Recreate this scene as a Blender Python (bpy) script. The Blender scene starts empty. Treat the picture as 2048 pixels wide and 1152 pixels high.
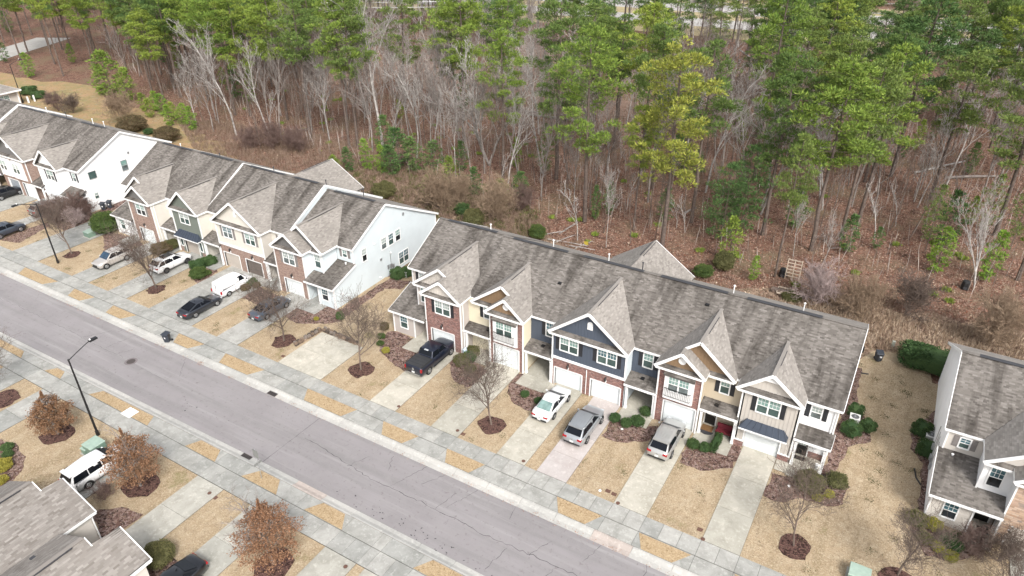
import bpy, math, random
from mathutils import Vector, Matrix
R = random.Random(7)
SC = bpy.context.scene
COL = SC.collection
# ------------------------------------------------------------------ camera
CAM_H = 41.7
FPX = 1410.2          # focal length in pixels of a 2048 wide frame
PIT, YAW, ROL = .52738, -.53718, -.0055
def _rows():
    cy, sy, cp, sp = math.cos(YAW), math.sin(YAW), math.cos(PIT), math.sin(PIT)
    f = Vector((cp*sy, cp*cy, -sp)); r = Vector((cy, -sy, 0)); u = r.cross(f)
    c, s = math.cos(ROL), math.sin(ROL)
    return c*r+s*u, -s*r+c*u, f
CR, CU, CF = _rows()
cd = bpy.data.cameras.new('camera'); cam = bpy.data.objects.new('camera', cd); COL.objects.link(cam)
cd.sensor_width = 36; cd.lens = 36*FPX/2048; cd.clip_start = .5; cd.clip_end = 3000
m = Matrix((CR, CU, -CF)).transposed().to_4x4(); m.translation = Vector((0, 0, CAM_H)); cam.matrix_world = m
SC.camera = cam
def gp(x, y, z=0.1):
    """surveyed spot: where the sight line of photo pixel (x, y) meets the level z"""
    d = CR*((x-1024)/FPX) + CU*(-(y-576)/FPX) + CF
    t = (z-CAM_H)/d.z
    return Vector((d.x*t, d.y*t, z))
# ------------------------------------------------------------------ light
SUN_EL, SUN_AZ = 43, 132     # azimuth clockwise from +Y (north)
w = bpy.data.worlds.new('World'); SC.world = w; w.use_nodes = True
nt = w.node_tree; bg = nt.nodes['Background']
sky = nt.nodes.new('ShaderNodeTexSky'); sky.sky_type = 'NISHITA'; sky.sun_disc = False
sky.sun_elevation = math.radians(SUN_EL); sky.sun_rotation = math.radians(SUN_AZ)
sky.air_density = 1.0; sky.dust_density = 4.0; sky.ozone_density = 1.0
hs = nt.nodes.new('ShaderNodeHueSaturation'); hs.inputs['Saturation'].default_value = .28
nt.links.new(sky.outputs[0], hs.inputs['Color']); nt.links.new(hs.outputs[0], bg.inputs[0])
bg.inputs[1].default_value = .15
sd = bpy.data.lights.new('sun', 'SUN'); sd.energy = 1.45; sd.angle = math.radians(13); sd.color = (1, .97, .93)
sun = bpy.data.objects.new('sun', sd); COL.objects.link(sun)
az, el = math.radians(SUN_AZ), math.radians(SUN_EL)
sdir = Vector((math.sin(az)*math.cos(el), math.cos(az)*math.cos(el), math.sin(el)))
sun.rotation_euler = sdir.to_track_quat('Z', 'Y').to_euler(); sun.location = (0, 0, 80)
SC.view_settings.view_transform = 'Standard'; SC.view_settings.look = 'None'
SC.view_settings.exposure = .88; SC.view_settings.gamma = 1.0; SC.view_settings.use_curve_mapping = False
SC.cycles.max_bounces = 5; SC.cycles.diffuse_bounces = 3; SC.cycles.glossy_bounces = 2
SC.cycles.transparent_max_bounces = 4; SC.cycles.use_denoising = True
# ------------------------------------------------------------------ materials
MATS = {}
def _mk(name):
    m = bpy.data.materials.new(name); m.use_nodes = True
    return m, m.node_tree, m.node_tree.nodes['Principled BSDF']
def mixc(nt, fac, a, b, blend='MIX'):
    n = nt.nodes.new('ShaderNodeMix'); n.data_type = 'RGBA'; n.blend_type = blend
    for s, v in ((n.inputs[0], fac), (n.inputs[6], a), (n.inputs[7], b)):
        if hasattr(v, 'links'): nt.links.new(v, s)
        else: s.default_value = v if not isinstance(v, tuple) else (*v[:3], 1)
    return n.outputs[2]
def noise(nt, vec, scale, det=4, rough=.6, dist=0):
    n = nt.nodes.new('ShaderNodeTexNoise'); n.inputs['Scale'].default_value = scale
    n.inputs['Detail'].default_value = det; n.inputs['Roughness'].default_value = rough; n.inputs['Distortion'].default_value = dist
    if vec is not None: nt.links.new(vec, n.inputs['Vector'])
    return n.outputs[0]
def ramp(nt, fac, a, b, ca=(0, 0, 0), cb=(1, 1, 1)):
    n = nt.nodes.new('ShaderNodeValToRGB'); n.color_ramp.elements[0].position = a; n.color_ramp.elements[1].position = b
    n.color_ramp.elements[0].color = (*ca, 1); n.color_ramp.elements[1].color = (*cb, 1)
    nt.links.new(fac, n.inputs[0]); return n.outputs[0]
def coords(nt, scale=(1, 1, 1), world=True):
    if world:
        g = nt.nodes.new('ShaderNodeNewGeometry'); o = g.outputs['Position']
    else:
        g = nt.nodes.new('ShaderNodeTexCoord'); o = g.outputs['Object']
    mp = nt.nodes.new('ShaderNodeMapping'); mp.inputs['Scale'].default_value = scale
    nt.links.new(o, mp.inputs[0]); return mp.outputs[0]
def bump(nt, h, bsdf, strength=.3, dist=.02):
    b = nt.nodes.new('ShaderNodeBump'); b.inputs['Strength'].default_value = strength; b.inputs['Distance'].default_value = dist
    nt.links.new(h, b.inputs['Height']); nt.links.new(b.outputs[0], bsdf.inputs['Normal'])
def mat(name, c, rough=.75, var=.12, scale=3, c2=None, metal=0, island=0, bmp=0, spec=None, world=True, coat=0):
    if name in MATS: return MATS[name]
    m, nt, p = _mk(name)
    v = coords(nt, world=world)
    n = noise(nt, v, scale, 5)
    c2 = c2 or tuple(x*(1-var*2.2) for x in c)
    col = mixc(nt, ramp(nt, n, .35, .68), c, c2)
    if island:
        g = nt.nodes.new('ShaderNodeNewGeometry')
        k = ramp(nt, g.outputs['Random Per Island'], 0, 1, (1-island,)*3, (1+island*.0+0.0,)*3 if island > 1 else (1,)*3)
        col = mixc(nt, 1.0, col, k, 'MULTIPLY')
    nt.links.new(col, p.inputs['Base Color'])
    p.inputs['Roughness'].default_value = rough; p.inputs['Metallic'].default_value = metal
    if spec is not None: p.inputs['Specular IOR Level'].default_value = spec
    if coat: p.inputs['Coat Weight'].default_value = coat; p.inputs['Coat Roughness'].default_value = .06
    if bmp: bump(nt, noise(nt, v, scale*6, 3), p, bmp, .03)
    MATS[name] = m; return m
def island_mat(name, cols, rough=.85, objvar=.0, bmp=0, spec=.3, big=None, stretch=(1, 1, 1)):
    """colour picked per loose piece from a ramp of colours; optional large blotches"""
    if name in MATS: return MATS[name]
    m, nt, p = _mk(name)
    g = nt.nodes.new('ShaderNodeNewGeometry')
    r = nt.nodes.new('ShaderNodeValToRGB'); r.color_ramp.interpolation = 'LINEAR'
    e = r.color_ramp.elements
    for i, c in enumerate(cols):
        el = e[i] if i < 2 else e.new(1)
        el.position = i/(len(cols)-1); el.color = (*c, 1)
    for i, c in enumerate(cols):
        e[i].position = i/(len(cols)-1); e[i].color = (*c, 1)
    nt.links.new(g.outputs['Random Per Island'], r.inputs[0])
    col = r.outputs[0]
    if objvar:
        oi = nt.nodes.new('ShaderNodeObjectInfo')
        hsn = nt.nodes.new('ShaderNodeHueSaturation')
        mr = nt.nodes.new('ShaderNodeMapRange'); mr.inputs[3].default_value = 1-objvar; mr.inputs[4].default_value = 1+objvar
        nt.links.new(oi.outputs['Random'], mr.inputs[0]); nt.links.new(mr.outputs[0], hsn.inputs['Value'])
        mr2 = nt.nodes.new('ShaderNodeMapRange'); mr2.inputs[3].default_value = .5+objvar*.09; mr2.inputs[4].default_value = .5-objvar*.09
        nt.links.new(oi.outputs['Random'], mr2.inputs[0]); nt.links.new(mr2.outputs[0], hsn.inputs['Hue'])
        nt.links.new(col, hsn.inputs['Color']); col = hsn.outputs[0]
    if big:
        v = coords(nt, stretch)
        a = ramp(nt, noise(nt, v, big[0], 5, .6, .3), big[1], big[2])
        col = mixc(nt, a, col, mixc(nt, 1.0, col, big[3], 'MULTIPLY'))
    nt.links.new(col, p.inputs['Base Color']); p.inputs['Roughness'].default_value = rough
    p.inputs['Specular IOR Level'].default_value = spec
    if bmp: bump(nt, noise(nt, coords(nt), 60, 2), p, bmp, .01)
    MATS[name] = m; return m
def ground_mat(name, layers, rough=.95, bmp=.6, bs=30, bd=.04):
    """layers: first colour, then (colour, scale, lo, hi, detail)"""
    m, nt, p = _mk(name)
    v = coords(nt); col = layers[0]
    for (c, s, lo, hi, det, *st) in layers[1:]:
        col = mixc(nt, ramp(nt, noise(nt, coords(nt, st[0]) if st else v, s, det, .62), lo, hi), col, c)
    nt.links.new(col, p.inputs['Base Color']); p.inputs['Roughness'].default_value = rough
    p.inputs['Specular IOR Level'].default_value = .2
    bump(nt, noise(nt, v, bs, 4), p, bmp, bd)
    MATS[name] = m; return m
M_lawn = ground_mat('dormant_grass', [(.41, .315, .205), ((.32, .24, .15), .30, .42, .62, 6), ((.45, .365, .255), .9, .48, .68, 7), ((.30, .23, .14), .8, .50, .66, 5, (1.3, .10, 1)),
        ((.24, .172, .105), 2.0, .53, .70, 8), ((.52, .43, .31), 8, .47, .66, 7), ((.21, .15, .095), 10, .54, .68, 6), ((.22, .195, .09), .30, .60, .72, 7), ((.18, .12, .08), .55, .66, .76, 7)], bs=22, bd=.06, bmp=.8)
M_strip = ground_mat('golden_grass', [(.37, .27, .16), ((.28, .195, .11), 2.5, .45, .7, 5), ((.48, .375, .24), 9, .46, .66, 6), ((.20, .135, .07), 7, .55, .68, 6)], bs=22, bd=.05)
M_forest = ground_mat('leaf_litter', [(.16, .082, .056), ((.26, .155, .115), 1.6, .46, .62, 8), ((.085, .045, .032), .7, .48, .64, 7),
        ((.40, .29, .23), 3.6, .56, .63, 4), ((.19, .14, .09), .12, .5, .64, 6), ((.05, .03, .022), 3.2, .57, .66, 4), ((.26, .10, .06), 2.4, .60, .66, 3)], bs=4, bd=.35)
M_scrub = ground_mat('scrub_floor', [(.30, .215, .155), ((.15, .098, .066), 1.2, .45, .62, 8), ((.42, .32, .23), 3.5, .52, .62, 4), ((.15, .135, .06), .5, .58, .72, 5), ((.07, .045, .03), 3, .58, .66, 3)], bs=5, bd=.3)
M_mulch = ground_mat('pine_mulch', [(.15, .088, .072), ((.27, .19, .165), 3.2, .48, .58, 5), ((.045, .026, .022), 4.2, .51, .60, 4), ((.38, .29, .26), 7, .58, .64, 3)], bs=9, bd=.14, bmp=.9)
M_mulch2 = ground_mat('dark_mulch', [(.105, .058, .048), ((.035, .018, .015), 4, .48, .58, 4), ((.20, .11, .09), 6.5, .55, .63, 3)], bs=9, bd=.14, bmp=.9)
M_asphalt = ground_mat('asphalt', [(.262, .245, .247), ((.228, .212, .214), .25, .40, .68, 7), ((.215, .203, .202), .9, .48, .66, 5, (.04, 1.0, 1)), ((.30, .288, .283), 1.3, .55, .72, 5, (.05, 1.1, 1)), ((.255, .24, .238), .9, .5, .75, 8), ((.165, .145, .145), 3.0, .58, .75, 8), ((.27, .25, .25), 22, .58, .72, 2)], rough=.9, bmp=.15, bs=40, bd=.01)
M_farroad = ground_mat('old_concrete_road', [(.40, .385, .36), ((.33, .31, .29), .1, .4, .7, 6), ((.46, .44, .42), 1, .5, .7, 6)], bmp=.05)
def conc(name, c, dirt=(.55, .56, .56), tint=(1, 1, 1)):
    m, nt, p = _mk(name); v = coords(nt)
    oi = nt.nodes.new('ShaderNodeObjectInfo')
    col = mixc(nt, ramp(nt, noise(nt, v, .7, 6, .65, .4), .40, .70), c, tuple(a*b for a, b in zip(c, dirt)))
    col = mixc(nt, ramp(nt, noise(nt, v, 3.2, 8, .7), .52, .72), col, tuple(min(1, a*1.28) for a in c))
    col = mixc(nt, ramp(nt, noise(nt, v, 9, 5, .6), .62, .76), col, tuple(a*.62 for a in c))
    k = ramp(nt, oi.outputs['Random'], 0, 1, (.86, .87, .87), (1.07, 1.06, 1.05))
    col = mixc(nt, 1.0, col, k, 'MULTIPLY')
    nt.links.new(col, p.inputs['Base Color']); p.inputs['Roughness'].default_value = .9
    p.inputs['Specular IOR Level'].default_value = .25
    bump(nt, noise(nt, v, 35, 3), p, .15, .01); MATS[name] = m; return m
M_walk = conc('weathered_concrete', (.36, .355, .332), dirt=(.66, .665, .65))
M_walk2 = conc('clean_concrete', (.42, .405, .36), dirt=(.72, .72, .70))
M_drive = conc('driveway_concrete', (.45, .425, .365), dirt=(.74, .74, .72))
M_drive_pink = conc('pinkish_concrete', (.44, .405, .39), dirt=(.86, .83, .81))
M_curb = conc('kerb_concrete', (.42, .41, .385), dirt=(.85, .85, .85))
M_curbpink = conc('pink_kerb_concrete', (.42, .365, .33), dirt=(.85, .85, .85))
M_white = mat('white_trim', (.80, .80, .79), .55, .04, 2)
M_door_w = mat('white_door', (.70, .735, .74), .5, .04, 1)
M_black = mat('black_metal', (.012, .012, .013), .45, .05)
M_dark = mat('dark_grey', (.05, .05, .055), .6, .1)
M_shut_b = mat('black_shutter', (.02, .021, .026), .6, .05)
M_shut_g = mat('grey_shutter', (.22, .20, .19), .6, .05)
M_glass_lo = mat('window_glass', (.035, .06, .06), .08, .3, 1.2, c2=(.07, .11, .10))
GLH = []
M_glass_hi = mat('window_glass_blind_sky', (.15, .27, .24), .12, .2, 1.5, c2=(.25, .33, .31))  # blinds and reflected sky painted together as one teal
GLH += [M_glass_hi, M_glass_hi, mat('window_blind_pale', (.36, .42, .40), .2, .15, 2), mat('window_glass_sky', (.10, .20, .23), .08, .3, 1)]  # sky variant has the reflected sky put into its base colour
GLL = [M_glass_lo, M_glass_lo, mat('window_glass_dim', (.03, .035, .04), .1, .3, 1), mat('window_curtain', (.16, .19, .19), .2, .3, 2)]
M_steel = mat('galvanised', (.45, .46, .47), .4, .08, 4, metal=.6)
M_green_box = mat('green_cabinet', (.18, .27, .21), .5, .12, 3)
M_green_top = mat('pale_green_lid', (.33, .43, .36), .5, .08, 3)
def shingle(name, cols, streak):
    return island_mat(name, cols, .92, 0, 0, .2, big=streak[:4], stretch=streak[4])
M_sh_main = shingle('shingle_weathered', [(.105, .094, .084), (.155, .140, .125), (.20, .182, .165), (.13, .117, .105), (.235, .215, .196)], (1.3, .46, .66, (.46, .45, .44), (.62, .10, .10)))
M_sh_gable = shingle('shingle_clean_lit', [(.20, .182, .163), (.27, .248, .224), (.235, .215, .195), (.32, .295, .268), (.25, .228, .205)], (1.0, .45, .75, (.80, .80, .80), (.3, .3, .3)))  # less stain, plus the brighter facing of these slopes put into the colour
M_sh_near = shingle('shingle_near', [(.16, .142, .127), (.24, .22, .20), (.20, .18, .162), (.29, .268, .246), (.18, .163, .147)], (1.0, .5, .8, (.78, .78, .78), (.3, .3, .3)))
M_under = mat('roof_deck', (.09, .082, .075), .9, .1)
M_brick = island_mat('red_brick', [(.22, .09, .072), (.29, .14, .112), (.165, .068, .06), (.37, .22, .185), (.10, .05, .05), (.26, .12, .095)], .9, bmp=.1)
M_brick_tan = island_mat('tan_brick', [(.26, .165, .13), (.33, .23, .185), (.22, .135, .11), (.38, .28, .235), (.28, .185, .15)], .9, bmp=.1)
M_mortar = mat('mortar', (.37, .33, .31), .95, .1, 6)
M_mortar_t = mat('tan_mortar', (.40, .33, .29), .95, .1, 6)
M_stone = island_mat('stacked_stone', [(.42, .27, .18), (.55, .40, .29), (.34, .22, .16), (.60, .47, .36), (.47, .33, .25), (.30, .25, .22)], .9, bmp=.3)
M_wallstone = island_mat('garden_stone', [(.25, .17, .12), (.38, .27, .19), (.17, .115, .085), (.32, .24, .19), (.10, .07, .055)], .95, bmp=.4)
PAINT = {}
def paint(n, c): PAINT[n] = mat(n+'_siding', c, .7, .035, .6)
paint('white', (.78, .78, .78)); paint('paleblue', (.58, .635, .655)); paint('cream', (.66, .60, .455)); paint('beige', (.56, .52, .47))
paint('tan', (.47, .40, .30)); paint('navy', (.070, .086, .115)); paint('greige', (.50, .465, .42)); paint('sage', (.155, .175, .15))
paint('brown', (.235, .155, .09)); paint('pinkbeige', (.45, .405, .375)); paint('bluegrey', (.40, .465, .50)); paint('ivory', (.62, .585, .52)); paint('darkgrey', (.15, .145, .14))
# ------------------------------------------------------------------ mesh helpers
class MB:
    def __init__(s): s.v = []; s.f = []
    def add(s, vs, fs):
        o = len(s.v); s.v.extend(tuple(v) for v in vs); s.f.extend(tuple(i+o for i in f) for f in fs); return s
    def box(s, x0, x1, y0, y1, z0, z1):
        return s.add([(x0, y0, z0), (x1, y0, z0), (x1, y1, z0), (x0, y1, z0), (x0, y0, z1), (x1, y0, z1), (x1, y1, z1), (x0, y1, z1)],
                     [(0, 3, 2, 1), (4, 5, 6, 7), (0, 1, 5, 4), (1, 2, 6, 5), (2, 3, 7, 6), (3, 0, 4, 7)])
    def fbox(s, F, u0, u1, n0, n1, z0, z1):
        P = [F(u, n, z) for z in (z0, z1) for (u, n) in ((u0, n0), (u1, n0), (u1, n1), (u0, n1))]
        return s.add(P, [(0, 3, 2, 1), (4, 5, 6, 7), (0, 1, 5, 4), (1, 2, 6, 5), (2, 3, 7, 6), (3, 0, 4, 7)])
    def beam(s, a, b, w, h, up=Vector((0, 0, 1))):
        a, b = Vector(a), Vector(b); d = (b-a).normalized(); r = d.cross(up)
        if r.length < 1e-4: r = Vector((1, 0, 0))
        r.normalize(); u = r.cross(d)
        P = [p + r*(w/2*i) + u*(h/2*j) for p in (a, b) for (i, j) in ((-1, -1), (1, -1), (1, 1), (-1, 1))]
        return s.add(P, [(0, 1, 2, 3), (7, 6, 5, 4), (0, 4, 5, 1), (1, 5, 6, 2), (2, 6, 7, 3), (3, 7, 4, 0)])
    def tube(s, pts, rad, n=8, cap=True):
        pts = [Vector(p) for p in pts]; rad = rad if hasattr(rad, '__len__') else [rad]*len(pts)
        o = len(s.v); ref = Vector((.3, .9, .2))
        for i, p in enumerate(pts):
            d = (pts[min(i+1, len(pts)-1)]-pts[max(i-1, 0)])
            d = d.normalized() if d.length > 1e-9 else Vector((0, 0, 1))
            a = d.cross(ref); a = a.normalized() if a.length > 1e-3 else Vector((1, 0, 0)); b = d.cross(a)
            for k in range(n):
                t = 2*math.pi*k/n; s.v.append(tuple(p+(a*math.cos(t)+b*math.sin(t))*rad[i]))
        for i in range(len(pts)-1):
            for k in range(n):
                k2 = (k+1) % n; s.f.append((o+i*n+k, o+i*n+k2, o+(i+1)*n+k2, o+(i+1)*n+k))
        if cap:
            s.f.append(tuple(o+k for k in range(n))[::-1]); s.f.append(tuple(o+(len(pts)-1)*n+k for k in range(n)))
        return s
    def cyl(s, x, y, z0, z1, r, n=12, r2=None):
        return s.tube([(x, y, z0), (x, y, z1)], [r, r if r2 is None else r2], n)
    def prism(s, poly, z0, z1):
        n = len(poly); P = [(p[0], p[1], z0) for p in poly]+[(p[0], p[1], z1) for p in poly]
        return s.add(P, [tuple(range(n))[::-1], tuple(range(n, 2*n))]+[(i, (i+1) % n, (i+1) % n+n, i+n) for i in range(n)])
    def slab(s, poly, off):
        """polygon extruded by the vector off (solid)"""
        n = len(poly); P = [Vector(p) for p in poly]; Q = [p+off for p in P]
        return s.add(P+Q, [tuple(range(n)), tuple(range(n, 2*n))[::-1]]+[(i, i+n, (i+1) % n+n, (i+1) % n) for i in range(n)])
    def blob(s, c, r, n=10, m=6, sq=(1, 1, 1)):
        P = []; F = []
        for j in range(m+1):
            th = math.pi*j/m
            for i in range(n):
                ph = 2*math.pi*i/n
                P.append((c[0]+r*sq[0]*math.sin(th)*math.cos(ph), c[1]+r*sq[1]*math.sin(th)*math.sin(ph), c[2]+r*sq[2]*math.cos(th)))
        for j in range(m):
            for i in range(n):
                F.append((j*n+i, (j+1)*n+i, (j+1)*n+(i+1) % n, j*n+(i+1) % n))
        return s.add(P, F)
ORG = {}
KIDS = {}
def mesh_of(name, mb, mt, smooth=False, off=None):
    me = bpy.data.meshes.new(name)
    v = mb.v if off is None else [(x-off[0], y-off[1], z-off[2]) for x, y, z in mb.v]
    me.from_pydata(v, [], mb.f)
    for mm in (mt if isinstance(mt, (list, tuple)) else [mt]): me.materials.append(mm)
    if smooth: me.polygons.foreach_set('use_smooth', [True]*len(me.polygons))
    me.update(); return me
def thing(name, label, cat, loc=(0, 0, 0), rot=0, group=None):
    o = bpy.data.objects.new(name, None); COL.objects.link(o); o.location = loc; o.rotation_euler.z = rot
    o.empty_display_size = .3
    o['label'] = label; o['category'] = cat
    if group: o['group'] = group
    ORG[o.name] = Vector(loc); return o
def part(name, mb, mt, parent, local=False, smooth=False, label=None, stuff=False):
    """one mesh object under its parent; vertices in world metres unless local"""
    off = None if local else ORG[parent.name]
    o = bpy.data.objects.new(name, mesh_of(name, mb, mt, smooth, off)); COL.objects.link(o); o.parent = parent
    ORG[o.name] = ORG[parent.name]; KIDS.setdefault(parent.name, []).append(o)
    if label: o['label'] = label
    if stuff: o['kind'] = 'stuff'
    return o
def solo(name, mb, mt, label, cat, loc=None, group=None, smooth=False):
    loc = Vector(loc) if loc is not None else Vector((0, 0, 0))
    o = bpy.data.objects.new(name, mesh_of(name, mb, mt, smooth, loc)); COL.objects.link(o); o.location = loc
    o['label'] = label; o['category'] = cat
    if group: o['group'] = group
    return o
def setting(name, mb, mt, label=None, kind='structure', smooth=False):
    o = bpy.data.objects.new(name, mesh_of(name, mb, mt, smooth)); COL.objects.link(o); o['kind'] = kind
    if label: o['label'] = label
    ORG[o.name] = Vector((0, 0, 0)); return o
def copy_tree(o, loc=None, rot=None, scale=None, label=None, parent=None):
    c = o.copy(); COL.objects.link(c)
    if parent: c.parent = parent
    if loc is not None: c.location = loc
    if rot is not None: c.rotation_euler.z = rot
    if scale is not None: c.scale = scale if hasattr(scale, '__len__') else (scale,)*3
    if label: c['label'] = label
    for ch in KIDS.get(o.name, ()): copy_tree(ch, parent=c)
    return c
def sheet(name, poly, z, mt, kind='structure', label=None):
    mb = MB(); mb.add([(p[0], p[1], z) for p in poly], [tuple(range(len(poly)))])
    o = setting(name, mb, mt, label, kind)
    me = o.data
    if me.polygons[0].normal.z < 0: me.flip_normals()
    return o
# ------------------------------------------------------------------ lapped courses: shingles, boards, bricks, stones
def courses(mb, poly, pitch, piece=None, lift=.012, gap=0, jit=.0, bond=.5, butt=True, seed=0):
    rr = random.Random(seed or len(poly)*7+int(abs(poly[0][0])*13))
    P = [Vector(p) for p in poly]
    n = Vector((0, 0, 0))
    for i in range(len(P)): n += (P[i]-P[0]).cross(P[(i+1) % len(P)]-P[0])
    n.normalize()
    if n.z < -.02: n = -n
    t = Vector((0, 0, 1)).cross(n)
    if t.length < 1e-4: t = Vector((1, 0, 0))
    t.normalize(); s = n.cross(t)
    if s.z < 0: s = -s; t = -t
    O = P[0]; Q = [((p-O).dot(t), (p-O).dot(s)) for p in P]
    vmin, vmax = min(q[1] for q in Q), max(q[1] for q in Q)
    def cut(v):
        xs = []
        for i in range(len(Q)):
            (u0, v0), (u1, v1) = Q[i], Q[(i+1) % len(Q)]
            if (v0 <= v) != (v1 <= v): xs.append(u0+(u1-u0)*(v-v0)/(v1-v0))
        return sorted(xs)
    k = 0; v = vmin
    while v < vmax-1e-3:
        v1 = min(v+pitch, vmax); e = min(.002, (v1-v)*.2)
        a, b, c = cut(v+e), cut(v1-e), cut((v+v1)/2)
        if len(a) != len(b) or len(a) != len(c): a = b = c
        va, vb = v+gap/2, v1-gap/2
        for i in range(0, len(a)-1, 2):
            a0, a1, b0, b1 = a[i], a[i+1], b[i], b[i+1]
            lo, hi = min(a0, b0), max(a1, b1)
            if piece is None: js = [lo, hi]
            else:
                js = [lo]; x = (math.floor(lo/piece)+(k*bond) % 1)*piece
                while x < hi:
                    if x > lo+.02: js.append(x+rr.uniform(-jit, jit)*piece)
                    x += piece
                js.append(hi)
            for j in range(len(js)-1):
                g0, g1 = js[j]+(gap/2 if piece else 0), js[j+1]-(gap/2 if piece else 0)
                p0, p1 = max(g0, a0), min(g1, a1); q0, q1 = max(g0, b0), min(g1, b1)
                if p1 < p0: p0 = p1 = min(max((p0+p1)/2, a0), a1)
                if q1 < q0: q0 = q1 = min(max((q0+q1)/2, b0), b1)
                if p1-p0 < .004 and q1-q0 < .004: continue
                l = lift*(1+rr.uniform(-.3, .3)); l2 = lift if gap else .002
                V = [O+t*p0+s*va+n*l, O+t*p1+s*va+n*l, O+t*q1+s*vb+n*l2, O+t*q0+s*vb+n*l2]
                F = [(0, 1, 2, 3)]
                if butt: V += [O+t*p0+s*va-n*.002, O+t*p1+s*va-n*.002]; F.append((4, 5, 1, 0))
                if (V[1]-V[0]).cross(V[3]-V[0]).dot(n) < 0: F = [f[::-1] for f in F]
                mb.add(V, F)
        v = v1; k += 1
    return mb
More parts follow.
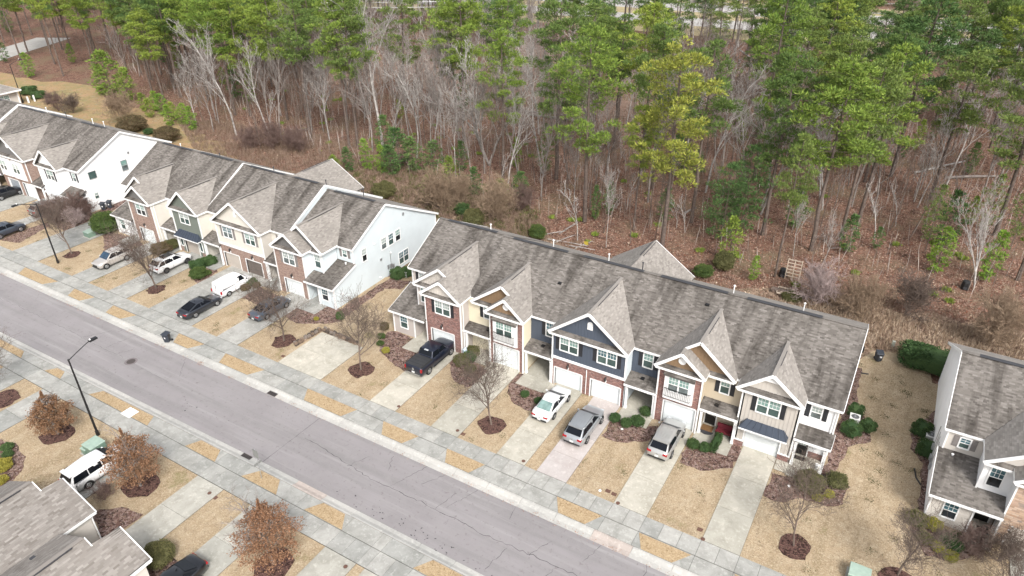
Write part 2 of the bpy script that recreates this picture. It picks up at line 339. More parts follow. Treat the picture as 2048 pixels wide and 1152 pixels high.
# ------------------------------------------------------------------ buildings
def frame(O, U, N):
    O, U, N = Vector(O), Vector(U), Vector(N)
    return lambda u, n, z: O+U*u+N*n+Vector((0, 0, z))
class Row:
    """one terrace: collects walls, roofs and trim and builds windows, doors and porches on it"""
    def __init__(s, label, loc, name='townhouse_row'):
        s.o = thing(name, label, 'townhouses', loc)
        s.trim = MB(); s.n = 0
    def roof(s, poly, mt, skin_mt=None, thick=.16, pitch=.142, piece=.33, label=None):
        P = [Vector(p) for p in poly]
        n = Vector((0, 0, 0))
        for i in range(len(P)): n += (P[i]-P[0]).cross(P[(i+1) % len(P)]-P[0])
        n.normalize()
        if n.z < 0: n = -n; P = P[::-1]
        d = MB().slab(P, Vector((0, 0, -thick)))
        r = part('roof', d, M_under, s.o, label=label)
        sh = courses(MB(), P, pitch, piece, .014, jit=.18, bond=.37)
        part('shingle', sh, mt, r, stuff=True)
        return r
    def bar(s, a, b, w=.05, h=.2): s.trim.beam(a, b, w, h)
    def skin(s, poly, style, parent):
        """finish of one wall polygon (3d, counter-clockwise from outside)"""
        P = [Vector(p) for p in poly]
        n = Vector((0, 0, 0))
        for i in range(len(P)): n += (P[i]-P[0]).cross(P[(i+1) % len(P)]-P[0])
        n.normalize(); mb = MB()
        if style in ('brick', 'tanbrick'):
            courses(mb, P, .078, .22, .009, gap=.015, butt=False)
            part('brick', mb, M_brick if style == 'brick' else M_brick_tan, parent, stuff=True)
        elif style == 'stone':
            courses(mb, P, .15, .42, .03, gap=.02, jit=.3, bond=.43)
            part('stone', mb, M_stone, parent, stuff=True)
        elif style.endswith('|'):          # board and batten
            U = Vector((0, 0, 1)).cross(n); U.normalize()
            us = [p.dot(U) for p in P]; u = min(us)+.2
            while u < max(us)-.05:
                zs = []
                for i in range(len(P)):
                    a, b = P[i], P[(i+1) % len(P)]; ua, ub = a.dot(U), b.dot(U)
                    if (ua <= u) != (ub <= u): zs.append(a.lerp(b, (u-ua)/(ub-ua)))
                if len(zs) > 1:
                    zs.sort(key=lambda q: q.z); mb.beam(zs[0]+n*.012, zs[-1]+n*.012, .055, .03, up=n)
                u += .305
            if mb.v: part('batten', mb, PAINT[style[:-1]], parent, stuff=True)
        else:
            courses(mb, P, .18, None, .02)
            part('siding_board', mb, PAINT[style], parent, stuff=True)
    def base_mat(s, style):
        return {'brick': M_mortar, 'tanbrick': M_mortar_t, 'stone': M_mortar_t}.get(style) or PAINT[style.rstrip('|')]
    def wall(s, poly, style, thick=.18, label=None):
        P = [Vector(p) for p in poly]
        n = Vector((0, 0, 0))
        for i in range(len(P)): n += (P[i]-P[0]).cross(P[(i+1) % len(P)]-P[0])
        n.normalize()
        w = part('wall', MB().slab(P, -n*thick), s.base_mat(style), s.o, label=label)
        s.skin(P, style, w); return w
    def front(s, x0, x1, y, z0, z1, style): return s.wall([(x0, y, z0), (x1, y, z0), (x1, y, z1), (x0, y, z1)], style)
    def right(s, x, y0, y1, z0, z1, style): return s.wall([(x, y0, z0), (x, y1, z0), (x, y1, z1), (x, y0, z1)], style)
    def left(s, x, y0, y1, z0, z1, style): return s.wall([(x, y1, z0), (x, y0, z0), (x, y0, z1), (x, y1, z1)], style)
    def corner(s, x, y, z0, z1, w=.11):
        s.trim.box(x-w/2, x+w/2, y-w/2, y+w/2, z0, z1)
    def window(s, O, U, N, w, h, lights=2, shut=None, grid=True, head=.16, case=.1, white=None, single=False, onepane=False):
        """O = centre of the sill line; lights = side by side sashes"""
        F = frame(O, U, N); wm = white or M_white; mb = MB()
        a = w/2; c = case
        mb.fbox(F, -a-c, -a, -.02, .07, -c, h+c); mb.fbox(F, a, a+c, -.02, .07, -c, h+c)
        mb.fbox(F, -a, a, -.02, .07, h, h+c+head); mb.fbox(F, -a-.04, a+.04, -.02, .10, -c, 0)
        lw = w/lights
        for i in range(1, lights): mb.fbox(F, -a+i*lw-.06, -a+i*lw+.06, -.02, .06, 0, h)
        if not onepane: mb.fbox(F, -a, a, .004, .055, h/2-.03, h/2+.03)
        wd = part('window', mb, wm, s.o); gh, gl = R.choice(GLH), R.choice(GLL)
        for i in range(lights):
            u0, u1 = -a+i*lw+(.06 if i else 0), -a+(i+1)*lw-(.06 if i < lights-1 else 0)
            if onepane: part('pane', MB().fbox(F, u0, u1, .02, .034, 0, h), M_glass_lo, wd); continue
            part('pane', MB().fbox(F, u0, u1, .018, .028, 0, h/2-.03), gl, wd)
            part('pane', MB().fbox(F, u0, u1, .018, .036, h/2+.03, h), gh, wd)
            if grid:
                g = MB(); nu = 3 if (u1-u0) > .62 else 2
                for k in range(1, nu): x = u0+(u1-u0)*k/nu; g.fbox(F, x-.014, x+.014, .036, .046, h/2+.03, h)
                z = h*.75+.015; g.fbox(F, u0, u1, .0365, .0455, z-.014, z+.014)
                part('glazing_bar', g, wm, wd)
        if shut:
            sm = {'b': M_shut_b, 'g': M_shut_g}[shut]; sw = .36
            for sg in (-1, 1):
                m = MB(); u0 = sg*(a+c+.02) if sg > 0 else -(a+c+.02+sw)
                m.fbox(F, u0, u0+sw, .0, .045, -.06, h+.08)
                for k in (0, 1):
                    zz = -.01+k*(h/2+.02); m.fbox(F, u0+.06, u0+sw-.06, .045, .06, zz+.05, zz+h/2-.03)
                part('shutter', m, sm, wd)
        return wd
    def garage(s, x0, x1, y, h, door=M_door_w, trimw=.12, bays=4):
        F = frame((x0, y+.16, 0), (1, 0, 0), (0, -1, 0)); w = x1-x0
        s.trim.box(x0-trimw, x0, y-.03, y+.14, 0, h+trimw*.6); s.trim.box(x1, x1+trimw, y-.03, y+.14, 0, h+trimw*.6)
        s.trim.box(x0, x1, y-.03, y+.14, h, h+trimw)
        g = None; ph = (h-.1)/4
        mb = MB().fbox(F, 0, w, -.06, -.01, .08, h); g = part('garage_door', mb, door, s.o)
        for i in range(4):
            p = MB(); z0 = .1+i*ph; p.fbox(F, .01, w-.01, -.01, .012, z0+.006, z0+ph-.008)
            for k in range(bays):
                u = w*(k+.5)/bays; p.fbox(F, u-w/bays*.38, u+w/bays*.38, .012, .024, z0+.10, z0+ph-.10)
            part('door_panel', p, door, g)
        return g
    def lantern(s, x, y, z):
        m = MB(); m.box(x-.05, x+.05, y-.02, y, z, z+.3); m.beam((x, y, z+.25), (x, y-.18, z+.3), .03, .03)
        m.tube([(x, y-.18, z-.12), (x, y-.18, z+.14), (x, y-.18, z+.26)], [.07, .11, .02], 6)
        part('wall_lantern', m, M_black, s.o)
        k = MB(); k.tube([(x, y-.01, z-.34), (x, y-.01, z-.12)], [.06, .12], 4); part('keystone', k, M_white, s.o)
    def gable(s, x0, x1, xa, ze, za, yf, ybk, style, main, pent=.75, oh=.28, vent=None, shm=None, lefty=None, righty=None, pentx=None, rakes=(1, 1), yrl=None, yrr=None, yw=None):
        """street-facing gable: eaves at x0,x1 (height ze), ridge at xa (height za) running back into the main slope.
        main = (Ye, ze, slope) of the main roof; gable wall stands `pent` behind the front edge with a shingled skirt below"""
        shm = shm or M_sh_gable
        Yb = lambda z: main[0]+(z-main[1])/main[2]
        y_l = lefty if lefty is not None else max(Yb(ze), main[0]); y_r = righty if righty is not None else max(Yb(ze), main[0])
        yb = Yb(za); coplanar = yrl is not None or yrr is not None
        yl, yr = (yb if yrl is None else yrl), (yb if yrr is None else yrr)
        s.roof([(x0, yf, ze), (xa, yf, za), (xa, yl, za), (x0, y_l, ze)], shm)
        s.roof([(x1, yf, ze), (x1, y_r, ze), (xa, yr, za), (xa, yf, za)], shm)
        yb = min(yl, yr)
        # ridge cap
        rc = MB(); rc.beam((xa, yf+.02, za+.02), (xa, yb, za+.02), .28, .05); part('ridge_cap', rc, shm, s.o)
        if yb-yf > 3.4:
            rv = MB()
            for sg in (-1, 1): rv.beam((xa+sg*.17, yf+1.6, za-.02), (xa+sg*.17, yb-1.4, za-.02), .05, .05)
            part('ridge_vent', rv, M_dark, s.o)
        up = Vector((0, 0, 1))
        if rakes[0]: s.bar((x0-.02, yf-.03, ze-.10), (xa, yf-.03, za-.07), .06, .26)
        if rakes[1]: s.bar((x1+.02, yf-.03, ze-.10), (xa, yf-.03, za-.07), .06, .26)
        if rakes[0] and rakes[1]: s.trim.box(xa-.07, xa+.07, yf-.062, yf-.002, za-.3, za-.02)
        # side eave boards
        s.bar((x0, yf, ze-.1), (x0, y_l, ze-.1), .05, .2); s.bar((x1, yf, ze-.1), (x1, y_r, ze-.1), .05, .2)
        # gable wall
        sl = (za-ze)/(xa-x0); sr = (za-ze)/(x1-xa); pent *= .62; yw = yf+pent; d = .16
        zb = ze-.06+d; ins = .1
        a0 = x0+oh+(zb-ze)/sl if False else x0+(zb-ze+ins)/sl; a1 = x1-(zb-ze+ins)/sr
        s.wall([(a0-.12, yw, zb-.1), (a1+.12, yw, zb-.1), (xa, yw, za-ins-.02)], style, .1)
        px0, px1 = (x0+.1, x1-.1) if pentx is None else pentx
        s.roof([(px0, yf+.04, ze-.12), (px1, yf+.04, ze-.12), (min(px1-.05, a1+.1), yw, zb), (max(px0+.05, a0-.1), yw, zb)], M_sh_main, .08)
        s.bar((px0-.02, yf, ze-.2), (px1+.02, yf, ze-.2), .1, .16)
        if vent:
            zc = (zb+za)/2-.12; m = MB()
            if vent == 'round':
                pts = [(xa+.33*math.cos(2*math.pi*i/20), zc+.33*math.sin(2*math.pi*i/20)) for i in range(20)]
            elif vent == 'arch':
                zc += .05; pts = [(xa-.26, zc-.42), (xa+.26, zc-.42)]+[(xa+.26*math.cos(math.pi*i/8), zc+.1+.3*math.sin(math.pi*i/8)) for i in range(9)]
            else: pts = [(xa-.2, zc-.38), (xa+.2, zc-.38), (xa+.2, zc+.38), (xa-.2, zc+.38)]
            m.slab([(x, yw-.02, z) for x, z in pts], Vector((0, -.06, 0)))
            v = part('gable_vent', m, M_white, s.o)
            l = MB()
            for k in range(5): z = zc-.2+k*.1; l.box(xa-.2, xa+.2, yw-.095, yw-.081, z-.02, z+.02)
            part('louvre', l, M_white, v)
    def porch(s, x0, x1, yf, yb, z0=2.72, slope=.36, oh=.25, post=True, skin=None):
        """lean-to porch roof from the recessed wall at yb down to the post line yf"""
        ye = yf-oh; ztop = z0+slope*(yb-ye)
        s.roof([(x0, ye, z0), (x1, ye, z0), (x1, yb, ztop), (x0, yb, ztop)], M_sh_main, .12)
        s.bar((x0, ye-.03, z0-.1), (x1, ye-.03, z0-.1), .06, .2)
        sf = MB(); sf.box(x0+.02, x1-.02, ye+.05, yb, z0-.24, z0-.2); part('porch_ceiling', sf, M_white, s.o)
        return ztop
    def post(s, x, y, z=2.55, w=.2):
        m = MB().box(x-w/2, x+w/2, y-w/2, y+w/2, 0.12, z); m.box(x-w/2-.03, x+w/2+.03, y-w/2-.03, y+w/2+.03, .12, .34)
        m.box(x-w/2-.03, x+w/2+.03, y-w/2-.03, y+w/2+.03, z-.16, z); part('porch_column', m, M_white, s.o)
    def door(s, x, y, z=.16, w=.92, h=2.05, mt=None, lite=True, sill=True):
        F = frame((x, y, z), (1, 0, 0), (0, -1, 0)); a = w/2; m = MB()
        m.fbox(F, -a-.11, -a, 0, .05, 0, h+.1); m.fbox(F, a, a+.11, 0, .05, 0, h+.1); m.fbox(F, -a, a, 0, .05, h, h+.1)
        fr = part('door_frame', m, M_white, s.o)
        d = part('door', MB().fbox(F, -a, a, 0, .03, 0, h), mt or M_black, s.o)
        if lite:
            p = MB().fbox(F, -a+.17, a-.17, .03, .036, h*.52, h-.2); part('pane', p, M_glass_hi, d)
            g = MB()
            for k in range(4): u = -a+.17+(w-.34)*k/3; g.fbox(F, u-.018, u+.018, .036, .05, h*.52, h-.2)
            for k in range(3): zz = h*.52+(h*.48-.2)*k/2; g.fbox(F, -a+.15, a-.15, .0365, .0495, zz-.018, zz+.018)
            part('glazing_bar', g, M_white, d)
        part('door_handle', MB().blob((F(a-.09, .07, 1.0)), .04, 6, 4), M_steel, d)
    def awning(s, x0, x1, y, z0, z1, dep=.75, ins=.45, mt=None, bars=7):
        P = [(x0, y-dep, z0), (x1, y-dep, z0), (x1-ins, y-.02, z1), (x0+ins, y-.02, z1)]
        m = MB(); m.add(P+[(x0, y-.02, z0), (x1, y-.02, z0)], [(0, 1, 2, 3), (1, 5, 2), (4, 0, 3), (0, 4, 5, 1), (4, 3, 2, 5)])
        mt = mt or MATS['awning_metal']; a = part('awning', m, mt, s.o)
        g = MB()
        for k in range(bars+1):
            t = k/bars; g.beam((x0+(x1-x0)*t, y-dep, z0+.02), (x0+ins+(x1-x0-2*ins)*t, y-.03, z1+.02), .035, .05)
        part('standing_seam', g, mt, a)
        s.trim.box(x0-.03, x1+.03, y-dep-.03, y-dep+.05, z0-.14, z0-.005)
        s.trim.box(x0, x0+.1, y-dep+.05, y, z0-.14, z0-.02); s.trim.box(x1-.1, x1, y-dep+.05, y, z0-.14, z0-.02)
    def baybox(s, x0, x1, y, z0, z1, rail=True):
        """white projecting window box with a shingled lid and a mock balcony"""
        d = .42
        m = MB().box(x0, x1, y-d, y, z0+.25, z1)
        m.add([(x0, y, z0), (x1, y, z0), (x1, y-d, z0+.25), (x0, y-d, z0+.25)], [(0, 1, 2, 3), (0, 3, 3, 0)][:1])
        m.add([(x0, y, z0), (x0, y-d, z0+.25), (x0, y, z0+.25)], [(0, 1, 2)]); m.add([(x1, y, z0), (x1, y, z0+.25), (x1, y-d, z0+.25)], [(0, 1, 2)])
        b = part('bay_box', m, M_white, s.o)
        xc = (x0+x1)/2
        s.window((xc, y-d, z0+1.2), (1, 0, 0), (0, -1, 0), (x1-x0)*.68, 1.42, 2, head=0, case=.07)
        if rail:
            g = MB(); r0, r1 = x0+.14, x1-.14; yy = y-d-.14
            g.beam((r0, yy, z0+1.42), (r1, yy, z0+1.42), .035, .035); g.beam((r0, yy, z0+.62), (r1, yy, z0+.62), .03, .03)
            for xx in (r0, r1): g.beam((xx, yy, z0+1.42), (xx, y-d, z0+1.42), .03, .03); g.beam((xx, yy, z0+.62), (xx, y-d, z0+.62), .03, .03)
            rl = part('balcony_railing', g, M_black, s.o)
            nb = 15
            for k in range(nb+1):
                xx = r0+(r1-r0)*k/nb; part('baluster', MB().beam((xx, yy, z0+.62), (xx, yy, z0+1.42), .018, .018), M_black, rl)
    def pipe(s, x, y, z, h=.5, cap=True):
        m = MB().cyl(x, y, z-.1, z+h, .05, 8)
        if cap: m.tube([(x, y, z+h-.02), (x, y, z+h+.04), (x, y, z+h+.1)], [.1, .11, .03], 8)
        part('roof_vent_pipe', m, M_white if R.random() < .6 else M_dark, s.o)
    def finish(s):
        part('trim_board', s.trim, M_white, s.o)
mat('awning_metal', (.05, .062, .085), .35, .06, 2, metal=.2)
M_awn_pale = mat('pale_awning_metal', (.60, .65, .68), .4, .06, 2)
# ------------------------------------------------------------------ the terraces
def main_roof(r, x0, x1, E, Rg, Bk, mt=None, ends=(1, 1), cuts=None):
    """front and rear slope of one roof section; E, Rg, Bk = (y, z) of front eave, ridge, rear eave"""
    mt = mt or M_sh_main
    fr = cuts or [(x0, E[0], E[1]), (x1, E[0], E[1])]
    r.roof(fr+[(x1, Rg[0], Rg[1]), (x0, Rg[0], Rg[1])], mt)
    r.roof([(x1, Bk[0], Bk[1]), (x0, Bk[0], Bk[1]), (x0, Rg[0], Rg[1]), (x1, Rg[0], Rg[1])], M_sh_gable)
    c = MB().beam((x0, Rg[0], Rg[1]+.03), (x1, Rg[0], Rg[1]+.03), .3, .05); part('ridge_cap', c, mt, r.o)
    x = x0+1.2
    while x+3 < x1:
        L = min(6.2, x1-x-1)
        part('ridge_vent', MB().box(x, x+L, Rg[0]-.2, Rg[0]+.2, Rg[1]+.035, Rg[1]+.075), M_dark, r.o); x += L+1.7
    r.bar((x0, Bk[0], Bk[1]-.1), (x1, Bk[0], Bk[1]-.1), .06, .2)
    for i in range(len(fr)-1):
        if abs(fr[i][1]-fr[i+1][1]) < .01: r.bar(Vector(fr[i])-Vector((0, 0, .1)), Vector(fr[i+1])-Vector((0, 0, .1)), .07, .2)
    for k, x in ((0, x0), (1, x1)):
        if ends[k]:
            s = 1 if k else -1; e = fr[-1] if k else fr[0]
            r.bar((x+s*.03, e[1], e[2]-.1), (x+s*.03, Rg[0], Rg[1]-.08), .05, .24)
            r.bar((x+s*.03, Rg[0], Rg[1]-.08), (x+s*.03, Bk[0], Bk[1]-.1), .05, .24)
def end_unit(r, X, sg, st, dy=0, garage=None, shut='b', bayw=4.25, off=4.35, door=None, shut2=True, porch_wall=None, mainE=(50.75, 6.15, .533), bayext=4.25, hi=0):
    """corner house: X = outer wall, sg = +1 bay lies to the right. st = dict(lean, mid, rec, bay, gab, gab2)"""
    x = lambda k: X+sg*k
    def fr(a, b, y, z0, z1, style): a, b = sorted((x(a), x(b))); r.front(a, b, y+dy, z0, z1, style)
    def side(k, y0, y1, z0, z1, style, out):   # out=-1 faces away from the bay side
        (r.right if (sg*out) > 0 else r.left)(x(k), y0+dy, y1+dy, z0, z1, style)
    lw = off-1.65
    yF = 47.4
    fr(0, lw, yF, 0, 2.85, st['lean'])
    fr(lw, off, yF+1.7, 0, 3.1, porch_wall or st['lean']); side(lw, yF, yF+1.7, 0, 2.85, st['lean'], 1)
    fr(lw-.25, off, 48.7, 3.1, 6.1, st['mid']) if False else fr(2.45, off, 48.7, 3.0, 6.1, st['mid'])
    side(2.45, 48.7, 51.0, 3.0, 6.1, st['mid'], -1)
    fr(0, 2.45, 51.05, 3.6, 6.1, st['rec'])
    # bay
    b0, b1 = sorted((x(off), x(off+bayw))); yb = yF+dy; g0, g1 = garage
    side(off, yF, 48.7, 0, 6.1, st['mid'], -1); side(off+bayw, yF, 51.5, 0, 6.1, st['side'], 1)
    r.front(b0, g0, yb, 0, 2.1, st['bay']); r.front(g1, b1, yb, 0, 2.1, st['bay']); r.front(b0, b1, yb, 2.1, 6.05, st['bay'])
    r.garage(g0, g1, yb, 2.08, door or M_door_w); r.lantern((g0+g1)/2, yb, 2.72)
    bc = (b0+b1)/2
    r.window((bc, yb, 4.2), (1, 0, 0), (0, -1, 0), 1.7, 1.4, 2, shut)
    r.window((x(1.25+.1), yF+dy, .95), (1, 0, 0), (0, -1, 0), .85, 1.35, 1)
    r.window((x(2.45+(off-2.45)/2-.1), 48.7+dy, 4.0), (1, 0, 0), (0, -1, 0), .8, 1.6, 1)
    r.window((x(1.2), 51.05+dy, 4.75), (1, 0, 0), (0, -1, 0), .6, .85, 1, shut)
    r.door(x(off-.75), yF+1.7+dy, w=.9, lite=False)
    # lean-to roof wraps the middle bay
    ye, s = 46.95+dy, .33; zz = lambda y: 2.88+s*(y-ye)
    pts = [(x(-.28), ye), (x(off), ye), (x(off), 48.7+dy), (x(2.45), 48.7+dy), (x(2.45), 51.05+dy), (x(-.28), 51.05+dy)]
    r.roof([(a, b, zz(b)) for a, b in pts], M_sh_main, .14)
    r.bar((x(-.3), ye-.03, 2.78), (x(off), ye-.03, 2.78), .06, .2)
    r.bar((x(-.3), ye, 2.76), (x(-.3), 51.05+dy, zz(51.05+dy)-.1), .05, .22)
    # gables
    ze = 6.2; small = sorted((x(off-.35), x(off+bayw+.2))); xs = (small[0]+small[1])/2
    sl = .745; zs = ze+sl*(small[1]-small[0])/2
    M = (mainE[0]+dy, mainE[1], mainE[2])
    if sg > 0:
        xl = x(5.55); zl = zs+sl*(xs-xl); x0l = x(2.2)
        r.gable(x0l, small[1], xl, ze, zl, 48.25+dy, 0, st['gab2'], M, pent=.7, pentx=(x0l+.1, xs), rakes=(1, 0))
        r.bar((xl, 48.22+dy, zl-.07), (xs, 48.22+dy, zs-.04), .06, .24)
        r.gable(small[0], small[1], xs, ze, zs, 47.05+dy, 0, st['gab'], M, pent=.7, yrr=48.25+dy, yrl=48.9+dy, lefty=48.9+dy, righty=48.25+dy, vent=st.get('vent'))
    else:
        xl = x(5.15); zl = zs+sl*(xl-xs); x1l = x(1.9)
        r.gable(small[0], x1l, xl, ze, zl, 48.25+dy, 0, st['gab2'], M, pent=.7, pentx=(xs, x1l-.1), rakes=(0, 1))
        r.bar((xl, 48.22+dy, zl-.07), (xs, 48.22+dy, zs-.04), .06, .24)
        r.gable(small[0], small[1], xs, ze, zs, 47.05+dy, 0, st['gab'], M, pent=.7, yrl=48.25+dy, yrr=48.9+dy, righty=48.9+dy, lefty=48.25+dy, vent=st.get('vent'))
    for k, y, a, b in ((0, yF, 0, 2.8), (lw, yF, 0, 2.8), (off, yF, 0, 6.05), (off+bayw, yF, 0, 6.05), (2.45, 48.7, 3.2, 6.1), (0, 51.05, 4.0, 6.05)):
        r.corner(x(k)-sg*.0, y+dy-.02, a, b)
    d = MB().tube([(x(off+bayw)+sg*.1, 47.7+dy, 6.0), (x(off+bayw)+sg*.12, 47.7+dy, .3)], .045, 6); part('downspout', d, M_white, r.o)
# ---- middle terrace (nearest, six front doors)
B3 = Row('six-unit terrace with red brick, navy and cream fronts nearest the camera, six pointed gables', (-21.3, 57, 0))
r = B3
m2 = (48.95, 6.15, .529); e2, g2, b2 = (48.95, 6.15), (55.85, 9.8), (66.4, 4.35)
main_roof(r, -43.0, -34.25, (50.7, 6.15), (56.85, 9.4), (66.3, 4.45), ends=(1, 0))
main_roof(r, -34.2, .38, e2, g2, b2, ends=(0, 1))
end_unit(r, -42.7, 1, dict(lean='pinkbeige', mid='pinkbeige', rec='pinkbeige', bay='brick', side='pinkbeige', gab='beige|', gab2='beige|'), garage=(-37.75, -35.05))
r.left(-42.7, 51.05, 66, 0, 4.4, 'pinkbeige'); r.wall([(-42.7, 51.05, 0), (-42.7, 47.4, 0), (-42.7, 47.4, 2.8), (-42.7, 51.05, 4.0)], 'pinkbeige'); r.wall([(-42.7, 66, 4.4), (-42.7, 51.05, 4.4), (-42.7, 51.05, 6.1), (-42.7, 56.85, 9.2)], 'pinkbeige')
r.left(-34.2, 50.5, 66, 4, 4.4, 'white'); r.wall([(-34.2, 66.3, 4.3), (-34.2, 48.95, 6), (-34.2, 55.85, 9.6)], 'white')
# unit 2
r.front(-34.1, -30.9, 48.85, 3.0, 6.1, 'cream'); r.front(-34.1, -30.9, 49.3, 0, 3.0, 'cream')
r.front(-30.9, -30.5, 47.75, 0, 2.55, 'brick'); r.front(-27.75, -27.25, 47.75, 0, 2.55, 'brick'); r.front(-30.9, -30.4, 47.75, 2.55, 6.05, 'brick'); r.front(-27.8, -27.25, 47.75, 2.55, 6.05, 'brick'); r.front(-30.4, -27.8, 47.75, 2.55, 2.95, 'brick')
r.garage(-30.5, -27.75, 47.75, 2.5); r.baybox(-30.35, -27.85, 47.75, 2.85, 5.62)
r.roof([(-30.45, 47.2, 5.66), (-27.75, 47.2, 5.66), (-27.85, 48.0, 6.15), (-30.35, 48.0, 6.15)], M_sh_main, .06)
r.right(-27.25, 47.75, 51.5, 0, 6.1, 'cream'); r.left(-30.9, 47.75, 49.3, 0, 6.1, 'cream')
r.window((-31.95, 48.85, 4.35), (1, 0, 0), (0, -1, 0), .62, 1.35, 1, 'b')
r.porch(-34.1, -30.8, 47.95, 48.9, 2.95, .36); r.post(-33.85, 47.95); r.post(-31.05, 47.9)
r.gable(-33.45, -27.0, -29.95, 6.2, 8.75, 48.3, 0, 'brown|', m2, pent=.65, pentx=(-33.35, -29.2), rakes=(1, 0))
r.bar((-29.95, 48.27, 8.68), (-29.1, 48.27, 8.0), .06, .24)
r.gable(-31.3, -27.0, -29.12, 6.2, 8.02, 47.35, 0, 'brown|', m2, pent=.7, yrr=48.3, yrl=48.95, lefty=48.95, righty=48.3, vent='round', pentx=(-31.2, -27.1))
# units 3 and 4 share the navy double gable
r.front(-27.25, -24.15, 49.25, 3.0, 6.1, 'navy|'); r.front(-27.25, -24.15, 51.5, 0, 3.2, 'navy|')
r.window((-25.15, 49.25, 4.3), (1, 0, 0), (0, -1, 0), .8, 1.4, 1, 'b')
r.door(-25.0, 51.5, lite=True); r.porch(-27.25, -24.1, 47.95, 49.25, 2.95, .3); r.post(-27.0, 47.95); r.post(-24.3, 47.9)
for a, b in ((-24.15, -23.86), (-21.12, -20.14), (-17.3, -16.95)): r.front(a, b, 47.85, 0, 2.1, 'brick')
r.front(-24.15, -16.95, 47.85, 2.1, 3.18, 'brick'); r.front(-24.15, -16.95, 47.82, 3.4, 6.05, 'navy|')
r.trim.box(-24.22, -16.88, 47.72, 47.86, 3.18, 3.42)
r.garage(-23.86, -21.12, 47.85, 2.08); r.garage(-20.14, -17.3, 47.85, 2.08); r.lantern(-22.5, 47.85, 2.62); r.lantern(-18.72, 47.85, 2.62)
r.window((-22.48, 47.82, 4.3), (1, 0, 0), (0, -1, 0), 1.72, 1.42, 2, 'b', head=.2); r.window((-18.75, 47.82, 4.3), (1, 0, 0), (0, -1, 0), 1.72, 1.42, 2, 'b', head=.2)
r.right(-16.95, 47.85, 51.5, 0, 6.1, 'paleblue'); r.left(-24.15, 47.85, 51.5, 0, 6.1, 'navy')
r.gable(-24.45, -16.72, -20.58, 6.2, 9.22, 47.45, 0, 'navy|', m2, pent=.85, vent='arch')
part('downspout', MB().tube([(-20.62, 47.8, 2.95), (-20.62, 47.8, .2)], .04, 6), M_white, r.o)
# unit 4 entry, unit 5
r.front(-16.95, -13.95, 49.25, 3.0, 6.1, 'navy|'); r.front(-16.95, -13.95, 51.8, 0, 3.2, 'tan')
r.window((-15.45, 49.25, 4.3), (1, 0, 0), (0, -1, 0), .8, 1.4, 1, 'b'); r.door(-14.9, 51.8)
r.porch(-16.95, -13.9, 47.95, 49.25, 2.95, .3); r.post(-16.7, 47.95); r.post(-14.15, 47.95)
r.front(-13.95, -13.2, 47.85, 0, 2.55, 'brick'); r.front(-10.45, -10.2, 47.85, 0, 2.55, 'brick'); r.front(-13.95, -13.25, 47.85, 2.55, 6.05, 'brick'); r.front(-10.85, -10.2, 47.85, 2.55, 6.05, 'brick'); r.front(-13.25, -10.85, 47.85, 2.55, 2.95, 'brick')
r.garage(-13.2, -10.45, 47.85, 2.5); r.baybox(-13.3, -10.8, 47.85, 2.85, 5.62)
r.roof([(-13.4, 47.3, 5.66), (-10.7, 47.3, 5.66), (-10.8, 48.1, 6.15), (-13.3, 48.1, 6.15)], M_sh_main, .06)
r.left(-13.95, 47.85, 51.8, 0, 6.1, 'navy'); r.right(-10.2, 47.85, 49.5, 0, 6.1, 'tan')
r.gable(-14.3, -7.75, -10.98, 6.2, 9.0, 48.4, 0, 'brown|', m2, pent=.65, pentx=(-12.0, -7.85), rakes=(0, 1))
r.bar((-10.98, 48.37, 8.93), (-12.12, 48.37, 8.0), .06, .24)
r.gable(-14.3, -9.95, -12.12, 6.2, 8.02, 47.45, 0, 'brown|', m2, pent=.7, yrl=48.4, yrr=49.05, righty=49.05, lefty=48.4, vent='round')
r.front(-10.2, -7.0, 49.0, 3.0, 6.15, 'tan'); r.front(-10.2, -7.0, 49.6, 0, 3.1, 'tan')
r.window((-8.6, 49.0, 4.35), (1, 0, 0), (0, -1, 0), .68, 1.4, 1, 'b'); r.door(-9.45, 49.6)
r.porch(-10.2, -6.95, 48.05, 49.0, 2.95, .4); r.post(-9.95, 48.05); r.post(-7.1, 48.15)
# unit 6
r.left(-7.0, 48.2, 49.6, 0, 6.1, 'greige'); r.right(-2.5, 48.2, 49.7, 0, 6.1, 'white')
for a, b in ((-7.0, -6.22), (-3.42, -2.5)):
    r.front(a, b, 48.16, .12, .75, 'brick'); r.front(a, b, 48.2, .75, 2.1, 'greige|'); r.trim.box(a, b, 48.08, 48.2, .75, .84)
r.front(-7.0, -2.5, 48.2, 2.1, 6.1, 'greige|'); r.garage(-6.22, -3.42, 48.2, 2.08); r.awning(-6.72, -2.9, 48.2, 2.66, 3.2)
r.window((-4.88, 48.2, 4.25), (1, 0, 0), (0, -1, 0), 1.7, 1.4, 2, 'b', head=.2)
r.gable(-7.5, -2.3, -4.95, 6.25, 8.35, 47.8, 0, 'beige|', m2, pent=.8)
r.trim.prism([(-4.95-.75, 0), (-4.95+.75, 0), (-4.95, .5)], 0, 0.0001) if False else None
ga = MB(); ga.slab([(-5.8, 48.0, 7.48), (-4.1, 48.0, 7.48), (-4.95, 48.0, 8.15)], Vector((0, .06, 0))); part('gable_fret', ga, M_white, r.o)
r.front(-2.5, .1, 49.4, 2.9, 6.1, 'white'); r.front(-2.5, .1, 49.75, .75, 3.0, 'white'); r.front(-2.5, .1, 49.72, .12, .75, 'brick')
r.window((-1.45, 49.4, 4.45), (1, 0, 0), (0, -1, 0), .72, 1.1, 1, 'b'); r.door(-1.85, 49.7)
r.porch(-2.5, .3, 48.25, 49.4, 2.95, .4); r.post(-2.25, 48.2); r.post(-.05, 48.2)
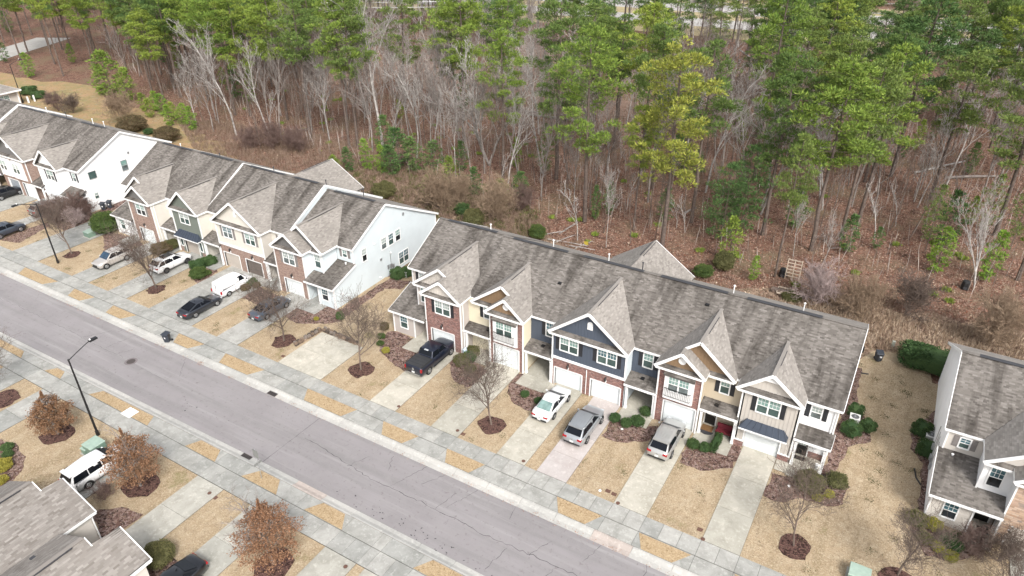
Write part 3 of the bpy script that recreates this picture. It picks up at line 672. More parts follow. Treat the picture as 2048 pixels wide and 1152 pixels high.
r.wall([(.1, 49.4, 0), (.1, 66.1, 0), (.1, 66.1, 4.35), (.1, 55.85, 9.6), (.1, 49.4, 6.2)], 'white')
r.wall([(.1, 48.2, 2.2), (.1, 49.4, 2.2), (.1, 49.4, 3.2), (.1, 48.2, 2.8)], 'white')
r.bar((.3, 48.0, 2.86), (.3, 49.4, 3.36), .05, .2)
d = MB().tube([(-.12, 49.3, 6.0), (-.12, 49.3, 3.5)], .045, 6); d.tube([(.0, 47.95, 2.85), (.05, 48.1, 2.6), (.05, 48.1, .2)], .045, 6); part('downspout', d, M_white, r.o)
for x, y, a, b in ((-30.9, 47.72, 0, 6.05), (-27.25, 47.72, 0, 6.05), (-24.15, 47.8, 0, 6.05), (-16.95, 47.8, 3.3, 6.05), (-13.95, 47.8, 0, 6.05), (-10.2, 47.8, 0, 6.05), (-7.0, 48.15, .8, 6.1), (-2.5, 48.15, .8, 6.15), (.1, 49.35, 3.3, 6.1), (.1, 48.2, 2.2, 2.9)): r.corner(x, y, a, b, .12 if x < -1 and x > -30 and x not in (-30.9,) else .1)
# rear wing whose hipped gable shows over the ridge
def rear_wing(r, xa, y1, z, x0, x1, ze, main):
    yb = main[0]+4
    r.roof([(xa, main[0]-2, z), (xa, y1, z), (x1, y1, ze), (x1, main[0]+1.5, ze)], M_sh_gable)
    r.roof([(xa, y1, z), (xa, main[0]-2, z), (x0, main[0]+1.5, ze), (x0, y1, ze)], M_sh_gable)
    r.wall([(x1-.3, y1-.3, 0), (x0+.3, y1-.3, 0), (x0+.3, y1-.3, ze), (xa, y1-.3, z-.1), (x1-.3, y1-.3, ze)], 'beige')
    r.right(x1-.3, 60, y1-.3, 0, ze, 'beige'); r.left(x0+.3, 60, y1-.3, 0, ze, 'beige')
    rv = MB()
    for s in (-1, 1): rv.beam((xa+s*.17, 60, z-.02), (xa+s*.17, y1-.5, z-.02), .05, .05)
    part('ridge_vent', rv, M_dark, r.o); r.bar((x1, y1, ze-.1), (xa, y1, z-.1), .06, .22)
rear_wing(r, -20.7, 63.9, 9.2, -25.2, -16.2, 6.1, (57, 9.3))
r.wall([(.1, 66.1, 0), (-42.7, 66.1, 0), (-42.7, 66.1, 4.3), (.1, 66.1, 4.3)], 'beige')
for px in ((986, 452), (1101, 492), (1217, 516), (1285, 533), (1466, 582), (1608, 615)):
    d = gp(*px, 9.6); r.pipe(d.x, 57.2, 9.05, .9)
for x, y in ((-26.0, 52.6), (-31.6, 48.5), (-25.6, 48.7), (-15.6, 48.7), (-8.9, 48.5), (-12.3, 54.3)):
    z = (3.2 if y < 49 else 8.2); b = MB()
    zz = (2.95+.33*(y-47.7)) if y < 49 else 6.15+.529*(y-48.95)
    part('roof_vent', b.box(x-.16, x+.16, y-.14, y+.14, zz, zz+.14), M_black, r.o)
r.finish()
# ---- left-centre terrace (five units, pale blue end wall)
B2 = Row('terrace with pale blue end wall and tan brick fronts, left of the red brick terrace', (-71, 57, 0))
r = B2
main_roof(r, -90.85, -73.75, (49.7, 6.3), (56.5, 10.2), (66.5, 5.0), ends=(1, 1))
main_roof(r, -73.7, -59.75, (49.6, 6.3), (56.6, 10.0), (66.5, 4.8), ends=(0, 1))
main_roof(r, -59.7, -50.8, (50.7, 6.15), (56.9, 9.35), (66.8, 4.4), ends=(0, 1))
r.wall([(-59.78, 49.6, 6.15), (-59.78, 66.5, 4.6), (-59.78, 56.6, 9.85)], 'paleblue'); r.wall([(-73.78, 49.7, 6.15), (-73.78, 66.5, 4.8), (-73.78, 56.5, 10.05)], 'white')
end_unit(r, -90.5, 1, dict(lean='white', mid='white', rec='white', bay='tanbrick', side='ivory', gab='darkgrey|', gab2='beige|'), dy=.15, garage=(-85.35, -82.65), off=4.2, bayw=4.7, shut='g')
end_unit(r, -51.08, -1, dict(lean='paleblue', mid='paleblue', rec='paleblue', bay='tanbrick', side='paleblue', gab='darkgrey|', gab2='darkgrey|'), dy=0, garage=(-58.6, -55.9), off=4.0, bayw=4.45, shut='g')
m1 = (49.6, 6.3, .53)
# entries between bays
for x0, x1, st, w in ((-81.6, -78.6, 'white', -80.1), (-73.6, -70.4, 'ivory', -71.6), (-62.6, -59.6, 'ivory', -61.0)):
    r.front(x0, x1, 49.85, 3.0, 6.25, st); r.front(x0, x1, 51.2, 0, 3.2, 'tan'); r.window((w, 49.85, 4.4), (1, 0, 0), (0, -1, 0), .62, 1.3, 1, 'g')
    r.porch(x0, x1+.05, 48.3, 49.85, 2.85, .36); r.post(x0+.25, 48.3); r.post(x1-.15, 48.3); r.door(x0+1.9, 51.2)
r.front(-78.6, -78.0, 48.35, .75, 2.2, 'sage'); r.front(-74.4, -73.6, 48.35, .75, 2.2, 'sage'); r.front(-78.6, -78.0, 48.3, .1, .75, 'tanbrick'); r.front(-74.4, -73.6, 48.3, .1, .75, 'tanbrick')
r.front(-78.0, -77.45, 48.35, 0, 2.2, 'sage'); r.front(-74.95, -74.4, 48.35, 0, 2.2, 'sage')
r.front(-78.6, -73.6, 48.35, 2.2, 6.2, 'sage')
D_beige = mat('beige_door', (.47, .42, .37), .55, .05, 1); D_brown = mat('brown_door', (.15, .125, .11), .6, .1, 1)
r.garage(-77.45, -74.95, 48.35, 2.1, D_beige); r.awning(-78.35, -73.85, 48.35, 2.6, 3.3, bars=9)
for xx in (-78.05, -74.35): r.window((xx, 48.35, .95), (1, 0, 0), (0, -1, 0), .42, 1.2, 1, onepane=True)
r.window((-76.35, 48.35, 4.4), (1, 0, 0), (0, -1, 0), 1.65, 1.42, 2, None, head=.2)
r.gable(-78.95, -73.3, -76.1, 6.3, 8.75, 48.0, 0, 'sage|', m1, pent=.8, shm=M_sh_gable)
r.right(-73.6, 48.35, 51.2, 0, 6.25, 'ivory'); r.left(-78.6, 48.35, 51.2, 0, 6.25, 'ivory')
for a, b in ((-70.4, -70.0), (-67.35, -66.15), (-63.5, -62.6)): r.front(a, b, 48.35, 0, 2.1, 'tanbrick')
r.front(-70.4, -62.6, 48.35, 2.1, 3.15, 'tanbrick'); r.front(-70.4, -62.6, 48.32, 3.4, 6.25, 'ivory'); r.trim.box(-70.46, -62.54, 48.24, 48.36, 3.15, 3.42)
r.garage(-70.0, -67.35, 48.35, 2.08, D_beige); r.garage(-66.15, -63.5, 48.35, 2.08, D_brown); r.lantern(-68.7, 48.35, 2.6); r.lantern(-64.8, 48.35, 2.6)
r.window((-68.4, 48.32, 4.4), (1, 0, 0), (0, -1, 0), 1.55, 1.35, 2, 'g', head=.2); r.window((-64.55, 48.32, 4.4), (1, 0, 0), (0, -1, 0), 1.55, 1.35, 2, 'g', head=.2)
r.gable(-70.8, -62.3, -66.65, 6.35, 9.35, 48.0, 0, 'ivory', m1, pent=.85, vent='rect')
r.right(-62.6, 48.35, 51.2, 0, 6.25, 'greige'); r.left(-70.4, 48.35, 51.2, 0, 6.25, 'ivory')
for x, y, a, b in ((-78.6, 48.3, .8, 6.2), (-73.6, 48.3, 0, 6.2), (-70.4, 48.3, 3.3, 6.2), (-62.6, 48.3, 0, 6.2)): r.corner(x, y, a, b)
# end wall
r.wall([(-51.08, 51.05, 3.9), (-51.08, 51.05, 0), (-51.08, 66.5, 0), (-51.08, 66.5, 4.45), (-51.08, 56.9, 9.2), (-51.08, 51.05, 6.2)], 'paleblue')
r.wall([(-51.08, 47.4, 0), (-51.08, 51.05, 0), (-51.08, 51.05, 4.1), (-51.08, 47.4, 2.9)], 'paleblue')
r.corner(-51.08, 66.5, 0, 4.4); r.corner(-51.08, 47.4, 0, 2.85, .16)
X3 = ((0, 1, 0), (1, 0, 0))
r.window((-51.08, 52.8, 3.8), *X3, .68, 1.5, 1)
for y in (56.25, 57.55, 58.85): r.window((-51.08, y, 3.85), *X3, .82, 1.35, 1, head=.0)
r.window((-51.08, 59.6, .55), *X3, 1.75, 1.5, 2, head=0)
v = MB(); v.box(-51.1, -50.98, 60.0, 60.3, 6.6, 6.95); v.box(-51.1, -50.98, 55.3, 55.6, 2.6, 2.9); part('wall_vent', v, M_steel, r.o)
for y, z in ((54.6, 5.2), (48.6, 1.6), (57.2, 2.9), (55.0, .6)): part('outlet_hood', MB().blob((-50.98, y, z), .13, 8, 5), M_white, r.o)
em = MB().box(-51.07, -50.9, 56.9, 57.25, .9, 1.45); em.box(-51.07, -50.92, 57.4, 57.62, .8, 1.2); em.box(-51.07, -50.93, 56.4, 56.7, 1.0, 1.5); em.tube([(-50.98, 57.1, 1.45), (-50.98, 57.1, 3.2)], .03, 6); em.tube([(-50.98, 57.5, .8), (-50.98, 57.5, .1)], .03, 6)
part('electric_meter', em, M_steel, r.o, stuff=True)
rear_wing(r, -67.1, 65.5, 9.2, -72.5, -61.9, 6.1, (57.5, 9.4))
r.wall([(-51.08, 66.5, 0), (-90.5, 66.5, 0), (-90.5, 66.5, 4.4), (-51.08, 66.5, 4.4)], 'beige'); r.left(-90.5, 51.1, 66.5, 0, 4.4, 'white'); r.wall([(-90.5, 51.1, 0), (-90.5, 47.55, 0), (-90.5, 47.55, 2.8), (-90.5, 51.1, 4.0)], 'white'); r.wall([(-90.5, 66.5, 4.4), (-90.5, 51, 4.4), (-90.5, 51, 6), (-90.5, 56.5, 9.9)], 'white')
for x in (-87.5, -79.5, -69.4, -60.5, -54.6): r.pipe(x, 57.6, 9.3, .8)
r.pipe(-51.9, 50.6, 4.0, .3)
r.finish()
# ---- far left terrace (white gable end)
B1 = Row('far left terrace with plain bright white gable end and two wheeled bins beside it', (-118, 57, 0))
r = B1
main_roof(r, -126.2, -99.9, (49.2, 6.45), (56.7, 10.15), (64.4, 6.4)); main_roof(r, -146, -126.25, (49.2, 6.75), (56.7, 10.5), (64.4, 6.6))
r.wall([(-126.3, 49.3, 6.6), (-126.3, 64.4, 6.5), (-126.3, 56.7, 10.35)], 'white')
r.wall([(-100.2, 49.55, 0), (-100.2, 64.1, 0), (-100.2, 64.1, 6.4), (-100.2, 56.7, 10), (-100.2, 49.55, 6.5)], 'white')
m1 = (49.2, 6.45, .493)
bl = mat('blue_film_glass', (.06, .17, .30), .3, .1)
r.window((-100.2, 51.25, 4.75), *X3, 1.05, 1.0, 1, onepane=True, head=0, case=.06, white=M_steel); r.window((-100.2, 56.2, 4.4), *X3, .85, 1.45, 1, grid=False, head=0, case=.06, white=M_steel); r.window((-100.2, 50.95, 1.8), *X3, .55, .85, 1, grid=False, head=0, case=.05)
part('wall_vent', MB().box(-100.2, -100.08, 57.1, 57.4, 6.6, 6.95), M_steel, r.o)
r.front(-103.7, -100.2, 49.6, 0, .75, 'brick'); r.front(-103.7, -100.2, 49.62, .75, 6.4, 'white'); r.front(-108.6, -103.7, 48.5, 2.1, 6.35, 'white')
for a, b in ((-108.6, -107.0), (-104.15, -103.7)): r.front(a, b, 48.5, 0, 2.1, 'white')
r.garage(-107, -104.15, 48.5, 2.08, M_door_w); r.awning(-107.6, -103.5, 48.5, 2.5, 3.1, mt=M_awn_pale)
r.window((-105.9, 48.5, 4.35), (1, 0, 0), (0, -1, 0), 1.6, 1.4, 2, 'b', head=0); r.window((-101.9, 49.62, 4.5), (1, 0, 0), (0, -1, 0), .72, 1.2, 1, 'b', head=0)
r.right(-103.7, 48.5, 49.6, 0, 6.35, 'white'); r.left(-108.6, 48.5, 51, 0, 6.35, 'bluegrey')
r.gable(-108.95, -103.35, -106.15, 6.35, 8.75, 48.15, 0, 'white', m1, pent=.85)
r.porch(-103.7, -99.9, 48.0, 49.62, 2.75, .4); r.post(-103.2, 48.1); r.post(-101.9, 48.1); r.post(-100.35, 48.1); r.door(-102.6, 49.6)
r.front(-111.4, -108.6, 49.6, 3, 6.4, 'bluegrey'); r.front(-111.4, -108.6, 51.2, 0, 3.2, 'bluegrey'); r.porch(-111.4, -108.5, 48.1, 49.6, 2.85, .38); r.post(-111.1, 48.1); r.post(-108.8, 48.1)
for a, b in ((-119.4, -118.6), (-115.3, -114.3), (-111.55, -111.4)): r.front(a, b, 48.2, 0, 2.4, 'tanbrick')
r.front(-119.4, -111.4, 48.2, 2.4, 6.35, 'tanbrick'); r.garage(-114.3, -111.6, 48.2, 2.35); r.garage(-118.3, -115.5, 48.2, 2.35, mat('open_garage_grey', (.30, .33, .36), .6, .1))  # grey door closes the open garage, its dim inside put into the colour
r.baybox(-115.0, -112.5, 48.2, 2.85, 5.8, rail=False); r.baybox(-118.5, -116.0, 48.2, 2.85, 5.8, rail=False)
r.right(-111.4, 48.2, 51.2, 0, 6.35, 'tanbrick'); r.gable(-119.8, -111.05, -115.4, 6.4, 9.4, 47.85, 0, 'darkgrey|', m1, pent=.85, vent='round')
r.front(-122.4, -119.4, 49.7, 0, 6.4, 'cream'); r.porch(-122.4, -119.4, 48.1, 49.7, 2.85, .38)
r.front(-127, -122.4, 48.3, 0, 6.35, 'beige'); r.garage(-126.2, -123.4, 48.2, 2.1); r.gable(-127.2, -122.2, -124.7, 6.4, 8.7, 47.95, 0, 'beige|', m1, pent=.8)
r.front(-146, -127, 49.4, 0, 6.7, 'white'); r.wall([(-100.2, 64.1, 0), (-146, 64.1, 0), (-146, 64.1, 6.4), (-100.2, 64.1, 6.4)], 'white')
for x, y, a, b in ((-108.6, 48.45, 0, 6.3), (-103.7, 48.45, 0, 6.3), (-100.2, 49.55, 0, 6.4), (-111.4, 48.15, 0, 6.3)): r.corner(x, y, a, b)
for x in (-119.5, -114.2, -107.3, -104.5): r.pipe(x, 57.4, 9.9, .8)
r.finish()
# ---- right-hand terrace (stone front, mostly outside the frame)
B4 = Row('terrace at the right edge with stacked stone front, pale siding and dark glazed door', (16, 57, 0))
r = B4
main_roof(r, 7.2, 33, (50.85, 6.15), (56.9, 9.4), (66.8, 4.4))
end_unit(r, 7.5, 1, dict(lean='beige', mid='white', rec='beige', bay='stone', side='beige', gab='brown', gab2='beige'), garage=(12.55, 15.3), shut='g', door=D_beige)
r.wall([(7.5, 66.5, 0), (7.5, 51.05, 0), (7.5, 51.05, 6.2), (7.5, 56.9, 9.2), (7.5, 66.5, 4.4)], 'white'); r.wall([(7.5, 51.05, 0), (7.5, 47.4, 0), (7.5, 47.4, 2.8), (7.5, 51.05, 4.0)], 'white')
r.front(16.1, 33, 49.6, 0, 6.2, 'beige'); r.wall([(33, 66.5, 0), (7.5, 66.5, 0), (7.5, 66.5, 4.4), (33, 66.5, 4.4)], 'beige')
r.wall([(33, 49.6, 0), (33, 66.5, 0), (33, 66.5, 4.4), (33, 56.9, 9.2), (33, 49.6, 6.2)], 'beige')
em = MB()
for y, z in ((52.3, .8), (53.0, 1.0), (53.6, .7), (54.4, 1.2)): em.box(7.3, 7.49, y, y+.35, z, z+.45); em.tube([(7.4, y+.15, z+.4), (7.4, y+.15, 3.6)], .03, 6)
part('electric_meter', em, M_steel, r.o, stuff=True)
part('porch_step', MB().box(10.3, 11.8, 46.3, 49.1, .1, .28), M_walk2, r.o)
r.pipe(8.2, 50.6, 3.9, .3)
r.finish()
# ---- building at the lower left corner, seen from above
B5 = thing('garage_wing_building', 'low building at the bottom left corner with two grey shingled gables over garages', 'house', (-44, 8, 0))
class R5(Row):
    def __init__(s, o): s.o = o; s.trim = MB()
r = R5(B5)
A, Cc = M_sh_near, M_sh_near
kw = dict(pitch=.145, piece=.42)
r.roof([(-52.0, -6, 2.85), (-52.0, 13.75, 2.85), (-47.9, 13.75, 4.9), (-47.9, -6, 4.9)], A, **kw)
r.roof([(-47.9, -6, 4.9), (-47.9, 13.75, 4.9), (-47.0, 13.75, 4.45), (-46.95, 15.25, 4.42), (-43.7, 15.25, 2.8), (-43.7, -6, 2.8)], A, **kw)
r.roof([(-40.1, 12.75, 4.8), (-40.1, -6, 4.8), (-43.9, -6, 2.9), (-43.9, 12.75, 2.9)], Cc, **kw)
r.roof([(-40.1, -6, 4.8), (-40.1, 12.75, 4.8), (-39.4, 12.75, 4.42), (-39.35, 14.65, 4.4), (-36.6, 14.65, 2.85), (-36.6, -6, 2.85)], Cc, **kw)
for xa, y, z, sg in ((-47.9, 13.7, 4.93, 1), (-40.1, 12.7, 4.83, 1)):
    part('ridge_cap', MB().beam((xa, -6, z), (xa, y, z), .3, .05), M_sh_near, B5)
    part('ridge_vent', MB().beam((xa+.2, -6, z-.02), (xa+.2, y-.8, z-.02), .07, .07), M_dark, B5)
for a, b, dz in (((-43.7, 15.25, 2.72), (-43.7, 12.2, 2.72), 0), ((-43.7, 15.28, 2.72), (-46.95, 15.28, 4.34), 0), ((-36.6, 14.68, 2.77), (-39.35, 14.68, 4.3), 0), ((-36.6, 14.65, 2.77), (-36.6, -6, 2.77), 0), ((-47.0, 13.78, 4.37), (-47.9, 13.78, 4.8), 0), ((-39.4, 12.78, 4.34), (-40.1, 12.78, 4.72), 0)): r.bar(a, b, .07, .2)
def backfront(x0, x1, y, z0, z1, st): r.wall([(x1, y, z0), (x0, y, z0), (x0, y, z1), (x1, y, z1)], st)
backfront(-51.7, -46.9, 13.4, 0, 2.8, 'beige'); backfront(-46.9, -44.0, 14.9, 0, 2.8, 'beige'); r.right(-44.0, 0, 14.9, 0, 2.75, 'beige'); backfront(-44, -39.3, 12.4, 0, 2.85, 'tan'); backfront(-39.3, -36.9, 14.3, 0, 2.8, 'beige'); r.right(-36.9, 0, 14.3, 0, 2.75, 'beige'); r.left(-39.3, 12.4, 14.3, 0, 2.8, 'beige')
part('downspout', MB().tube([(-43.9, 14.95, 2.7), (-43.9, 14.95, .15)], .06, 6), M_white, B5)
part('roof_vent', MB().box(-42.9, -42.6, 10.4, 10.7, 3.35, 3.55), M_dark, B5)
r.finish()
# ---- pool house far left
B6 = thing('pool_house', 'small pale pool house with grey hipped roof at the far left edge', 'pool house', (-180, 82, 0))
r = R5(B6)
e = (-178, -167.0, 58, 76.6)
ap = ((-172.5, 62.5, 5.3), (-172.5, 72.5, 5.3))
r.roof([(e[1], e[2], 3.2), (e[1], e[3], 3.2), ap[1], ap[0]], M_sh_gable, piece=.6, pitch=.3); r.roof([(e[1], e[3], 3.2), (e[0], e[3], 3.2), ap[1]], M_sh_gable, piece=.6, pitch=.3)
r.roof([(e[0], e[3], 3.2), (e[0], e[2], 3.2), ap[0], ap[1]], M_sh_gable, piece=.6, pitch=.3); r.roof([(e[0], e[2], 3.2), (e[1], e[2], 3.2), ap[0]], M_sh_gable, piece=.6, pitch=.3)
for a, b in (((e[1], e[2], 3.08), (e[1], e[3], 3.08)), ((e[1], e[3], 3.08), (e[0], e[3], 3.08))): r.bar(a, b, .1, .3)
r.right(-168, 70.2, 76, 0, 3.1, 'greige'); r.right(-168.6, 59, 70.2, 0, 3.1, 'darkgrey'); r.wall([(-168, 76, 0), (-177, 76, 0), (-177, 76, 3.1), (-168, 76, 3.1)], 'greige')
r.window((-168, 73.2, .9), (0, 1, 0), (1, 0, 0), 2.0, 1.5, 2, None)
for y in (70.3, 76): r.corner(-168, y, 0, 3.1, .3)
for y in (77.3, 78.6): r.trim.box(-167.6, -167.3, y, y+.25, 0, 1.4)
r.finish()
# ------------------------------------------------------------------ ground, street, paving
base = MB(); base.add([(-900, -200, 0), (900, -200, 0), (900, 1400, 0), (-900, 1400, 0)], [(0, 1, 2, 3)])
setting('ground', base, M_forest)
def rough_poly(pts, step=1.2, amp=.35, seed=1):
    """densify an outline and make it wander, as grown edges do"""
    rr = random.Random(seed); out = []
    for i in range(len(pts)):
        a, b = Vector(pts[i][:2]), Vector(pts[(i+1) % len(pts)][:2]); n = max(1, int((b-a).length/step))
        for k in range(n):
            p = a.lerp(b, k/n); out.append((p.x+rr.uniform(-amp, amp), p.y+rr.uniform(-amp, amp)))
    return out
def px(*pts): return [gp(*p) for p in pts]
# lawns (front yards, the gaps between the terraces, the clearing far left)
sheet('lawn', [(-150, 33.9), (45, 33.9), (45, 49), (33, 49), (33, 66), (7, 66), (6.6, 68.5), (4, 70), (1.5, 68.8), (.3, 66), (-42.7, 60), (-43.5, 59), (-49, 58.5), (-51, 56), (-90, 56), (-91, 64), (-98, 68), (-100, 66), (-146, 66), (-150, 66)], .10, M_lawn)
sheet('lawn', [(-150, -30), (45, -30), (45, 25.7), (-35, 25.7), (-80, 25.1), (-150, 24.2)], .10, M_lawn)
M_clear = ground_mat('clearing_grass', [(.34, .235, .125), ((.25, .215, .10), .18, .42, .62, 6), ((.40, .25, .15), .5, .48, .7, 6), ((.27, .26, .19), .9, .55, .75, 6), ((.16, .10, .065), 2.2, .55, .72, 6)], bs=6, bd=.15)
sheet('clearing', rough_poly(px((-40, 130), (60, 160), (150, 163), (200, 185), (260, 212), (330, 232), (420, 276), (480, 318), (430, 330), (340, 300), (250, 275), (150, 240), (60, 215), (-40, 210)), 3, 1.2, 3), .06, M_clear)
sheet('scrub_ground', rough_poly([(-42, 66.5), (-20, 66.8), (0, 67), (6, 69.5), (9, 68), (34, 67.5), (60, 70), (60, 92), (25, 84), (8, 79.5), (-6, 79), (-16, 73.5), (-30, 72.5), (-42, 76), (-60, 84), (-80, 80), (-94, 74), (-92, 67), (-60, 67)], 2, 1.0, 4), .05, M_scrub)
# road with joints and cracks
near_edge = lambda x: 26.53+min(0, x+38)*.0125
def strip(name, f0, f1, z, mt, x0=-200, x1=80, n=60):
    mb = MB(); P = []
    for i in range(n+1):
        x = x0+(x1-x0)*i/n; P += [(x, f0(x), z), (x, f1(x), z)]
    mb.add(P, [(2*i, 2*i+2, 2*i+3, 2*i+1) for i in range(n)]); return setting(name, mb, mt)
road = strip('road', near_edge, lambda x: 33.0, .03, M_asphalt)
ck = MB(); rr = random.Random(5)
def crack(pts, w=.03, wob=.12, step=.35, z=.0345):
    P = []
    for i in range(len(pts)-1):
        a, b = Vector(pts[i]), Vector(pts[i+1]); n = max(2, int((b-a).length/step))
        for k in range(n): p = a.lerp(b, k/n); P.append(p+Vector((rr.uniform(-wob, wob), rr.uniform(-wob, wob))))
    P.append(Vector(pts[-1]))
    for i in range(len(P)-1):
        d = (P[i+1]-P[i]); n = Vector((-d.y, d.x)).normalized()*w/2*rr.uniform(.35, 1.2)
        ck.add([(*(P[i]-n), z), (*(P[i+1]-n), z), (*(P[i+1]+n), z), (*(P[i]+n), z)], [(0, 1, 2, 3)])
crack([(-39.9, 26.2), (-39.7, 33)], .035, .008)
crack([(-95, 29.7), (-80, 29.9), (-62, 29.75)], .02); crack([(-60.3, 29.6), (-56, 29.5)], .02, .03)
crack([(-39, 30.4), (-36, 30.2), (-31, 29.6), (-26, 29.7), (-20, 29.5), (-14, 29.8), (-6, 29.5), (4, 29.6)], .04, .10)
for x, y0, y1, dx in ((-33.5, 29.7, 31.5, .8), (-29, 29.8, 33, 1.2), (-24.6, 29.6, 31.8, .5), (-22.8, 33, 30.2, -1.1), (-19.4, 33, 31.7, .2), (-18, 29.4, 27, -.4), (-16.4, 29.6, 31.5, .9), (-12.2, 33, 31, -.6), (-11, 29.7, 27.8, .5), (-8.8, 33, 31.2, .3), (-27, 31.2, 33, 1), (-31, 32.6, 31.0, .7), (-14.6, 28.1, 29.6, .4), (-6, 33, 30.5, -.6), (-66, 33, 30, -.6), (-70.5, 29.8, 32.2, 1.5), (-58, 33, 30.6, 2.2), (-64.5, 29.9, 31.4, .8)):
    crack([(x, y0), (x+dx*.5, (y0+y1)/2), (x+dx, y1)], .026, .09, .25)
for _ in range(70):   # tar specks and scuffs
    x, y = rr.choice([(-27.5, 27.2), (-20, 26.9), (-50, 28.2), (-24, 27.0)]); x += rr.gauss(0, 2.2); y += rr.gauss(0, .35)
    if 26.4 < y < 32.9: crack([(x, y), (x+rr.uniform(-.15, .15), y+rr.uniform(-.1, .1))], rr.uniform(.04, .12), .01, .1)
M_crack = mat('crack_filler', (.045, .042, .044), .9, .1)
o = bpy.data.objects.new('crack', mesh_of('crack', ck, M_crack)); COL.objects.link(o); o.parent = road; o['kind'] = 'stuff'
ORG['road'] = Vector((0, 0, 0))
# kerbs: rolled kerb, one piece between joints
def kerb_line(far):
    k = MB(); root = setting('kerb', MB().box(-200, 80, *((33.0, 33.9) if far else (24.3, 24.31)), -.05, .02) if far else MB().add([(-200, near_edge(-200)-.74, .0), (80, near_edge(80)-.74, 0), (80, near_edge(80), 0), (-200, near_edge(-200), 0)], [(0, 1, 2, 3)]), M_curb)
    prof = [(0, .034), (.42, .045), (.62, .10), (.78, .15), (.95, .155)]
    x = -120.0 if far else -112; rr2 = random.Random(3)
    while x < 30:
        L = 3.05
        mb = MB(); P = []
        for xx in (x+.012, x+L-.012):
            for d, z in prof: P.append((xx, (33.0+d) if far else (near_edge(xx)-d*.79), z))
            P.append((xx, (33.0+.95) if far else (near_edge(xx)-.75), 0)); P.append((xx, (33.0) if far else near_edge(xx), 0))
        n = 7
        F = [(i, i+n, i+n+1, i+1) for i in range(4)]+[(0, 1, 2, 3, 4, 5, 6), (13, 12, 11, 10, 9, 8, 7)]
        if not far: F = [f[::-1] for f in F]
        F = [f[::-1] for f in F]
        mb.add(P, F)
        mt = M_curb
        if (far and abs(x+L/2+11) < 1.5) or (not far and abs(x+L/2+35.5) < 1.5): mt = M_curbpink
        part('kerbstone', mb, mt, root); x += L
kerb_line(True); kerb_line(False)
# pavements and aprons: slabs with open joints
def slabs(root, x0, x1, y0, y1, step, mt, z=.155, jitter=0, joints=None, skip=()):
    xs = joints or [x0+i*step for i in range(int((x1-x0)/step)+1)]+[x1]
    for i in range(len(xs)-1):
        if xs[i+1]-xs[i] < .1: continue
        m = MB().box(xs[i]+.012, xs[i+1]-.012, y0+.012, y1-.012, .05, z)
        part('paving_slab', m, mt, root)
jd = mat('joint_soil', (.055, .05, .042), .95, .2)
pv = setting('pavement', MB().box(-122, 30, 33.96, 36.99, .04, .11), jd)
def walk_joints(drv, x0, x1, step=1.52):
    xs = [x0]; marks = sorted(x for d in drv for x in d if x0 < x < x1)+[x1]
    for mk in marks:
        n = max(1, round((mk-xs[-1])/step)); a = xs[-1]
        for k in range(1, n+1): xs.append(a+(mk-a)*k/n)
    return xs
FAR_D = [(-116.8, -111.9), (-106.5, -104.2), (-97.4, -91.7), (-84.2, -80.95), (-77.0, -73.6), (-69.4, -62.25), (-58.2, -55.1), (-49.2, -43.5), (-37.35, -34.4), (-30.4, -27.6), (-23.65, -20.95), (-19.82, -17.15), (-13.05, -10.4), (-6.15, -3.4), (13, 16)]
NEAR_D = [(-88, -84.8), (-81.5, -78.2), (-72.0, -68.4), (-65.2, -62.3), (-51.9, -48.6), (-43.1, -40.1), (-37.0, -34.0), (-29.3, -26.4), (-25.6, -22.7), (-15, -12)]
slabs(pv, 0, 0, 35.42, 36.98, 0, M_walk, joints=walk_joints(FAR_D, -120, 28))
ap = []
for a, b in FAR_D: ap += [(a-.0, b+.0)]
slabs(pv, 0, 0, 33.97, 35.38, 0, M_walk, joints=walk_joints(FAR_D, -120, 28, 2.6))
pn = setting('pavement', MB().box(-112, 26, 22.76, 24.44, .04, .11), jd)
slabs(pn, 0, 0, 22.78, 24.4, 0, M_walk, joints=walk_joints(NEAR_D, -110, 24))
def apr(x): return near_edge(x)-.77
xs = walk_joints(NEAR_D, -110, 24, 2.8)
for a, b in zip(xs[:-1], xs[1:]):
    m = MB(); m.prism([(a+.012, 24.44), (b-.012, 24.44), (b-.012, apr(b)), (a+.012, apr(a))], .05, .155); part('paving_slab', m, M_walk, pn)
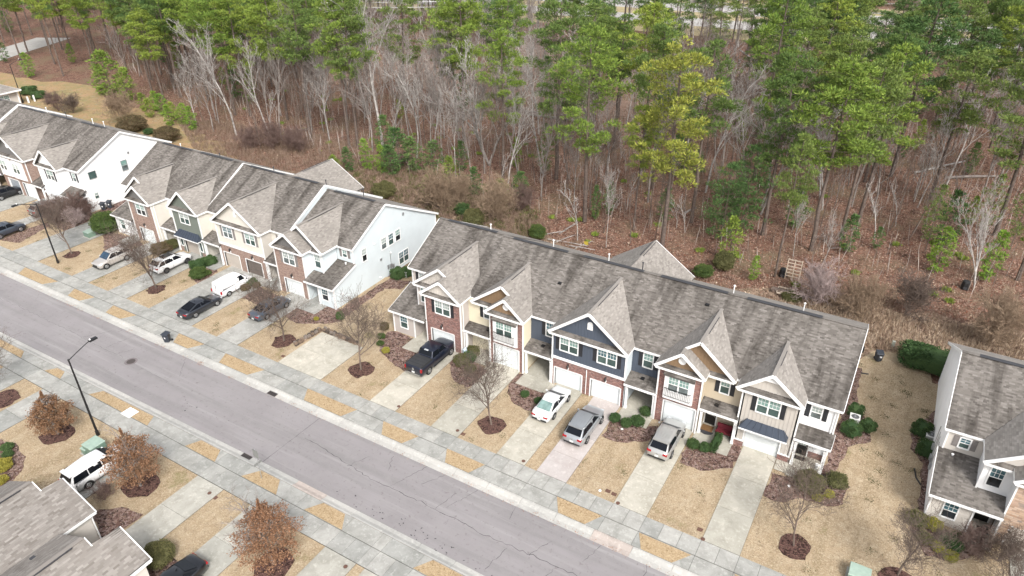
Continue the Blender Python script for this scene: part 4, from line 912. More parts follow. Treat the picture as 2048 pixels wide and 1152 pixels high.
# grass islands between kerb and pavement
def island(pts, i):
    P = [Vector(p) for p in pts]; mb = MB().prism([(p.x, p.y) for p in P], .10, .185)
    setting('verge', mb, M_strip)
for i, q in enumerate([[(-110.8, 35.3), (-110, 33.99), (-107.4, 33.99), (-106.8, 35.3)], [(-103.9, 35.3), (-103, 33.99), (-99, 33.99), (-97.6, 35.3)],
        [(-91.3, 35.3), (-90.4, 33.99), (-85.3, 33.99), (-84.3, 35.3)], [(-80.85, 35.3), (-80.0, 33.99), (-77.75, 33.99), (-77.0, 35.3)], [(-73.4, 35.3), (-72.75, 33.99), (-70.2, 33.99), (-69.3, 35.3)],
        [(-62.1, 35.35), (-61.2, 34.0), (-59.0, 34.0), (-58.15, 35.35)], [(-54.85, 35.38), (-54.2, 34.0), (-50.2, 34.0), (-49.35, 35.38)], [(-43.55, 35.4), (-42.65, 34.0), (-38.15, 34.0), (-37.5, 35.4)],
        [(-34.4, 35.4), (-33.45, 34.0), (-31.25, 34.0), (-30.55, 35.4)], [(-27.55, 35.4), (-26.75, 34.0), (-24.45, 34.0), (-23.8, 35.4)], [(-17.1, 35.35), (-16.3, 34.0), (-14.1, 34.0), (-13.3, 35.35)],
        [(-10.3, 35.3), (-9.65, 34.0), (-7.35, 34.0), (-6.4, 35.3)], [(-3.3, 35.3), (-2.5, 34.0), (11.5, 34.0), (12.6, 35.3)],
        [(-84.6, 24.45), (-84, 25.1), (-82.3, 25.15), (-81.7, 24.45)], [(-78.1, 24.45), (-77.3, 25.18), (-73.0, 25.22), (-72.1, 24.45)], [(-67.9, 24.45), (-67.2, 25.3), (-66.0, 25.32), (-65.3, 24.45)],
        [(-60.6, 24.45), (-59.9, 25.42), (-52.6, 25.5), (-52.0, 24.45)], [(-46.9, 24.45), (-46.3, 25.6), (-43.9, 25.6), (-43.2, 24.45)], [(-40.0, 24.45), (-39.1, 25.68), (-37.0, 25.7), (-36.1, 24.45)],
        [(-33.1, 24.46), (-32.3, 25.7), (-30.1, 25.7), (-29.3, 24.46)], [(-22.7, 24.46), (-21.9, 25.7), (-16, 25.7), (-15.2, 24.46)]]): island(q, i)
# driveways: each a run of poured slabs
def drive(a, b, y0, y1, n, mt=M_drive, mid=False):
    root = setting('driveway', MB().box(a, b, y0, y1, .04, .12), jd)
    ys = [y0+(y1-y0)*k/n for k in range(n+1)]
    for k in range(n):
        xs = [a, (a+b)/2, b] if mid else [a, b]
        for i in range(len(xs)-1):
            part('paving_slab', MB().box(xs[i]+.012, xs[i+1]-.012, ys[k]+.012, ys[k+1]-.012, .05, .16), mt, root)
    return root
for (a, b), ye, n, mt, mid in zip(FAR_D, (48.4, 48.2, 48.9, 47.8, 48.6, 48.6, 47.7, 43.2, 47.6, 48.0, 48.1, 48.1, 48.1, 48.4, 47.7), (3, 3, 4, 4, 4, 4, 3, 2, 3, 3, 3, 4, 3, 3, 3),
        (M_walk, M_walk, M_walk, M_walk, M_walk, M_walk, M_walk, M_drive, M_drive, M_drive, M_drive, M_drive_pink, M_drive, M_drive, M_walk2), (1, 0, 1, 0, 0, 1, 0, 1, 0, 0, 0, 0, 0, 0, 0)):
    drive(a, b, 37.0, ye, n, mt, mid)
for a, b in NEAR_D: drive(a, b, 12.5, 22.74, 3, M_walk2 if a > -45 else M_walk)
# front walks and porch floors
for x0, x1, y0, y1 in ((-40.1, -38.2, 45.2, 49.2), (-34.0, -31.0, 46.9, 49.2), (-30.9, -30.42, 46.4, 47.9), (-27.1, -24.2, 46.0, 51.5), (-24.2, -23.67, 46.1, 47.7), (-16.9, -14.0, 46.2, 51.8), (-10.2, -7.0, 46.4, 49.6), (-3.35, -2.4, 46.9, 48.2), (-2.4, .1, 46.7, 49.7), (-55.0, -52.4, 45.4, 49.0), (-62.6, -59.6, 46.9, 51), (-73.6, -70.3, 46.6, 51), (-81.6, -78.7, 46.9, 51), (-88.1, -85.8, 45.6, 49.2), (-103.6, -100.3, 46.8, 49.6), (-111.3, -108.6, 47.1, 51)):
    rt = setting('front_walk', MB().box(x0, x1, y0, y1, .04, .12), jd); n = max(1, round((x1-x0)/1.5)); k2 = max(1, round((y1-y0)/1.9))
    for i in range(n):
        for k in range(k2):
            a, b = x0+(x1-x0)*i/n, x0+(x1-x0)*(i+1)/n; c, d = y0+(y1-y0)*k/k2, y0+(y1-y0)*(k+1)/k2
            part('paving_slab', MB().box(a+.01, b-.01, c+.01, d-.01, .05, .165), M_drive if x0 > -50 else M_walk, rt)
# planting beds
def bed(pts, z=.125, mt=None, seed=1, amp=.14):
    P = rough_poly([(p[0], p[1]) for p in pts], .5, amp, seed); mb = MB().prism(P, .08, z)
    o = setting('mulch_bed', mb, mt or M_mulch)
    if o.data.polygons[1].normal.z < 0: o.data.flip_normals()
beds = [
 [(772, 664), (790, 662), (838, 681), (822, 698), (846, 708), (810, 746), (783, 726), (757, 702), (760, 685)],
 [(899, 726), (915, 712), (926, 706), (975, 742), (945, 772), (933, 776), (904, 757)],
 [(1037, 747), (1048, 747), (1074, 757), (1066, 770), (1091, 784), (1063, 822), (1038, 814), (1020, 801), (1014, 785), (1022, 762)],
 [(1226, 838), (1240, 838), (1262, 848), (1316, 853), (1318, 860), (1295, 880), (1270, 885), (1232, 886), (1203, 874)],
 [(1378, 882), (1410, 889), (1440, 880), (1470, 884), (1484, 898), (1464, 935), (1430, 938), (1402, 943), (1357, 925)],
 [(1545, 944), (1598, 960), (1636, 949), (1668, 949), (1698, 972), (1685, 1008), (1657, 1013), (1598, 996), (1569, 1007), (1527, 993)],
 [(1642, 950), (1652, 925), (1698, 780), (1712, 735), (1724, 738), (1714, 790), (1738, 868), (1740, 882), (1702, 890), (1682, 925), (1668, 950)],
 [(1895, 780), (1872, 818), (1822, 870), (1824, 898), (1846, 929), (1836, 1020), (1822, 1058), (1850, 1112), (1905, 1122), (1960, 1112), (1985, 1092), (1930, 1075), (1852, 1042), (1880, 900), (1908, 790)],
 [(479, 594), (522, 574), (590, 612), (622, 618), (645, 609), (678, 618), (694, 632), (684, 643), (649, 648), (592, 647), (575, 635)],
 [(677, 620), (740, 582), (788, 552), (800, 560), (826, 562), (800, 578), (770, 577), (692, 634)],
 [(381, 528), (421, 521), (432, 525), (436, 543), (396, 570), (380, 550)],
 [(205, 462), (237, 467), (262, 475), (280, 483), (300, 500), (270, 491), (255, 497), (208, 502)],
 [(-10, 878), (31, 888), (51, 915), (44, 943), (20, 973), (-10, 990)],
 [(185, 1018), (239, 1014), (289, 1028), (199, 1088)], [(284, 1117), (349, 1115), (372, 1130), (300, 1160)],
 [(100, 425), (165, 422), (186, 427), (262, 395), (268, 402), (180, 442), (130, 462), (110, 450)], [(0, 480), (38, 486), (100, 452), (96, 444), (20, 470)]]
for i, b in enumerate(beds): bed([gp(*p) for p in b], seed=i+2)
rings = [(144, 510, 1.15), (313, 579, 1.2), (568, 682, 1.35), (722, 740, 1.4), (983, 850, 1.35), (1587, 1092, 1.25), (1795, 1165, 1.4), (115, 868, 1.55), (283, 970, 1.6), (548, 1130, 1.55), (5, 800, 1.6)]
for i, (x, y, rd) in enumerate(rings):
    c = gp(x, y); bed([(c.x+rd*.88*math.cos(t*.4), c.y+rd*.88*math.sin(t*.4)) for t in range(16)], .15, M_mulch2, 30+i, .17)
# highway and its verge beyond the wood, pale road far left
def band(name, c0, c1, w, z, mt):
    c0, c1 = Vector(c0), Vector(c1); d = (c1-c0).normalized(); n = Vector((-d.y, d.x))*w/2
    sheet(name, [c0-n, c1-n, c1+n, c0+n], z, mt)
A1, A2 = gp(1560, 55, 0).xy, gp(2040, 92, 0).xy; dv = (A2-A1).normalized(); nn = Vector((-dv.y, dv.x))
M_med = ground_mat('median_grass', [(.36, .29, .17), ((.28, .24, .12), .1, .4, .7, 5), ((.42, .35, .22), .8, .5, .7, 5)], bmp=.1)
band('highway_verge', A1-dv*400+nn*14, A2+dv*300+nn*14, 78, .03, M_med)
band('highway', A1-dv*400-nn*2, A2+dv*300-nn*2, 15, .06, M_farroad); band('highway', A1-dv*400+nn*27, A2+dv*300+nn*27, 19, .06, M_farroad)
lr = MB()
pts = [gp(*p, 0) for p in ((-260, 200), (-60, 128), (20, 103), (70, 88), (108, 76))]
P = []
for i, p in enumerate(pts):
    d = (pts[min(i+1, len(pts)-1)]-pts[max(0, i-1)]).normalized(); n = Vector((-d.y, d.x, 0))*5.5; P += [p-n+Vector((0, 0, .08)), p+n+Vector((0, 0, .08))]
lr.add(P, [(2*i, 2*i+2, 2*i+3, 2*i+1) for i in range(len(pts)-1)]); o = setting('side_road', lr, M_farroad)
if o.data.polygons[0].normal.z < 0: o.data.flip_normals()
for i, q in enumerate([[(820, 60), (960, 95), (1120, 130), (1500, 175), (1750, 230), (1840, 250), (1700, 200), (1500, 140), (1200, 105), (1000, 75)], [(560, 150), (720, 170), (800, 150), (1000, 190), (1200, 230), (1420, 250), (1400, 215), (1180, 190), (1000, 150), (800, 110), (650, 120)]]):
    M_pale = M_pale if i else ground_mat('pale_leaf_carpet', [(.25, .17, .13), ((.16, .10, .075), 1.2, .45, .65, 8), ((.38, .29, .24), 3.5, .54, .66, 6)], bs=6, bd=.2)
    sheet('clearing', rough_poly(px(*q), 4, 1.5, 9+i), .04+.01*i, M_pale)
# ------------------------------------------------------------------ vehicles
import bmesh
def carpaint(name, c, metal=.25, rough=.28): return mat(name, c, rough, .02, 1, metal=metal, coat=.8, world=False)
G_car = mat('car_glass', (.008, .010, .014), .12, .1, 1, spec=.22, world=False)
G_ws = mat('windscreen_glass', (.012, .015, .02), .2, .1, 1, spec=.04, world=False)
G_lite = mat('car_glass_pale', (.22, .33, .31), .05, .2, 2, spec=.5, world=False)
G_blue = mat('car_glass_blue', (.04, .075, .12), .05, .2, 2, spec=.5, world=False)
M_tyre = mat('tyre_rubber', (.015, .015, .016), .85, .1, world=False)
M_rim = mat('alloy_rim', (.42, .43, .44), .3, .05, metal=.8, world=False)
M_rimd = mat('dark_rim', (.10, .10, .105), .35, .05, metal=.7, world=False)
M_red = mat('tail_lamp', (.38, .012, .018), .2, .1, world=False)
M_lamp = mat('head_lamp', (.55, .58, .60), .12, .1, world=False)
M_plast = mat('black_plastic', (.02, .02, .021), .6, .1, world=False)
M_plate = mat('number_plate', (.72, .72, .70), .4, .1, 30, world=False)
M_chrome = mat('chrome', (.60, .61, .62), .15, .05, metal=.95, world=False)
SPEC = dict(
 sedan=dict(L=4.88, W=1.85, H=1.45, belt=.97, nose=.66, hood=.86, deck=1.02, A=1.28, B=2.08, C=3.28, D=4.3, fa=.92, ra=3.72, wr=.335, tail=.86),
 coupe=dict(L=4.9, W=1.86, H=1.43, belt=.96, nose=.64, hood=.84, deck=1.0, A=1.28, B=2.1, C=3.1, D=4.5, fa=.9, ra=3.75, wr=.345, tail=.86),
 suv=dict(L=4.62, W=1.87, H=1.68, belt=1.08, nose=.78, hood=1.0, deck=1.1, A=1.15, B=1.92, C=3.95, D=4.5, fa=.88, ra=3.58, wr=.36, tail=1.0),
 bigsuv=dict(L=4.95, W=1.96, H=1.73, belt=1.13, nose=.84, hood=1.04, deck=1.13, A=1.2, B=2.05, C=4.12, D=4.84, fa=.92, ra=3.85, wr=.38, tail=1.06),
 minivan=dict(L=5.15, W=2.0, H=1.74, belt=1.08, nose=.78, hood=.98, deck=1.12, A=1.0, B=1.95, C=4.7, D=5.06, fa=.96, ra=3.96, wr=.35, tail=1.0),
 van=dict(L=4.73, W=1.74, H=1.88, belt=1.12, nose=.78, hood=1.0, deck=1.2, A=.82, B=1.55, C=4.56, D=4.68, fa=.8, ra=3.72, wr=.32, tail=1.1),
 pickup=dict(L=5.9, W=2.03, H=1.95, belt=1.33, nose=1.05, hood=1.24, deck=1.33, A=1.5, B=2.1, C=3.62, D=3.95, fa=1.0, ra=4.7, wr=.42, tail=1.3))
def vehicle(name, label, cat, kind, pnt, x, y, head, glass=None, rear=None, rails=False, pano=False, rim=None, group='cars parked on the driveways', opt=()):
    """x, y = ground point below the middle; head = 1 nose away from the camera (+Y), -1 nose towards it"""
    S = SPEC[kind]; L, Hw = S['L'], S['W']/2
    root = thing(name, label, cat, (x, y, .155), math.pi/2 if head > 0 else -math.pi/2, group)
    X = lambda d: L/2-d
    zb = .26 if kind not in ('pickup', 'bigsuv') else .34
    st = [(0, S['nose']-.16, .60), (.05, S['nose']-.02, .72), (.17, S['nose']+.05, .84), (.38, S['hood']-.07, .93), (.62, S['hood']-.02, .975), (S['A']*.8, S['hood'], .99), (S['A']+.1, S['belt'], 1.0), (S['B']+.3, S['belt']+.01, 1.0), (S['C'], S['belt']+.02, 1.0)]
    if kind in ('sedan', 'coupe'): st += [(S['D']-.15, S['deck']+.0, .985), (L-.42, S['deck']-.01, .96), (L-.2, S['deck']-.04, .90), (L-.06, S['deck']-.10, .80), (L, S['tail']-.25, .68)]
    elif kind == 'pickup': st += [(S['D']+.05, S['deck'], 1.0), (L-.5, S['deck'], 1.0), (L-.12, S['deck']+.02, .99), (L-.05, S['deck']-.02, .97), (L, S['deck']-.3, .95)]
    else: st += [(L-.5, S['deck'], .985), (L-.24, S['deck'], .93), (L-.08, S['deck']-.04, .85), (L, S['deck']-.3, .74)]
    mb = MB(); n = 0
    for d, z, k in st:
        w = Hw*k; e = .16 if d < .1 or d > L-.06 else 0
        half = [(w*.80, zb+e*.9), (w*.965, zb+.06+e*.4), (w*.995, zb+.28), (w, (zb+z)/2+.08), (w*.975, z-.12), (w*.90, z-.02), (w*.62, z+.02), (0, z+.035)]
        ring = [(X(d), yy, zz) for yy, zz in half]+[(X(d), -yy, zz) for yy, zz in half[-2::-1]]
        n = len(ring); mb.v += ring
    for i in range(len(st)-1):
        for k in range(n): a, b = i*n+k, i*n+(k+1) % n; mb.f.append((a, b, b+n, a+n))
    mb.f.append(tuple(range(n))[::-1]); mb.f.append(tuple(range((len(st)-1)*n, len(st)*n)))
    part('body', mb, pnt, root, local=True, smooth=True)
    # cabin
    zt, H = S['belt']-.03, S['H']; wA, wT = Hw*.90, Hw*.735
    if kind in ('suv', 'bigsuv', 'minivan'): wT = Hw*.79
    if kind == 'van': wT = Hw*.85
    if kind == 'pickup': wT = Hw*.80
    ring = []
    prof = [(S['A'], zt, wA*.93, zt), (S['B'], H-.07, wT*.92, zt), ((S['B']*.6+S['C']*.4), H, wT, zt), (S['C'], H-.07 if kind != 'van' else H-.02, wT*(.86 if kind != 'van' else .95), zt), (S['D'], zt+.02, wA*.93, zt)]
    c = MB(); P = []
    for d, zr, w, z0 in prof: P.append([(X(d), w*.99, zr), (X(d), w*.6, zr+.045 if zr > zt+.1 else zr), (X(d), 0, zr+.06 if zr > zt+.1 else zr), (X(d), -w*.6, zr+.045 if zr > zt+.1 else zr), (X(d), -w*.99, zr)])
    for i in range(4):
        for k in range(4): c.add([P[i][k], P[i+1][k], P[i+1][k+1], P[i][k+1]], [(3, 2, 1, 0)])
    for sg in (1, -1):
        k = 0 if sg > 0 else 4; top = [P[i][k] for i in range(5)]
        bot = [(X(d), sg*wA*(.99 if 0 < i < 4 else .93), zt) for i, d in enumerate((S['A'], S['B'], S['B']*.6+S['C']*.4, S['C'], S['D']))]
        for i in range(4): c.add([top[i], top[i+1], bot[i+1], bot[i]], [(0, 1, 2, 3) if sg > 0 else (3, 2, 1, 0)])
    cb = part('cabin', c, pnt, root, local=True)
    b_ = bmesh.new(); b_.from_mesh(cb.data); bmesh.ops.remove_doubles(b_, verts=b_.verts, dist=.002)
    ed = [e for e in b_.edges if len(e.link_faces) == 2 and e.calc_face_angle(0) > .35]
    bmesh.ops.bevel(b_, geom=ed, offset=.05, segments=2, affect='EDGES', profile=.5); b_.to_mesh(cb.data); b_.free()
    cb.data.polygons.foreach_set('use_smooth', [True]*len(cb.data.polygons))
    def face(a, b, c4, d4, u0, u1, v0, v1, off):
        """panel on the quad a(bottom left) b(bottom right) c(top right) d(top left)"""
        a, b, c4, d4 = map(Vector, (a, b, c4, d4)); nrm = (b-a).cross(d4-a).normalized()*off
        f = lambda u, v: a.lerp(b, u).lerp(d4.lerp(c4, u), v)+nrm
        q = [f(u0, v0), f(u1, v0), f(u1, v1), f(u0, v1)]
        return q, nrm
    def panel(nm, quad, m, u0=0., u1=1., v0=0., v1=1., off=.008, th=.02):
        q, nr = face(*quad, u0, u1, v0, v1, off)
        mbx = MB().slab(q, -nr.normalized()*th); part(nm, mbx, m, root, local=True)
    A_, B_, C_, D_ = S['A'], S['B'], S['C'], S['D']
    ws = [(X(A_), -wA*.93, zt+.02), (X(A_), wA*.93, zt+.02), (X(B_), wT*.94, H-.01), (X(B_), -wT*.94, H-.01)]
    ws = [ws[1], ws[0], ws[3], ws[2]] if False else ws
    panel('windscreen', ws, G_blue if glass == 'blue' else G_ws, .03, .97, .02, .97, .022)
    if kind != 'van':
        rw = [(X(D_), wA*.93, zt+.04), (X(D_), -wA*.93, zt+.04), (X(C_), -wT*.92, H-.02), (X(C_), wT*.92, H-.02)]
        panel('rear_window', rw, rear or G_car, .07, .93, .14 if kind in ('sedan', 'coupe') else .16, .92, .024)
    for sg in (1, -1):
        def sp(d, v, off=.02): return Vector((X(d), sg*((wA*.99)*(1-v)+(wT*.965)*v+off), zt+(H-.05-zt)*v+off*.3))
        lowf, topf, topr, lowr = (A_+.22, .06), (B_+.02, .88), (C_-.02, .88), (D_-.22, .10)
        if kind == 'van': cuts = [(A_+.42, B_+.05, B_+.62, B_+.72)]
        else:
            nb = {'sedan': [.47], 'coupe': [.47], 'pickup': [.52], 'minivan': [.35, .66]}.get(kind, [.38, .72]); cuts = []; pb, pt_ = lowf[0], topf[0]
            if kind == 'pickup': lowr = (D_-.12, .10)
            for f_ in nb+[1.0]:
                qb = lowf[0]+(lowr[0]-lowf[0])*f_; qt = topf[0]+(topr[0]-topf[0])*f_ if f_ == 1 else max(pt_+.2, min(qb, topr[0]-.12))
                cuts.append((pb, pt_, qt-(.05 if f_ < 1 else 0), qb-(.05 if f_ < 1 else 0))); pb, pt_ = qb+.03, qt+.03
        for db, dt_, et, eb in cuts:
            q = [sp(db, lowf[1]), sp(eb, lowr[1]), sp(et, topr[1]), sp(dt_, topf[1])]
            if sg > 0: q = q[::-1]
            part('side_window', MB().slab(q, Vector((0, -sg*.04, 0))), G_car, root, local=True)
        # wheels and arches
        for d in (S['fa'], S['ra']):
            wr = S['wr']; ar = MB(); nseg = 14; yy = sg*(Hw*.985)
            arc = [(X(d)+(wr+.07)*math.cos(math.pi*i/nseg), (wr+.07)*math.sin(math.pi*i/nseg)+wr-.02) for i in range(nseg+1)]
            arc += [(X(d)-wr-.05, zb), (X(d)+wr+.05, zb)]
            ar.slab([(a, yy+sg*.022, b) for a, b in arc], Vector((0, -sg*.12, 0))); part('wheel_arch', ar, M_plast, root, local=True)
            t = MB(); t.tube([(X(d), sg*(Hw-.20), wr), (X(d), sg*(Hw-.17), wr), (X(d), sg*(Hw+.0), wr), (X(d), sg*(Hw+.03), wr)], [wr*.9, wr, wr, wr*.93], 18)
            wp = part('wheel', t, M_tyre, root, local=True)
            q = MB(); q.tube([(X(d), sg*(Hw+.02), wr), (X(d), sg*(Hw+.042), wr)], [wr*.68, wr*.62], 14); part('rim', q, rim or M_rim, wp, local=True)
            k2 = MB()
            for j in range(5):
                a = 2*math.pi*(j+.5)/5; k2.tube([(X(d)+wr*.3*math.cos(a), sg*(Hw+.044), wr+wr*.3*math.sin(a)), (X(d)+wr*.58*math.cos(a), sg*(Hw+.044), wr+wr*.58*math.sin(a))], [wr*.05, wr*.13], 5)
            part('rim_gap', k2, M_plast, wp, local=True)
        # door seams, handles, mirror, lamps
        sm = MB(); ys = sg*(Hw+.002)
        seams = (A_+.25, (A_+.25+C_)/2+.05, C_+.1) if kind != 'van' else (A_+.35, A_+1.25, 3.1)
        if kind == 'pickup': seams = (A_+.1, 2.75, 3.8)
        for d in seams: sm.box(X(d)-.008, X(d)+.008, min(ys, ys-sg*.05), max(ys, ys-sg*.05), zb+.12, S['belt']-.1)
        part('door_seam', sm, M_plast, root, local=True)
        hd = MB()
        for d in seams[1:]: hd.box(X(d)+.08, X(d)+.24, min(ys-sg*.03, ys+sg*.025), max(ys-sg*.03, ys+sg*.025), S['belt']-.22, S['belt']-.185)
        part('door_handle', hd, pnt, root, local=True)
        part('wing_mirror', MB().blob((X(A_+.3), sg*(Hw+.09), S['belt']+.04), .12, 8, 5, (.7, 1, .75)), pnt if kind != 'van' else M_plast, root, local=True)
        zl = S['tail']-.1
        if kind in ('sedan', 'coupe'): tl = MB().box(X(L)-.0, X(L-.2), min(sg*Hw*.42, sg*Hw*.84), max(sg*Hw*.42, sg*Hw*.84), zl-.04, zl+.10)
        elif kind in ('pickup', 'van'): tl = MB().box(X(L)-.02, X(L-.14), min(sg*Hw*.84, sg*Hw*.985), max(sg*Hw*.84, sg*Hw*.985), S['tail']-.42, S['tail']-.08)
        else: tl = MB().box(X(L)+.0, X(L-.22), min(sg*Hw*.50, sg*Hw*.87), max(sg*Hw*.50, sg*Hw*.87), S['tail']-.16, S['tail']-.0)
        part('tail_light', tl, M_red, root, local=True)
        hl = MB().box(X(.42), X(.045), min(sg*Hw*.46, sg*Hw*.80), max(sg*Hw*.46, sg*Hw*.80), S['nose']-.12, S['nose']+.03); part('headlight', hl, M_lamp, root, local=True)
        if rails:
            part('roof_rail', MB().tube([(X(B_+.15), sg*wT*.9, H+.0), (X(B_+.3), sg*wT*.92, H+.075), (X(C_-.1), sg*wT*.9, H+.06), (X(C_+.02), sg*wT*.88, H-.02)], .022, 6), M_chrome if rails == 'c' else M_plast, root, local=True)
    part('grille', MB().box(X(.06), X(-.012), -Hw*.45, Hw*.45, S['nose']-.3, S['nose']-.08), M_plast, root, local=True)
    part('front_bumper', MB().box(X(.2), X(-.01), -Hw*.68, Hw*.68, zb+.05, zb+.2), M_plast, root, local=True)
    part('rear_bumper', MB().box(X(L)-.015, X(L-.2), -Hw*.76, Hw*.76, zb+.08, zb+.22), M_plast if kind != 'pickup' else M_chrome, root, local=True)
    part('number_plate', MB().box(X(L)-.03, X(L)+.04, -.16, .16, S['tail']-.46 if kind != 'pickup' else .62, S['tail']-.31 if kind != 'pickup' else .77), M_plate, root, local=True)
    part('badge', MB().box(X(L)-.012, X(L-.03), -.09, .09, S['tail']-.2, S['tail']-.13), M_chrome, root, local=True)
    if pano: part('glass_roof', MB().box(X(C_-.5), X(B_+.15), -wT*.66, wT*.66, H+.03, H+.066), G_car, root, local=True)
    if kind not in ('pickup',): part('roof_aerial', MB().blob((X(C_-.15), 0, H+.06), .07, 6, 4, (1.5, .4, .8)), pnt, root, local=True)
    if kind in ('suv', 'bigsuv', 'minivan'):
        part('tailgate_spoiler', MB().box(X(C_+.2), X(C_-.12), -wT*.86, wT*.86, H-.06, H+.015), pnt, root, local=True)
        rb = MB()
        for k in (-2, -1, 0, 1, 2): rb.box(X(C_-.35), X(B_+.35), k*wT*.3-.012, k*wT*.3+.012, H+.03, H+.068-abs(k)*.008)
        if not pano: part('roof_rib', rb, pnt, root, local=True)
    if kind == 'pickup':
        bx0, bx1 = X(L-.1), X(D_+.12)
        cv = part('bed_cover', MB().box(bx0, bx1, -Hw*.86, Hw*.86, S['deck']+.0, S['deck']+.07), mat('bed_cover_vinyl', (.035, .036, .038), .5, .1, world=False), root, local=True)
        g = MB()
        for k in (1, 2, 3): xx = bx0+(bx1-bx0)*k/4; g.box(xx-.018, xx+.018, -Hw*.84, Hw*.84, S['deck']+.068, S['deck']+.082)
        part('cover_hinge', g, M_plast, cv, local=True)
        for s in (-1, 1): part('bed_rail', MB().box(bx0, bx1, min(s*Hw*.86, s*Hw*.97), max(s*Hw*.86, s*Hw*.97), S['deck']-.02, S['deck']+.045), M_plast, root, local=True)
        part('running_board', MB().box(X(3.9), X(1.6), -Hw*1.02, Hw*1.02, .38, .44), M_plast, root, local=True)
        part('badge', MB().tube([(X(L)-.014, 0, 1.02), (X(L)+.01, 0, 1.02)], .11, 12), M_chrome, root, local=True)
        part('cab_lamp', MB().box(X(C_+.12), X(C_-.02), -.22, .22, H-.06, H-.005), M_lamp, root, local=True)
    if kind == 'van':
        for sg in (1, -1):
            e = MB()
            for a, b in ((2.05, 3.0), (3.15, 4.35)): e.box(X(b), X(a), min(sg*(Hw*.885), sg*(Hw*.925)), max(sg*(Hw*.885), sg*(Hw*.925)), 1.22, 1.62)
            part('side_panel', e, pnt, root, local=True)
        part('rear_seam', MB().box(X(L)-.004, X(L)+.04, -.012, .012, .5, 1.1).box(X(4.69)-.02, X(4.69)+.03, -.012, .012, 1.1, 1.78), M_plast, root, local=True)
        part('slide_rail', MB().box(X(4.4), X(2.6), -Hw*1.005, -Hw*.98, 1.08, 1.11), M_plast, root, local=True)
    return root
P_white = carpaint('car_white', (.78, .78, .78), 0, .3); P_pearl = carpaint('car_pearl', (.72, .73, .73), .1)
P_silver = carpaint('car_silver', (.46, .455, .44), .5); P_grey = carpaint('car_grey', (.20, .215, .24), .5); P_lgrey = carpaint('car_light_grey', (.38, .40, .42), .5)
P_black = carpaint('car_black', (.008, .009, .012), .1); P_navy = carpaint('car_navy_black', (.010, .014, .030), .3); P_char = carpaint('car_charcoal', (.035, .040, .052), .5)
P_slate = carpaint('car_slate', (.10, .125, .16), .5); P_dsteel = carpaint('car_dark_steel', (.07, .085, .11), .5)
vehicle('pickup_truck', 'black crew cab pickup truck with folded black bed cover on the driveway', 'pickup truck', 'pickup', P_navy, -35.95, 44.75, 1)
vehicle('parked_car', 'white sedan with pale green rear window on the driveway beside the grey estate car', 'car', 'sedan', P_pearl, -22.4, 44.55, 1, rear=G_lite)
vehicle('parked_car', 'dark silver seven seat car with roof rails on the pinkish driveway', 'car', 'bigsuv', P_lgrey, -18.6, 43.3, 1, rails='c')
vehicle('parked_car', 'silver crossover car with broad pale roof parked before the garage with balcony above', 'car', 'bigsuv', P_silver, -11.85, 45.25, 1, rails=False, pano=False)
vehicle('parked_car', 'slate blue saloon car half hidden behind the bare tree', 'car', 'sedan', P_slate, -56.95, 43.3, 1)
vehicle('parked_car', 'dark grey sedan with red tail lights on the wide double driveway', 'car', 'coupe', P_char, -64.0, 39.65, 1)
vehicle('parked_van', 'white cargo van parked nose in before the brown garage door', 'van', 'van', P_white, -64.5, 44.7, 1)
vehicle('parked_car', 'champagne silver crossover facing the street, left of the white car with dark glass roof', 'car', 'suv', carpaint('car_champagne', (.52, .49, .46), .4), -82.95, 41.65, -1, glass='blue')
vehicle('parked_car', 'white estate car with dark glass roof behind a bare tree', 'car', 'bigsuv', P_white, -75.6, 44.6, 1, pano=True, rim=M_rimd)
vehicle('parked_car', 'dark silver car partly covered by brown twigs before the white terrace', 'car', 'suv', carpaint('car_dark_silver', (.22, .22, .21), .5), -105.6, 46.4, 1, rails='c')
vehicle('parked_car', 'dark blue grey crossover at the left edge of the far row', 'car', 'suv', P_dsteel, -103.2, 39.4, 1)
vehicle('parked_car', 'black crossover parked on the leftmost driveway before the open grey garage', 'car', 'suv', P_black, -116.8, 46.6, 1, rails='c')
vehicle('parked_minivan', 'white minivan on the near driveway beside the brown leaved tree', 'minivan', 'minivan', P_white, -50.3, 18.9, 1, rails=False)
vehicle('parked_car', 'black sedan at the bottom edge, only its tail showing past the roof', 'car', 'sedan', P_black, -35.55, 14.75, -1)
hc = gp(1912, 22, 0); v = vehicle('highway_car', 'dark car driving along the highway beyond the wood', 'car', 'bigsuv', P_black, hc.x, hc.y, 1, group='cars on the highway'); v.rotation_euler.z = math.atan2(dv.y, dv.x); v.location.z = .07
# ------------------------------------------------------------------ vegetation
import numpy as np
def np_mesh(name, V, Fs, mats, idx=None, smooth=False):
    """V (n,3); Fs = list of (m,k) index arrays"""
    me = bpy.data.meshes.new(name)
    V = np.asarray(V, dtype=np.float32)
    loops = np.concatenate([f.reshape(-1) for f in Fs]).astype(np.int32)
    tot = np.concatenate([np.full(len(f), f.shape[1], dtype=np.int32) for f in Fs]); start = np.concatenate([[0], np.cumsum(tot)[:-1]]).astype(np.int32)
    me.vertices.add(len(V)); me.vertices.foreach_set('co', V.reshape(-1))
    me.loops.add(len(loops)); me.loops.foreach_set('vertex_index', loops)
    me.polygons.add(len(tot)); me.polygons.foreach_set('loop_start', start); me.polygons.foreach_set('loop_total', tot)
    if idx is not None: me.polygons.foreach_set('material_index', np.asarray(idx, dtype=np.int32))
    for m_ in mats: me.materials.append(m_)
    me.update(calc_edges=True); me.validate(); return me
